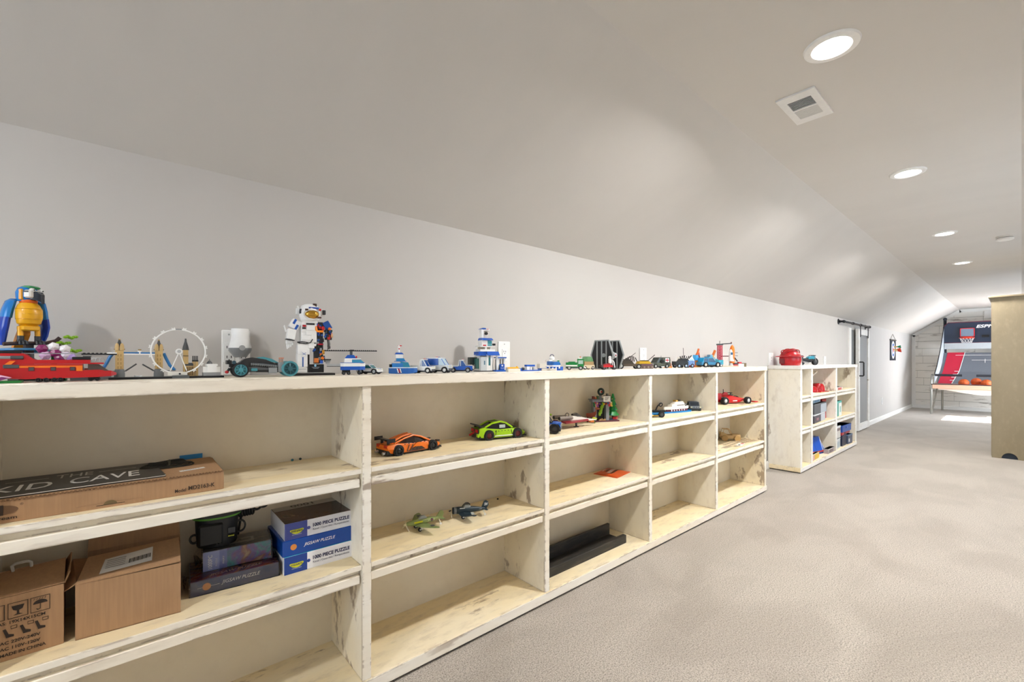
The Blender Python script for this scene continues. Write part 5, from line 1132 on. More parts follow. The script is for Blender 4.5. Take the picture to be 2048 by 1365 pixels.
# tan crawler with green dome (plain stand-in)
t = thing('toy_rover', 'tan toy rover with a dark green hatch, half behind the red toy speeder', 'toy vehicle', (2.195, 1.80, T), -20)
G().box(-.035, .04, -.03, .03, .008, .028).build('body', M('d8cbb0', .4), t, False); G().box(-.03, .035, -.028, .028, .028, .050).build('tan_block', M('a88c62', .45), t, False); G().loft([[(x, -w, .050), (x, w, .050), (x, w*.8, .050+h_), (x, -w*.8, .050+h_)] for x, w, h_ in ((-.034, .020, .014), (-.01, .03, .030), (.02, .03, .030), (.036, .02, .016))]).build('green_hatch', M('5a8a5c', .4), t, False)
G().studs(-.02, .02, -.016, .016, .080, .010).build('hatch_studs', M('4a7a4c', .4), t, False); G().box(-.052, -.035, -.012, .012, .018, .044).build('blue_tank', M('3f94c8', .3), t, False); G().cyl((-.04, -.016, .046), (-.04, -.016, .060), .006, n=8).build('orange_lamp', M('c8702c', .4), t); wheels(t, (-.026, .028), .026, .011, .010, LGREY)
# grey spaceship: plain stand-in with two framed dark panels
t = thing('toy_spaceship', 'large grey toy spaceship with two dark framed side panels', 'toy spaceship', (2.38, 1.775, T), 0)
def panel(par, y, hw_, h_, mirror):
    zt_, cx_ = h_, 0
    o = [(-hw_*.62, .002), (hw_*.62, .002), (hw_, h_*.5), (hw_*.62, h_), (-hw_*.62, h_), (-hw_, h_*.5)]
    p = G().prism(o, 'y', y-.003, y+.003).build('dark_panel', M('15161a', .45), par, False); g = G()
    g.tube([(a, y, b) for a, b in o], .0062, 6, True); g.build('panel_frame', M('8d9294', .4), p)
    for a in (-.42, 0, .42): G().box(hw_*a-.004, hw_*a+.004, y-.006, y+.006, .004, h_-.002).build('panel_rib', M('8d9294', .4), p, False)
    return p
P1 = panel(t, -.072, .080, .184, 1); P2 = panel(t, .062, .080, .186, 1)
t.rotation_euler = (0, 0, R(-84))
G().lathe([(.0001, -.032), (.016, -.030), (.026, -.018), (.030, 0), (.026, .018), (.016, .030), (.0001, .032)], (.022, .0, .090), 'y', 10).build('cabin', M('9ba0a2', .4), t)
G().cyl((.015, -.078, .09), (.015, .068, .09), .013, n=10).build('wing_strut', M('8d9294', .4), t); G().cyl((.045, .0, .09), (.058, .0, .09), .016, n=8).build('hatch', LGREY, t); G().box(.057, .061, -.006, .004, .085, .095).build('red_dial', M('9a3038', .4), t, False)
# red speeder in front
t = thing('toy_speeder', 'small red toy speeder with white fork, in front of the grey spaceship', 'toy vehicle', (2.235, 1.668, T), -18)
wheels(t, (-.03, .045), .006, .014, .009, DGREY); G().box(-.04, .03, -.012, .012, .016, .028).build('body', RED, t, False); G().prism([(-.03, .028), (.02, .028), (.008, .038), (-.024, .036)], 'y', -.010, .010).build('seat', M('9a1820', .35), t, False)
G().tube([(.045, -.009, .014), (.040, -.009, .045), (.034, -.004, .058)], .0035, 6).build('fork', WHITE, t); G().tube([(.045, .009, .014), (.040, .009, .045), (.034, .004, .058)], .0035, 6).build('fork', WHITE, t); G().box(.008, .024, -.008, .008, .040, .070, .003).build('white_canister', WHITE, t); G().ball((.016, 0, .076), (.009, .009, .009), 12, 8).build('canister_cap', M('e9e9ea', .3), t); G().box(-.055, -.04, -.014, .014, .018, .030).build('tail_block', M('3a2a2c', .4), t, False)
# half-track with guns
t = thing('toy_halftrack', 'brown and black toy half-track bristling with guns, right of the spaceship', 'toy vehicle', (2.585, 1.745, T), -35)
BR = M('4f4436', .5)
G().box(-.09, .07, -.028, .028, .018, .034).build('hull', BR, t, False); G().prism([(-.08, .034), (.02, .034), (.004, .056), (-.07, .056)], 'y', -.024, .024).build('superstructure', M('3c352c', .5), t, False); wheels(t, (-.075,), .030, .020, .014, LGREY); wheels(t, (.05,), .028, .016, .012, LGREY)
for k in range(7):
    a = R(20+22*k); G().tube([(-.05+.016*k, -.010+.006*(k % 3), .050), (-.05+.016*k+.02*math.cos(a), -.02, .066+.022*math.sin(a))], .0032, 6).build('gun_barrel', M('2a2826', .4), t)
G().tube([(-.03, -.008, .06), (.03, -.024, .108)], .0018, 6).build('long_barrel', M('3a3a38', .4), t); G().box(-.04, .0, -.020, .020, .056, .066).build('gun_mount', M('2e2a26', .5), t, False)
t = thing('toy_tank', 'brown tracked toy tank with yellow roof, in front of the white wall plate', 'toy tank', (2.735, 1.735, T), -28)
for s in (-1, 1):
    o = G().prism([(-.062, .010), (-.05, 0), (.05, 0), (.062, .010), (.05, .022), (-.05, .022)], 'y', s*.028-.009, s*.028+.009).build('track', M('5a4a42', .6), t, False)
    for x in (-.045, -.015, .015, .045): G().cyl((x, s*.028-.0105, .011), (x, s*.028+.0105, .011), .007, n=10).build('road_wheel', M('8a7a70', .5), o)
G().box(-.058, .058, -.020, .020, .014, .034).build('hull', M('6a4a5a', .5), t, False); G().prism([(-.05, .034), (.045, .034), (.034, .052), (-.04, .052)], 'y', -.022, .022).build('yellow_roof', M('c8a020', .35), t, False); G().box(-.02, .03, -.014, .014, .052, .058).build('turret', BLACK, t, False); G().tube([(.03, -.004, .054), (.075, -.02, .096)], .0024, 6).build('barrel', M('2a2a28', .4), t)
# ambulance
t = brick_car('toy_ambulance', 'olive green toy army ambulance with a red cross panel', 'toy truck', (2.945, 1.748, T), -5, .19, .062, .078, OLIVE, OLIVE, M('2a302a', .15), 'pickup', None, LGREY, None, M('3c4034', .5))
t.rotation_euler[2] = R(180-12)
G().box(-.092, -.012, -.031, .031, .034, .080, .001).build('rear_cabin', M('3f4336', .5), t)
q = G().box(-.078, -.040, .0312, .0320, .044, .074).build('white_panel', WHITE, t, False); G().box(-.063, -.055, .0321, .0326, .046, .072).build('red_cross', RED, q, False); G().box(-.076, -.042, .0321, .0326, .055, .063).build('red_cross', RED, q, False)
G().lathe([(.006, -.003), (.013, -.003), (.014, 0), (.013, .003), (.006, .003), (.006, -.003)], (-.008, .034, .05), 'y', 16, False).build('spare_wheel', RUBBER, t); G().tube([(.095, .02, .022), (.12, .02, .052)], .004, 6).build('gun', M('34382e', .5), t); G().box(-.03, .0, .030, .033, .008, .014).build('white_step', WHITE, t, False); G().tube([(-.03, 0, .08), (-.03, 0, .092)], .0012, 5).build('aerial', BLACK, t)
# camp bits
t = thing('toy_campfire_post', 'brown toy post with orange base between the ambulance and the dark armoured car', 'toy', (3.16, 1.795, T), 0)
G().box(-.03, .03, -.02, .02, 0, .012).build('base', M('c87a2c', .45), t, False); G().box(-.012, .008, -.01, .01, .012, .050).build('post', M('6a3a24', .5), t, False); G().box(-.018, .022, -.012, .012, .050, .066).build('green_top', M('4a5a34', .5), t, False); G().cyl((.02, -.01, .012), (.02, -.01, .036), .008, n=10).build('barrel', M('b85a20', .4), t)
t = thing('toy_armoured_car', 'dark toy armoured car with tall aerial and light blue rear', 'toy vehicle', (3.30, 1.738, T), -28)
G().box(-.085, .02, -.03, .03, .020, .050).build('front_body', M('24282c', .45), t, False); G().box(.02, .078, -.03, .03, .020, .056).build('rear_body', M('7fa0cc', .35), t, False); g = G()
for x in (.024, .04, .056, .07): g.box(x, x+.006, -.0325, -.030, .022, .054)
g.build('blue_ribs', M('5a80b8', .35), t, False); G().prism([(-.05, .050), (.04, .050), (.022, .072), (-.03, .072)], 'y', -.022, .022).build('turret', M('1b1d20', .45), t, False)
for k in range(6): G().tube([(-.03+.014*k, -.01+.004*(k % 2), .070), (-.045+.020*k, -.02, .088+.004*(k % 3))], .004, 6).build('turret_gun', M('17181a', .4), t)
G().tube([(.0, .0, .072), (-.004, .0, .155)], .0016, 6).build('aerial', BLACK, t); wheels(t, (-.06, .0, .055), .029, .0155, .012, M('9ab0cc', .3))
t = thing('toy_caravan', 'white toy caravan with a red base, behind the dark armoured car', 'toy caravan', (3.46, 1.81, T), -15)
G().prism([(-.06, .012), (.07, .012), (.07, .060), (.05, .086), (-.05, .086), (-.06, .070)], 'y', -.03, .03).build('body', M('eeeae2', .3), t, False); G().box(.02, .06, -.0312, -.030, .045, .070).build('window', M('9fc4dc', .15), t, False); G().box(.0, .075, -.034, -.02, .006, .022).build('red_step', RED, t, False); wheels(t, (-.01, .03), .026, .012, .010, LGREY)
t = thing('toy_excavator_arm', 'toy excavator arm in orange and blue rising behind the cyan jeep', 'toy crane', (3.66, 1.815, T), 0)
G().box(-.03, .03, -.025, .025, 0, .012).build('base', M('c8862c', .45), t, False); G().box(-.012, .012, -.012, .012, .012, .060).build('post', M('a86a2c', .45), t, False); G().box(-.035, .012, -.014, .014, .058, .104, .002).build('blue_cab', M('3a9cd8', .3), t); G().tube([(-.01, -.004, .100), (.014, -.006, .128), (.030, -.006, .155)], .009, 6).build('boom', M('c8622a', .4), t); G().tube([(.012, -.012, .120), (.028, -.014, .086), (.030, -.014, .076)], .006, 6).build('arm', M('7a2a4a', .4), t); G().box(.0, .03, -.015, -.004, .104, .128).build('orange_link', M('f0702a', .4), t, False)
t = brick_car('toy_jeep', 'cyan toy jeep with white fender near the right end of the long shelf', 'toy car', (3.73, 1.742, T), -24, .205, .078, .080, M('1d6f98', .3), M('2aa0cc', .3), M('2a4a68', .15), 'suv', None, M('d8d4c8', .3), None, WHITE, .021, hood=M('7fd0dc', .3))
G().box(-.02, .02, -.028, .028, .080, .090).build('roof_box', M('4a90b0', .3), t, False); G().box(.0, .028, -.018, .018, .090, .106).build('roof_crate', M('6a9ab8', .3), t, False)
t = thing('toy_flatbed', 'small teal and white toy truck between the cyan jeep and the red launch tower', 'toy truck', (3.93, 1.775, T), -35)
G().box(-.07, .06, -.024, .024, .012, .022).build('chassis', LGREY, t, False); G().box(.015, .06, -.024, .024, .022, .062).build('cab', M('2a9ab0', .3), t, False); G().box(.035, .062, -.020, .020, .042, .058).build('cab_window', M('bfe0e8', .1), t, False); G().box(-.07, .01, -.024, .024, .022, .040).build('bed', M('e3ecec', .3), t, False); G().box(-.04, -.01, -.012, .012, .040, .085).build('grey_load', M('9aa0a2', .4), t, False); G().ball((-.02, 0, .094), .008, 10, 7).build('yellow_knob', YELLOW, t); wheels(t, (-.05, .04), .022, .013, .010, WHITE)
# launch tower and shuttle
t = thing('toy_launch_tower', 'toy launch pad: red lattice tower beside a white shuttle on its orange tank', 'toy launch pad', (4.10, 1.765, T), -40)
LR = M('b81c3c', .35)
G().box(-.10, .10, -.045, .045, 0, .010).build('pad', M('c9b8a0', .4), t, False); g = G()
for x in (-.062, -.034):
    for y in (-.014, .014): g.box(x-.003, x+.003, y-.003, y+.003, .010, .195)
g.build('tower_posts', LR, t, False)
for k in range(8):
    z = .018+.022*k; g = G()
    for y in (-.015, .015): g.tube([(-.062, y, z), (-.034, y, z+.022)], .0025, 4); g.tube([(-.034, y, z), (-.062, y, z+.022)], .0025, 4)
    g.build('lattice', LR, t, False)
G().box(-.070, -.026, -.020, .020, .195, .208).build('tower_head', DGREY, t, False); G().tube([(-.03, 0, .206), (.06, 0, .212)], .005, 6).build('crane_arm', DGREY, t); G().tube([(-.048, 0, .206), (-.048, 0, .235)], .0025, 5).build('tower_aerial', DGREY, t); G().tube([(.058, 0, .214), (.058, 0, .224)], .005, 6).build('arm_tip', M('7a2a2c', .4), t); G().box(-.036, .045, -.006, .006, .092, .100).build('access_arm', M('5a1a24', .4), t, False)
G().tube([(-.115, .02, .07), (-.085, .01, .150)], .011, 6).build('orange_boom', M('d8702c', .4), t); G().box(-.12, -.07, -.01, .04, .010, .072).build('blue_cab', M('3aa0c8', .3), t, False)
G().lathe([(.016, .030), (.022, .040), (.022, .150), (.016, .180), (.003, .198)], (.066, .0, 0), n=14).build('orange_tank', M('ee7a1c', .3), t)
s_ = G().lathe([(.014, .050), (.017, .060), (.017, .118), (.010, .148), (.002, .158)], (.040, -.026, 0), n=12).build('shuttle', WHITE, t); G().prism([(.010, .050), (.075, .050), (.050, .105), (.032, .105)], 'y', -.022, -.018).build('shuttle_wing', WHITE, s_, False); G().box(.032, .048, -.046, -.040, .108, .130).build('shuttle_window', M('2a5a80', .2), s_, False)
for x in (.09, .058): G().lathe([(.009, .012), (.009, .130), (.002, .150)], (x, .022, 0), n=10).build('booster', M('efece6', .3), t)
G().tube([(.08, -.01, .085), (.098, -.03, .050)], .006, 6).build('black_arm', BLACK, t); G().box(.08, .115, -.004, .004, .098, .102).build('peg', DGREY, t, False); G().box(.08, .115, -.004, .004, .125, .129).build('peg', DGREY, t, False); G().cyl((.05, -.01, .010), (.05, -.01, .034), .020, .012, n=12).build('exhaust_ring', LGREY, t)
t = thing('toy_cargo_sled', 'small red and white toy cargo pieces at the foot of the launch tower', 'toy', (4.20, 1.70, T), -25)
G().box(-.07, -.01, -.02, .02, 0, .022).build('red_crate', M('a81c24', .35), t, False); G().box(-.04, .0, -.016, .016, .022, .036).build('dark_crate', M('3a2a2c', .4), t, False); G().box(.0, .06, -.018, .018, 0, .028).build('white_crate', M('e6ddd2', .35), t, False); G().box(.06, .09, -.014, .014, 0, .034).build('brown_crate', M('6a5a3c', .5), t, False); G().box(.01, .04, -.012, .012, .028, .044).build('red_block', RED, t, False)

# ================================================================== toys in the bays
def racer(t, L, W, H, body, glass, wr, wb, hubm, tail=1.0):
    h = L/2; w = W/2
    st = [(-h, H*.22, H*.42, H*.60*tail, w*.72, w*.86, w*.72), (-h*.86, H*.15, H*.40, H*.66*tail, w*.86, w*.97, w*.78), (-h*.5, H*.12, H*.40, H*.64, w*.92, w, w*.84), (-h*.1, H*.12, H*.38, H*.57, w*.90, w*.95, w*.84),
          (h*.3, H*.12, H*.40, H*.58, w*.90, w*.96, w*.84), (h*.62, H*.13, H*.40, H*.56, w*.90, w, w*.80), (h*.86, H*.16, H*.34, H*.46, w*.84, w*.93, w*.70), (h, H*.20, H*.30, H*.36, w*.60, w*.72, w*.55)]
    G().shell(st).build('body', body, t)
    for x in wb:
        for s in (-1, 1): G().cyl((x, s*w*.78, wr), (x, s*w*1.008, wr), wr*1.2, n=24).build('wheel_arch', BLACK, t)
    wheels(t, wb, w*.90, wr, W*.2, hubm, RUBBER, None, .66)
    G().box(-h*.94, h*.9, -w*.88, w*.88, H*.07, H*.14).build('underfloor', BLACK, t, False)
    return st
OR = M('f07818', .28)
t = thing('toy_supercar', 'orange brick-built supercar with black rear wing on the upper shelf', 'toy car', (.955, 1.782, S2), 4.5)
L, W, H = .272, .112, .074
racer(t, L, W, H, OR, BLACK, .0205, (-.088, .085), M('1a1a1c', .3))
G().loft([[(x, -w, z0), (x, w, z0), (x, w*.72, z1), (x, -w*.72, z1)] for x, w, z0, z1 in ((-.085, .034, .040, .048), (-.04, .042, .036, .068), (.0, .043, .036, .074), (.03, .042, .038, .066), (.075, .034, .038, .043))]).build('cabin_glass', M('2a1d18', .15), t, False)
g = G()
for s in (-1, 1):
    g.tube([(-.10, s*.038, .049), (-.05, s*.036, .066), (-.005, s*.034, .075), (.03, s*.036, .066), (.075, s*.040, .045)], .0042, 5); g.tube([(-.10, s*.013, .050), (-.05, s*.013, .071), (-.005, s*.013, .077)], .0065, 5)
g.build('roof_rails', OR, t)
for s in (-1, 1): G().prism([(-.05, .012), (.045, .012), (.02, .030), (-.02, .024)], 'y', s*.0555, s*.0572).build('door_scoop', M('3a2a22', .35), t, False)
for s in (-1, 1):
    g = G()
    for k in range(4): g.prism([(-.05+.018*k, .014), (-.046+.018*k, .014), (-.036+.018*k, .040), (-.041+.018*k, .040)], 'y', s*.0560, s*.0576)
    g.build('door_stripe', M('d8642a', .3) if s > 0 else M('5a3a2a', .4), t, False)
    G().prism([(-.02, .030), (.035, .026), (.038, .042), (.0, .046)], 'y', s*.0545, s*.0582).build('door', OR, t, False); g = G()
    for k in range(7): g.cyl((-.06+.02*k, s*.0550, .047-.001*abs(k-3)), (-.06+.02*k, s*.0585, .047-.001*abs(k-3)), .0022, n=7)
    g.build('pins', M('22201e', .4), t)
    G().box(-.138, -.132, s*.018, s*.042, .034, .046).build('tail_lamp', M('c8301c', .3), t, False); G().cyl((-.135, s*.03, .014), (-.150, s*.03, .012), .007, n=12).build('exhaust', M('c4c6c8', .25, .6), t); G().box(.116, .130, s*.026, s*.046, .034, .040, .001).build('headlight', M('2a2624', .2), t)
w_ = G().prism([(-.140, .066), (-.108, .062), (-.106, .066), (-.138, .071)], 'y', -.052, .052).build('rear_wing', BLACK, t, False)
for s in (-1, 1): G().box(-.126, -.116, s*.026-.003, s*.026+.003, .044, .066).build('wing_strut', BLACK, w_, False); G().box(-.142, -.104, s*.052-.002, s*.052+.002, .058, .074).build('end_plate', BLACK, w_, False)
G().prism([(-.138, .006), (-.120, .006), (-.120, .026), (-.138, .024)], 'y', -.046, .046).build('diffuser', BLACK, t, False); G().prism([(.115, .006), (.140, .006), (.136, .014), (.115, .016)], 'y', -.046, .046).build('front_splitter', BLACK, t, False); G().box(.04, .07, -.018, .018, .0435, .046).build('hood_vent', BLACK, t, False); G().box(.055, .085, -.005, .005, .044, .050).build('mirror', BLACK, t, False)
LM = M('a2cf14', .28)
t = thing('toy_muscle_car', 'lime green brick-built muscle car with black spoiler on the upper shelf', 'toy car', (1.468, 1.785, S2), -13)
L, W, H = .268, .108, .088
racer(t, L, W, H, LM, BLACK, .0235, (-.080, .082), M('5a1418', .3), 1.08)
G().loft([[(x, -w, z0), (x, w, z0), (x, w*.74, z1), (x, -w*.74, z1)] for x, w, z0, z1 in ((-.105, .038, .050, .058), (-.055, .042, .046, .082), (-.01, .044, .046, .087), (.02, .043, .048, .080), (.058, .038, .048, .053))]).build('cabin_glass', M('1c1c1e', .15), t, False)
g = G()
for s in (-1, 1): g.tube([(-.108, s*.037, .058), (-.055, s*.034, .082), (-.01, s*.034, .088), (.02, s*.034, .081), (.058, s*.038, .055)], .005, 6)
g.box(-.05, .01, -.030, .030, .085, .0895); g.build('roof', LM, t); G().box(-.055, -.015, -.022, .022, .0896, .0905).build('roof_panel', BLACK, t, False); G().box(-.02, .012, -.049, -.044, .058, .074).build('side_glass', M('b9c4c0', .1), t, False)
G().prism([(-.136, .022), (-.131, .022), (-.131, .058), (-.136, .056)], 'y', -.046, .046).build('rear_panel', BLACK, t, False)
for s in (-1, 1):
    for k in range(3): G().box(-.1385, -.1355, s*(.016+.010*k)-.003, s*(.016+.010*k)+.003, .040, .054).build('tail_lamp', RED, t, False)
    G().box(-.139, -.132, s*.040-.010, s*.040+.010, .018, .034).build('rear_corner', LM, t, False); G().cyl((-.13, s*.024, .012), (-.144, s*.024, .011), .005, n=10).build('exhaust', CHROME, t)
    G().box(-.05, .052, s*.0530, s*.0555, .018, .022).build('sill_stripe', WHITE, t, False); g = G()
    for k in range(6): g.cyl((-.045+.018*k, s*.052, .044), (-.045+.018*k, s*.0552, .044), .0022, n=7)
    g.build('pins', M('2a2a22', .4), t); g = G(); g.tube([(.05, s*.0535, .020), (.045, s*.054, .046)], .0014, 4); g.tube([(-.045, s*.0535, .020), (-.04, s*.054, .048)], .0014, 4); g.build('door_gap', BLACK, t)
G().tube([(-.150, .034, .020), (-.134, .010, .036), (-.130, .0, .044)], .0055, 6).build('red_lever', RED, t); G().prism([(-.135, .008), (-.118, .008), (-.118, .024), (-.137, .022)], 'y', -.044, .044).build('rear_bumper', BLACK, t, False)
w_ = G().prism([(-.142, .074), (-.105, .066), (-.100, .069), (-.140, .080)], 'y', -.048, .048).build('spoiler', BLACK, t, False)
for s in (-1, 1): G().box(-.125, -.115, s*.03-.003, s*.03+.003, .052, .070).build('spoiler_strut', BLACK, w_, False)
G().prism([(.056, .054), (.105, .049), (.09, .057), (.062, .060)], 'y', -.016, .016).build('hood_scoop', BLACK, t, False); G().box(.128, .136, -.03, .03, .024, .034).build('grille', BLACK, t, False); G().box(.10, .137, -.048, .048, .008, .013).build('front_splitter', BLACK, t, False)

def plane(label, loc, rz, body, wing, spin, radial):
    t = thing('model_plane', label, 'model plane', loc, rz, 'model fighter planes')
    q = lambda x, r, z, k=1.0: [(x, r*.82*math.cos(a), z+r*k*math.sin(a)) for a in [2*math.pi*i/12 for i in range(12)]]
    pr = [(.085, .012, .036), (.083, .0165, .036), (.055, .0175, .036), (.02, .016, .037), (-.02, .014, .036), (-.06, .008, .034), (-.084, .003, .033)] if radial else [(.092, .004, .036), (.084, .009, .036), (.06, .0135, .035), (.02, .015, .036), (-.02, .0125, .036), (-.06, .007, .035), (-.084, .003, .034)]
    G().loft([q(*p) for p in pr]).build('fuselage', body, t)
    for s in (-1, 1):
        w = G(); d0 = .0 if not radial else -.007
        st = ((.0, .030, .026, .006), (.04*s, .022, .026+d0, .005), (.085*s, .0, .034, .003), (.104*s, -.004, .037, .0015)) if radial else ((.0, .028, .024, .006), (.06*s, .012, .028, .004), (.100*s, -.004, .033, .0025), (.112*s, -.012, .034, .001))
        ch = (.062, .052, .038, .016) if radial else (.064, .050, .030, .012)
        wo = w.loft([[(x+c*.5, y, z), (x+c*.1, y, z+th), (x-c*.5, y, z+.0005), (x-c*.5, y, z-.0005), (x+c*.1, y, z-th)] for (y, x, z, th), c in zip(st, ch)]).build('wing', wing, t, False)
        if not radial: G().cyl((.0, s*.075, .0345), (.0, s*.075, .0352), .010, n=18).build('wing_roundel', M('3a3f44', .5), wo)
        else: G().box(-.010, .004, s*.060-.016, s*.060+.016, .0395, .0402).xf(Matrix.Translation((0, 0, -.0045))).build('wing_bar', M('aeb6b4', .5), wo, False)
        G().loft([[(x+c*.5, y, .036), (x, y, .0372), (x-c*.5, y, .036), (x, y, .0348)] for y, x, c in ((0, -.070, .026), (.034*s, -.078, .012))]).build('tail_plane', wing, t, False)
        lg = G().tube([(.032, s*.026, .024), (.036, s*.024, .009)], .0022, 6).build('gear_leg', M('e6e4dc', .4), t); G().lathe([(.0001, -.0035), (.005, -.0035), (.009, -.0025), (.009, .0025), (.005, .0035), (.0001, .0035)], (.036, s*.024, .009), 'y', 16).build('gear_wheel', RUBBER, lg); G().cyl((.036, s*.024-.0042, .009), (.036, s*.024+.0042, .009), .0035, n=10).build('gear_hub', WHITE, lg)
        G().box(.022, .034, s*.030-.001, s*.030+.001, .008, .024).build('gear_door', M('e6e4dc', .4), t, False)
    G().prism([(-.056, .038), (-.084, .036), (-.094, .050), (-.092, .066), (-.082, .073), (-.070, .070)] if radial else [(-.052, .040), (-.086, .036), (-.092, .052), (-.084, .066), (-.072, .066)], 'y', -.0014, .0014).build('tail_fin', body, t, False)
    G().tube([(-.066, 0, .030), (-.074, 0, .010)], .002, 6).build('tail_leg', M('e6e4dc', .4), t); G().cyl((-.076, -.0022, .0055), (-.076, .0022, .0055), .0055, n=12).build('tail_wheel', M('e6e4dc', .4), t)
    G().loft([[(x, -w_, z0), (x, w_, z0), (x, w_*.6, z1), (x, -w_*.6, z1)] for x, w_, z0, z1 in ((.034, .008, .048, .050), (.022, .009, .048, .060), (.004, .008, .048, .060), (-.006, .006, .047, .050))]).build('canopy', M('cfd4d0', .08, 0, .5), t, False)
    px = .090 if radial else .091
    pr_ = G().loft([q(px, .0055, .036), q(px+.006, .004, .036), q(px+.012, .0008, .036)]).build('spinner', spin, t)
    for k in range(3):
        a = R(90+120*k+8); e = Vector((0, math.cos(a), math.sin(a))); f_ = Vector((0, -math.sin(a), math.cos(a)))*.0034
        c = Vector((px+.003, 0, .036)); G().loft([[c+e*r-f_*w_+Vector((.001, 0, 0)), c+e*r+f_*w_-Vector((.001, 0, 0)), c+e*r+f_*w_+Vector((.0002, 0, 0)), c+e*r-f_*w_+Vector((.002, 0, 0))] for r, w_ in ((.003, .6), (.02, 1), (.046, .5))]).build('propeller_blade', M('d9d3be', .4), pr_, False)
    return t
P1 = plane('olive green model fighter plane on the middle shelf, nose to the left', (1.025, 1.768, S1), 174, M('8a9658', .45), M('7d8a54', .45), M('d8cfa8', .4), False)
for s in (-1, 1):
    ex = (-1, 0, 0) if s > 0 else (1, 0, 0)
    G().box(.018, .058, s*.0128, s*.0140, .033, .040).xf(Matrix.Translation((0, 0, .002))).build('yellow_flash', M('c9c41c', .35), P1, False)
    text(P1, 'XT', ((-.006 if s > 0 else -.022), s*.0125, .032), ex, (0, 0, 1), .014, .009, M('d8d8a8', .4)); G().cyl((-.027, s*.0085, .037), (-.027, s*.0112, .037), .0058, n=16).build('roundel', M('2a3350', .4), P1); G().cyl((-.027, s*.0110, .037), (-.027, s*.0116, .037), .0028, n=12).build('roundel_centre', M('b04040', .4), P1)
    text(P1, 'D', ((-.036 if s > 0 else -.044), s*.0100, .032), ex, (0, 0, 1), .007, .009, M('d8d8a8', .4))
G().tube([(-.02, 0, .048), (-.022, 0, .066)], .0009, 5).build('aerial', M('e6e4dc', .4), P1)
P2 = plane('dark navy model fighter plane with white tail lettering on the middle shelf', (1.262, 1.757, S1), 155, M('27363e', .4), M('24323a', .4), M('2a2a2c', .4), True)
for s in (-1, 1):
    ex = (-1, 0, 0) if s > 0 else (1, 0, 0)
    text(P2, 'SW', ((-.072 if s > 0 else -.090), s*.0016, .048), ex, (0, 0, 1), .018, .014, WHITE, bold=.03, shear=.2); text(P2, '76387', ((-.045 if s > 0 else -.06), s*.0088, .034), ex, (0, 0, 1), .013, .004, M('c8ccc8', .4))
    G().box(.025, .050, s*.010, s*.0135, .046, .049).build('white_band', M('dfe3e0', .4), P2, False)
g = G(); g.ring((.074, 0, .036), .0160, .0012, 'x', 20, 5); g.ring((.068, 0, .036), .0162, .0010, 'x', 20, 5); g.build('cowl_ring', M('c8ccc8', .4), P2)
# bay 3
t = brick_car('toy_pickup', 'bright blue toy off-road pickup half behind the second divider', 'toy car', (1.762, 1.735, S2), -52, .175, .082, .098, M('1c5fc0', .3), M('20262e', .4), M('1f2a34', .15), 'suv', None, M('2a2a2c', .4), None, M('5a5f66', .35), .028, roof=M('1c5fc0', .3))
g = G().tube([(-.04, -.03, .098), (-.05, -.03, .112), (-.02, -.03, .116)], .0025, 5); g.build('roll_bar', BLACK, t); G().ball((.03, -.012, .102), (.006, .006, .006), 8, 6).build('green_knob', M('9ab82a', .4), t)
t = thing('toy_jet', 'white and dark red toy starfighter on a black stand, nose to the right', 'toy spaceship', (2.055, 1.765, S2), -14)
G().loft([[(x, -w, z0), (x, w, z0), (x, w*.7, z1), (x, -w*.7, z1)] for x, w, z0, z1 in ((-.12, .020, .040, .066), (-.03, .022, .038, .070), (.03, .018, .036, .060), (.10, .009, .034, .044), (.15, .003, .034, .038))]).build('fuselage', M('dcd6cc', .35), t, False)
for s in (-1, 1): G().loft([[(x, s*y0, .036), (x, s*y1, .034), (x, s*y1, .042), (x, s*y0, .046)] for x, y0, y1 in ((-.12, .016, .070), (.0, .016, .045), (.08, .009, .016))]).build('wing', M('8a1c24', .35), t, False); G().cyl((-.14, s*.03, .062), (-.05, s*.03, .062), .012, .010, n=12).build('engine', M('8a8078', .4), t); G().cyl((-.144, s*.03, .062), (-.136, s*.03, .062), .009, n=12).build('nozzle', BLACK, t)
G().loft([[(x, -w, z0), (x, w, z0), (x, w*.6, z1), (x, -w*.6, z1)] for x, w, z0, z1 in ((-.03, .014, .066, .080), (.0, .015, .064, .086), (.03, .010, .056, .066))]).build('canopy', M('3a3430', .12), t, False); G().box(.10, .125, -.012, .012, .022, .034).build('nose_gun', M('c8702c', .4), t, False); G().box(-.012, .012, -.012, .012, 0, .004).build('stand_foot', BLACK, t, False); G().box(-.004, .004, -.004, .004, .004, .038).build('stand', BLACK, t, False); G().ring((-.08, -.02, .078), .012, .003, 'y', 14, 5).build('ring_part', M('6a6258', .4), t)
t = thing('toy_fireplace', 'grey toy fireplace dressed for Christmas with wreath, garland and sign', 'toy fireplace', (2.355, 1.825, S2), -26)
FG = M('84888c', .4)
G().box(-.075, .13, -.03, .04, 0, .008).build('hearth', M('5a2a34', .4), t, False)
for x in (-.050, .040): G().box(x, x+.022, -.018, .022, .008, .130).build('pillar', FG, t, False)
G().box(-.028, .040, .010, .022, .008, .130).build('back_wall', M('2a2a2c', .5), t, False); G().box(-.060, .072, -.024, .026, .130, .143).build('mantel', FG, t, False); G().box(-.066, .078, -.028, .030, .143, .149).build('mantel_top', M('5c6064', .4), t, False)
G().ring((.006, -.012, .196), .018, .0075, 'y', 18, 7).build('wreath', M('152a1c', .5), t); G().ball((.006, -.02, .196), .006, 8, 6).build('wreath_bow', RED, t); G().box(.0, .012, -.01, .0, .149, .180).build('wreath_post', FG, t, False)
q = G().box(.014, .062, -.034, -.030, .132, .168).build('sign_board', M('f2efe6', .4), t, False); G().box(.012, .064, -.0345, -.0295, .168, .172).build('sign_top', M('3a2a20', .5), q, False); g = G()
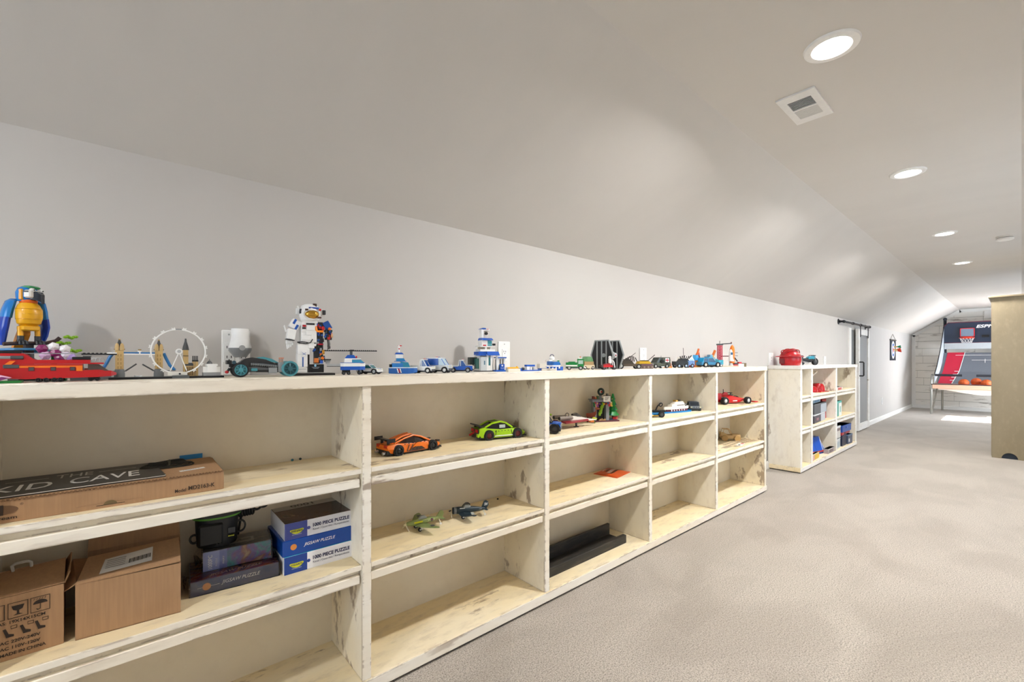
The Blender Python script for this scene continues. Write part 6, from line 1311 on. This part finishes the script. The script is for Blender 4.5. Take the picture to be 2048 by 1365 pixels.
for k in range(3): g.box(.022, .054-.006*k, -.0346, -.034, .158-.008*k, .161-.008*k)
g.build('sign_print', M('4a4a44', .5), q, False)
for k, c in enumerate(['b81c24', 'd8b02a', '7a2a8a', '1c6a3c', 'd8b02a', 'b81c24', '2a5aa8', 'd8d2c8']): G().ball((-.045+.016*k, -.030, .126-.010*math.sin(k*.45)), .0065, 8, 6).build('garland_bulb', M(c, .35), t)
for k in range(7): G().ball((.02-.004*k, -.012-.002*(k % 2), .118-.012*k), (.010+.002*(k % 3), .008, .009), 8, 6).build('green_garland', M('8ab81c', .4), t)
for x, c in ((-.052, '2a6a3c'), (-.03, '9a4a9a'), (.056, 'b82028'), (.07, 'd8b84a')): G().prism([(x-.006, .130), (x+.006, .130), (x+.006, .108), (x+.012, .104), (x+.004, .098), (x-.006, .104)], 'y', -.034, -.028).build('stocking', M(c, .5), t, False)
for x, h_, c in ((-.03, .012, 'b85a20'), (-.045, .018, '8a3a24'), (-.015, .020, '4a6a3a'), (.055, .034, '6a6a5c')): G().box(x-.006, x+.006, -.012, .004, .149, .149+h_).build('mantel_ornament', M(c, .45), t, False)
for k in range(5): G().box(-.012+.010*k, -.006+.010*k, -.024, -.012, .008, .016+.003*(k % 3)).build('log', M('c8a070', .5), t, False)
q = thing('toy_reindeer', 'reddish brown toy reindeer standing left of the toy fireplace', 'toy animal', (2.282, 1.835, S2), -60)
G().loft([[(x, -w, z0), (x, w, z0), (x, w*.8, z1), (x, -w*.8, z1)] for x, w, z0, z1 in ((-.03, .010, .036, .058), (0, .012, .034, .060), (.026, .009, .040, .070), (.034, .006, .056, .090))]).build('body', M('8a3a20', .45), q, False)
for x in (-.022, .018):
    for y in (-.007, .007): G().box(x-.004, x+.004, y-.003, y+.003, 0, .038).build('leg', M('7a3420', .45), q, False)
G().loft([[(x, -.006, z0), (x, .006, z0), (x, .005, z1), (x, -.005, z1)] for x, z0, z1 in ((.028, .084, .098), (.044, .084, .098), (.056, .086, .092))]).build('head', M('9a4a28', .45), q, False)
for y in (-1, 1): G().tube([(.034, y*.004, .097), (.030, y*.012, .112), (.036, y*.016, .120)], .0022, 5).build('antler', M('d8a878', .5), q)
q = thing('toy_sapling', 'small yellow-green toy plant between the starfighter and the toy fireplace', 'toy plant', (2.262, 1.79, S2), 0)
G().cyl((0, 0, 0), (0, 0, .028), .003, n=6).build('stem', M('5a7a2a', .5), q)
for k in range(5): a = R(72*k); G().ball((.010*math.cos(a), .010*math.sin(a), .030+.004*(k % 2)), (.009, .006, .005), 8, 5).build('leaf', M('a8b82a', .4), q)
q = thing('toy_christmas_tree', 'green toy Christmas tree with red base, right of the toy fireplace', 'toy tree', (2.468, 1.80, S2), 20)
G().box(-.03, .03, -.024, .024, 0, .010).build('base', M('2a6a9a', .4), q, False); G().box(-.022, .014, -.028, -.006, .010, .026).build('red_present', RED, q, False); G().cyl((0, 0, .010), (0, 0, .05), .006, n=8).build('trunk', M('5a3a24', .5), q)
for k in range(4):
    z = .036+.034*k; r = .036-.0075*k; gg = G()
    gg.loft([[(rr*(1+.16*(j % 2))*math.cos(2*math.pi*j/14), rr*(1+.16*(j % 2))*math.sin(2*math.pi*j/14), zz_) for j in range(14)] for rr, zz_ in ((r, z), (r*.92, z+.006), (r*.35, z+.040))]); gg.build('branches', M('1c8a3c', .4), q, False)
    for j in range(3): a = R(120*j+40*k-60); G().ball((r*1.0*math.cos(a), r*1.0*math.sin(a), z+.006), .0038, 7, 5).build('bauble', M(['c02028', 'd8b02a', '2a5aa8'][j], .3), q)
G().tube([(0, 0, .165), (0, 0, .180)], [.004, .001], 6).build('tree_tip', M('1c8a3c', .4), q)
t = thing('snack_packet', 'orange foil packet with white lettering lying on the middle shelf', 'packet', (2.385, 1.705, S1), 10)
def pk(u, v): return Vector((.20*u, .17*v, .004+.014*(math.sin(math.pi*u)**.6)*(math.sin(math.pi*v)**.6)+.003*math.sin(9*u+4*v)*math.sin(math.pi*v)))
n = 12; vs = [pk(i/n, j/n) for j in range(n+1) for i in range(n+1)]+[Vector((.20*(i/n), .17*(j/n), .0003)) for j in range(n+1) for i in range(n+1)]; fs = []; K = (n+1)**2
for j in range(n):
    for i in range(n): a = j*(n+1)+i; fs.append((a, a+1, a+n+2, a+n+1)); fs.append((K+a, K+a+n+1, K+a+n+2, K+a+1))
for i in range(n): fs += [(i, K+i, K+i+1, i+1), (n*(n+1)+i, n*(n+1)+i+1, K+n*(n+1)+i+1, K+n*(n+1)+i), (i*(n+1), (i+1)*(n+1), K+(i+1)*(n+1), K+i*(n+1)), (i*(n+1)+n, K+i*(n+1)+n, K+(i+1)*(n+1)+n, (i+1)*(n+1)+n)]
G().add(vs, fs).build('foil', M('d8561c', .28), t)
def pkpatch(nm, m, u0, u1, v0, v1):
    g = G(); k = 6; vv = [pk(u0+(u1-u0)*i/k, v0+(v1-v0)*j/2)+Vector((0, 0, .0008)) for j in range(3) for i in range(k+1)]; ff = []
    for j in range(2):
        for i in range(k): a = j*(k+1)+i; ff.append((a, a+1, a+k+2, a+k+1))
    return g.add(vv, ff).build(nm, m, t)
pkpatch('dark_print', M('4a2416', .35), .18, .86, .34, .42); pkpatch('dark_print', M('4a2416', .35), .30, .92, .62, .70)
for k in range(7): pkpatch('white_print', M('f0e6dc', .35), .22+.085*k, .28+.085*k, .45, .58)
pkpatch('white_print', M('f0e6dc', .35), .30, .55, .78, .82); pkpatch('seal_strip', M('b8481a', .3), .0, .05, .04, .96); pkpatch('seal_strip', M('b8481a', .3), .95, 1.0, .04, .96)
# bay 4
t = thing('toy_yacht', 'white toy ferry with dark red hull on a blue water plate', 'toy boat', (3.22, 1.768, S2), -9)
G().loft([[(x, -w, 0), (x, w, 0), (x, w, .010), (x, -w, .010)] for x, w in ((-.20, .006), (-.12, .034), (-.02, .048), (.14, .044), (.19, .012))]).build('water_plate', M('1f86cc', .2), t, False)
G().loft([[(x, -w*.9, .010), (x, w*.9, .010), (x, w, .026), (x, -w, .026)] for x, w in ((-.10, .006), (-.07, .024), (.10, .026), (.13, .020))]).build('hull', M('7a2430', .35), t, False); g = G()
for k in range(6): g.box(-.075+.03*k, -.066+.03*k, -.0275, -.025, .012, .024)
g.build('hull_ports', WHITE, t, False)
G().loft([[(x, -w, .026), (x, w, .026), (x, w*1.05, .046), (x, -w*1.05, .046)] for x, w in ((-.125, .004), (-.08, .025), (.10, .027), (.135, .022))]).build('upper_hull', M('f4efe6', .3), t, False); G().box(-.06, .115, -.022, .022, .046, .064).build('deckhouse', M('f4efe6', .3), t, False); G().prism([(-.035, .064), (.09, .064), (.075, .082), (-.01, .082)], 'y', -.019, .019).build('upper_deck', M('f4efe6', .3), t, False); g = G()
for k in range(7): g.box(.0+.012*k, .008+.012*k, -.0226, -.0218, .052, .058)
g.build('windows', M('3a2a2c', .3), t, False); G().box(-.005, .02, -.014, .014, .082, .094).build('gold_bridge', M('c8a04a', .35), t, False); G().box(.04, .06, -.010, .010, .082, .094).build('funnel', M('3a3430', .4), t, False); G().ring((.10, -.024, .058), .010, .003, 'y', 12, 5).build('life_ring', BLACK, t); G().box(.02, .045, -.012, .012, .082, .086).build('dark_deck', M('4a3a30', .4), t, False)
t = brick_car('toy_wagon', 'dark grey toy car right of the toy ferry, front to the viewer', 'toy car', (3.475, 1.745, S2), -140, .145, .082, .066, M('6a7480', .35), M('4a525c', .35), M('2a3038', .12), 'suv', None, LGREY, None, M('3a4048', .4), .016)
t = thing('toy_buggy', 'dark toy buggy with teal mast, mostly hidden by the third divider', 'toy vehicle', (2.82, 1.72, S2), -30)
wheels(t, (-.05, .05), .038, .022, .016, DGREY); G().box(-.07, .07, -.028, .028, .020, .034).build('frame', M('2a7ab4', .35), t, False); G().box(-.04, -.016, -.010, .010, .034, .10).build('mast', M('4a7a7c', .35), t, False); G().tube([(.02, 0, .034), (.04, 0, .075), (.06, -.01, .098)], .005, 6).build('boom', BLACK, t); G().ring((.06, -.01, .088), .012, .004, 'y', 14, 5).build('pulley', BLACK, t); G().box(.0, .09, -.020, .020, .034, .048).build('black_box', BLACK, t, False); G().box(-.05, .03, -.036, -.030, .010, .016).build('yellow_step', M('c8a030', .4), t, False)
# bay 5
t = thing('toy_race_car', 'red toy formula racing car with white-rimmed wheels, right-hand bay', 'toy car', (4.265, 1.785, S2), -20)
FR = M('c4141c', .25)
G().shell([(-.19, .022, .04, .075, .020, .026, .010), (-.10, .014, .04, .085, .040, .044, .010), (-.02, .012, .036, .080, .052, .055, .012), (.06, .012, .034, .060, .040, .042, .014), (.14, .022, .036, .048, .016, .018, .010), (.23, .026, .032, .036, .009, .011, .006)]).build('body', FR, t, False)
wheels(t, (-.145,), .068, .034, .040, M('d9dadb', .3)); wheels(t, (.135,), .068, .032, .034, M('d9dadb', .3))
G().prism([(.205, .012), (.25, .012), (.246, .020), (.205, .024)], 'y', -.085, .085).build('front_wing', FR, t, False); w_ = G().prism([(-.225, .085), (-.18, .080), (-.178, .086), (-.222, .094)], 'y', -.055, .055).build('rear_wing', BLACK, t, False)
for s in (-1, 1): G().box(-.228, -.172, s*.055-.002, s*.055+.002, .045, .105).build('end_plate', FR, w_, False); g = G(); g.tube([(.10, s*.015, .036), (.135, s*.06, .034)], .003, 5); g.tube([(.16, s*.012, .036), (.135, s*.06, .036)], .003, 5); g.tube([(-.12, s*.02, .045), (-.145, s*.06, .036)], .004, 5); g.build('suspension', BLACK, t); G().box(-.16, -.12, s*.041, s*.044, .046, .066).build('white_panel', WHITE, t, False)
G().tube([(-.03, -.022, .082), (-.02, -.022, .100), (.02, 0, .098), (-.02, .022, .100), (-.03, .022, .082)], .004, 6).build('halo', BLACK, t); G().box(-.03, .015, -.014, .014, .076, .084).build('cockpit', BLACK, t, False); G().prism([(-.12, .082), (-.04, .082), (-.05, .106), (-.075, .108)], 'y', -.009, .009).build('air_box', FR, t, False); G().tube([(-.09, .0, .10), (-.09, 0, .135)], .003, 5).build('aerial', BLACK, t)
for s in (-1, 1): G().box(-.03, .02, s*.054, s*.0566, .026, .034).build('sponsor_mark', WHITE, t, False)
WD_ = M('cfae7c', .6)
t = thing('wooden_jeep', 'laser-cut wooden model jeep at the back of the right-hand middle shelf', 'wooden model', (4.33, 1.82, S1), -55); t.scale = (1.15, 1.15, 1.1)
G().box(-.07, .07, -.034, .034, .022, .030).build('floor_panel', WD_, t, False)
for s in (-1, 1):
    G().prism([(-.07, .022), (.07, .022), (.075, .050), (.02, .054), (.01, .048), (-.03, .048), (-.036, .064), (-.07, .064)], 'y', s*.034-.0015, s*.034+.0015).build('side_panel', WD_, t, False); g = G(); g.tube([(-.06, s*.034, .064), (-.05, s*.034, .098), (-.01, s*.034, .098), (.012, s*.034, .054)], .0025, 5); g.build('cage_bar', WD_, t)
    for x in (-.045, .05): G().cyl((x, s*.040-.007, .024), (x, s*.040+.007, .024), .024, n=18).build('wheel', M('b8945c', .6), t)
G().box(.070, .074, -.034, .034, .022, .052).build('grille_panel', WD_, t, False); G().box(.02, .074, -.032, .032, .052, .055).build('hood', WD_, t, False); G().box(-.055, -.008, -.034, .034, .097, .100).build('canopy', WD_, t, False); G().cyl((-.076, 0, .06), (-.072, 0, .06), .016, n=14).build('spare_wheel', M('b8945c', .6), t)
for i, (x, y, rz, w, h, c, lab) in enumerate([(4.03, 1.63, 4, .30, .15, 'd8c6a4', 'pale laser-cut wooden sheet flat on the shelf, front left of the wooden jeep'), (4.25, 1.655, -6, .26, .14, 'c9b492', 'darker laser-cut sheet overlapping the pale one, front of the wooden jeep')]):
    t = thing('wooden_sheet', lab, 'wooden sheet', (x, y, S1+.0032*i), rz, 'laser-cut wooden sheets')
    G().box(0, w, 0, h, 0, .003).build('sheet', M(c, .6), t, False); g = G()
    for a in range(6):
        for b in range(3): g.tube([(.02+a*w*.155+.012*math.cos(R(q_)), .025+b*h*.3+.010*math.sin(R(q_)), .0032) for q_ in range(0, 360, 60)], .0012, 3, True)
    g.build('cut_outlines', M('5a4a34', .7), t, False)
t = thing('instruction_sheet', 'white leaflet with a red corner beside the wooden sheets', 'leaflet', (4.08, 1.612, S1+.0064), 12)
G().box(0, .16, 0, .05, 0, .0008).build('paper', M('e9e6e0', .7), t, False); decal(t, 'red_print', [(.10, .006, .0009), (.155, .006, .0009), (.155, .03, .0009), (.10, .03, .0009)], M('d07a78', .6)); decal(t, 'dark_print', [(.02, .02, .0009), (.07, .02, .0009), (.07, .035, .0009), (.02, .035, .0009)], M('5a6062', .6))
for i, (x, y, rz, L, tilt, lab) in enumerate([(3.63, 1.68, -8, .14, 0, 'loose wooden stick lying flat at the left of the right-hand middle shelf'), (3.64, 1.72, 10, .11, 0, 'shorter loose wooden stick behind the other, left of the wooden sheets')]):
    t = thing('wooden_stick', lab, 'stick', (x, y, S1), rz, 'loose wooden sticks'); G().box(0, L, 0, .014, 0, .004, .001).build('stick', WD_, t)

# ================================================================== far shelf: on top and inside
t = thing('toy_helmet', 'red plastic firefighter helmet on top of the far shelf', 'helmet', (5.83, 1.765, T), -25)
HR = M('b4141c', .25)
G().loft([[(1.10*r*math.cos(a), .92*r*math.sin(a), z) for a in [2*math.pi*k/24 for k in range(24)]] for r, z in ((.092, .0), (.106, .03), (.112, .07), (.106, .115), (.088, .152), (.055, .178), (.015, .188))]).build('shell', HR, t)
G().loft([[(1.12*r*math.cos(a)-.012, .96*r*math.sin(a), z) for a in [2*math.pi*k/24 for k in range(24)]] for r, z in ((.112, .098), (.138, .100), (.138, .106), (.110, .112))]).build('brim', HR, t); g = G()
for a in (-50, -18, 18, 50): g.tube([(.10*math.cos(R(180*k/10))*1.1, .095*math.sin(R(a))*math.sin(R(180*k/10)), .115+.078*math.sin(R(180*k/10))*math.cos(R(a*.6))) for k in range(11)], .006, 5)
g.build('ridges', M('a01018', .25), t); G().prism([(-.05, .0), (.05, .0), (.04, .04), (-.04, .04)], 'x', .104, .122).build('front_badge', M('e8ded8', .35), t, False); G().box(-.13, -.115, -.03, .03, .02, .08).build('back_strap', M('7a1018', .4), t, False)
t = thing('toy_motorcycle', 'teal and black toy motorcycle on top of the far shelf', 'toy motorcycle', (6.36, 1.735, T), -22)
wheels(t, (-.11, .12), .004, .044, .022, M('3a3c40', .4)); G().shell([(-.13, .05, .06, .075, .008, .012, .008), (-.05, .035, .06, .085, .018, .020, .010), (.03, .035, .062, .092, .016, .020, .010), (.09, .06, .075, .090, .010, .012, .006)]).build('body', BLACK, t, False); G().prism([(-.01, .075), (.075, .080), (.09, .105), (.03, .112), (-.005, .098)], 'y', -.018, .018).build('fuel_tank', M('2f8ca4', .25), t, False); G().prism([(.08, .07), (.12, .085), (.105, .118), (.082, .11)], 'y', -.014, .014).build('fairing', M('2f8ca4', .25), t, False); G().tube([(.12, -.016, .044), (.085, -.016, .118)], .005, 6).build('fork', CHROME, t); G().tube([(.12, .016, .044), (.085, .016, .118)], .005, 6).build('fork', CHROME, t); G().tube([(.075, -.045, .120), (.085, 0, .122), (.075, .045, .120)], .004, 6).build('handlebar', BLACK, t); G().tube([(-.02, -.022, .03), (-.12, -.026, .045)], .009, 8).build('exhaust', CHROME, t)
for k in range(4): G().box(-.17+.02*k, -.158+.02*k, -.018, .02, .0, .10+.02*(k % 2)).build('stand_part', M(['4a4c4e', '7a2a2c', '8c9092', '2a2c2e'][k], .4), t, False)
def simple_box(nm, label, cat, loc, rz, L, D, H, side, top=None, extras=None, group='boxes in the far shelf'):
    t = thing(nm, label, cat, loc, rz, group); G().box(0, L, 0, D, 0, H, .002).build('box', side, t)
    G().box(-.002, L+.002, -.002, D+.002, H*.86, H, .002).build('lid', top or side, t)
    for e in (extras or []): G().box(*e[1]).build(e[0], e[2], t, False)
    return t
# middle bay, upper
for i, (x, y, h_, lab, sh_) in enumerate([(6.62, 1.78, .075, 'red plastic toy hat, left of the two in the far shelf', 1.0), (6.86, 1.76, .105, 'taller red plastic toy hat, right of the two in the far shelf', 1.05)]):
    t = thing('toy_hat', lab, 'toy hat', (x, y, S2), 0, 'red toy hats'); G().lathe([(.118*sh_, 0), (.120*sh_, .006), (.080, .012), (.076, h_*.6), (.060, h_*.9), (.03, h_), (.0001, h_)], n=24).build('hat', HR, t)
    for k in range(3): G().tube([(-.07, -.04+.04*k, .012+h_*.3), (-.03, -.03+.03*k, h_*.95), (.03, -.03+.03*k, h_*.95), (.07, -.04+.04*k, .012+h_*.3)], .006, 5).build('ridge', M('a01018', .25), t)
t = thing('white_booklet', 'white booklet lying at the front of the shelf, left of the red hats', 'booklet', (6.09, 1.62, S2), 6); G().box(0, .34, 0, .10, 0, .006).build('cover', M('f1ede4', .5), t, False); G().box(.005, .335, -.001, .098, .001, .005).build('pages', M('e4ddd0', .7), t, False)
u2 = bpy.data.objects['display_shelf.001']
G().prism([(.46, .965), (1.02, 1.098), (1.02, 1.118), (.46, .985)], 'y', .10, .155).build('slanted_batten', CREAM_EDGE, u2, False)
# middle bay, middle
simple_box('shoe_box', 'white and dark box with a blue picture, under the grey box in the far shelf', 'box', (6.20, 1.625, S1), 3, .56, .18, .105, M('3c3c4c', .4), M('d5dae2', .35), [('white_panel', (.34, .562, -.0025, 0, .004, .088), M('bfc6d2', .35)), ('red_logo', (.10, .22, -.0025, 0, .03, .06), M('9a6a78', .4))])
simple_box('grey_case', 'dark and light grey case in the middle of the far shelf stack', 'case', (6.22, 1.63, S1+.106), 2, .58, .18, .125, M('55585f', .45), M('5b5f66', .45), [('light_end', (.30, .582, -.0025, .182, .0, .108), M('a9b4c0', .4))])
simple_box('game_box', 'flat blue and white box on top of the grey case', 'box', (6.30, 1.66, S1+.232), 4, .40, .16, .052, M('a9cbe2', .35), M('1c2436', .4), [('blue_print', (.08, .30, -.0025, 0, .012, .036), M('4a90c8', .35))])
simple_box('tall_box', 'tall black and red box behind the grey case', 'box', (6.82, 1.70, S1), 0, .17, .17, .255, M('1d1c22', .4), M('a81c20', .35), [('red_edge', (.11, .172, -.0025, 0, .0, .25), M('b81c20', .35))])
# middle bay, bottom
t = thing('toy_carrier', 'royal blue toy carrier with an orange-red base on the bottom of the far shelf', 'toy', (6.64, 1.775, B0), -10); t.scale = (.9, .9, 1)
G().loft([[(x, -w, .045), (x, w, .045), (x, w*.55, .045+h_), (x, -w*.55, .045+h_)] for x, w, h_ in ((-.20, .10, .10), (-.10, .11, .165), (.08, .11, .170), (.17, .09, .08))]).build('shell', M('1c58c4', .3), t, False); G().box(-.21, .185, -.112, .112, .028, .045).build('red_band', M('d8381c', .35), t, False); G().box(-.20, .17, -.10, .10, 0, .028).build('base', M('2a5ab0', .35), t, False); g = G(); g.tube([(.085, -.112, .05), (.082, -.062, .215), (.165, -.05, .128), (.178, -.095, .05)], .005, 5); g.build('white_piping', M('dfe6f2', .4), t); G().box(.18, .20, -.10, .08, .0, .06).build('coloured_tail', M('3a7a34', .4), t, False)
simple_box('yellow_box', 'pink and yellow flat box at the front of the bottom far shelf', 'box', (6.08, 1.612, B0), 2, .30, .030, .075, M('d8b0a4', .4), M('e2d6b0', .4), [('yellow_panel', (.11, .302, -.0025, 0, .01, .062), M('e6c02a', .35))])
simple_box('craft_box', 'orange and purple flat box standing behind the blue toy carrier', 'box', (6.62, 1.885, B0+.0), 0, .38, .03, .215, M('c88a3c', .4), M('d8a04a', .4), [('purple_print', (.12, .24, -.0025, 0, .02, .08), M('7a6aa0', .4))])
simple_box('grey_tray', 'low grey patterned tray box right of the blue toy carrier', 'box', (6.72, 1.606, B0), 0, .28, .055, .060, M('a49c9c', .45), M('b4b0b0', .45), [('dark_print', (.05, .20, -.0025, 0, .012, .046), M('7a6a6e', .45))])
simple_box('storage_bin', 'dark teal storage bin at the back of the bottom far shelf', 'bin', (6.075, 1.795, B0), 0, .22, .12, .20, M('2a4a54', .4), M('223c46', .4))
# right bay
t = thing('toy_robot_ball', 'round teal toy with a dark face on the upper right far shelf', 'toy', (7.33, 1.79, S2), -60); G().ball((0, 0, .07), (.075, .075, .07), 18, 12).build('body', TEAL, t); G().ball((.05, 0, .065), (.034, .042, .036), 14, 9).build('face', M('24343a', .3), t); G().cyl((0, 0, 0), (0, 0, .012), .04, n=14).build('foot', M('176a60', .4), t)
simple_box('red_game_box', 'flat red and white box on the upper right far shelf', 'box', (7.12, 1.615, S2), 3, .42, .10, .042, M('d8d2cc', .4), M('e4dcd4', .4), [('red_panel', (.11, .33, -.0025, 0, .004, .034), M('b82a24', .35))])
simple_box('teal_box', 'teal and white box on the middle right far shelf', 'box', (7.13, 1.625, S1), 3, .38, .15, .205, M('2f9a8e', .4), M('39a89c', .4), [('white_side', (.20, .382, -.0025, 0, .0, .176), M('e2e8e6', .4)), ('print', (.26, .33, -.003, 0, .05, .13), M('7ab8b0', .4))])
simple_box('white_box', 'white patterned box at the front left of the lower right far shelf', 'box', (7.11, 1.615, B0), 3, .27, .12, .13, M('c9cfd4', .4), M('dfe4e8', .4), [('print', (.04, .22, -.0025, 0, .02, .09), M('a4b4c0', .4))])
simple_box('navy_box', 'navy blue box standing in the middle of the lower right far shelf', 'box', (7.46, 1.625, B0), 0, .22, .14, .150, M('1a2440', .4), M('1c2a4c', .4))
simple_box('slate_box', 'slate blue box with a white tag at the right of the lower right far shelf', 'box', (7.72, 1.615, B0), -3, .20, .13, .135, M('4a5468', .4), M('6a86a8', .4), [('white_tag', (.03, .075, -.0025, 0, .03, .075), M('d9dde0', .5))])
simple_box('red_box', 'flat red patterned box lying across the navy and slate boxes', 'box', (7.45, 1.625, B0+.151), 1, .46, .14, .036, M('b42a34', .4), M('c23a40', .4), [('dark_print', (.12, .20, -.0025, 0, .006, .03), BLACK)])
simple_box('blue_case', 'bright blue case on top of the flat red box', 'case', (7.47, 1.625, B0+.188), -1, .44, .15, .095, M('184a9c', .35), M('1c54ac', .35), [('clasp', (.18, .24, -.006, 0, .05, .07), M('2a64b8', .35))])
simple_box('tall_black_box', 'tall black and red box at the back of the lower right far shelf', 'box', (7.66, 1.79, B0), 0, .30, .11, .325, M('1c1a1e', .4), M('3a1418', .4), [('red_side', (.19, .302, -.0025, 0, .10, .28), M('c01c20', .35))])
simple_box('pale_box', 'pale box stacked above the white patterned box in the far shelf', 'box', (7.12, 1.635, B0+.131), 0, .30, .16, .165, M('d2cfcb', .45), M('d9dde4', .4), [('dark_top_print', (.02, .28, -.0025, 0, .10, .135), M('7a6a6e', .45))])
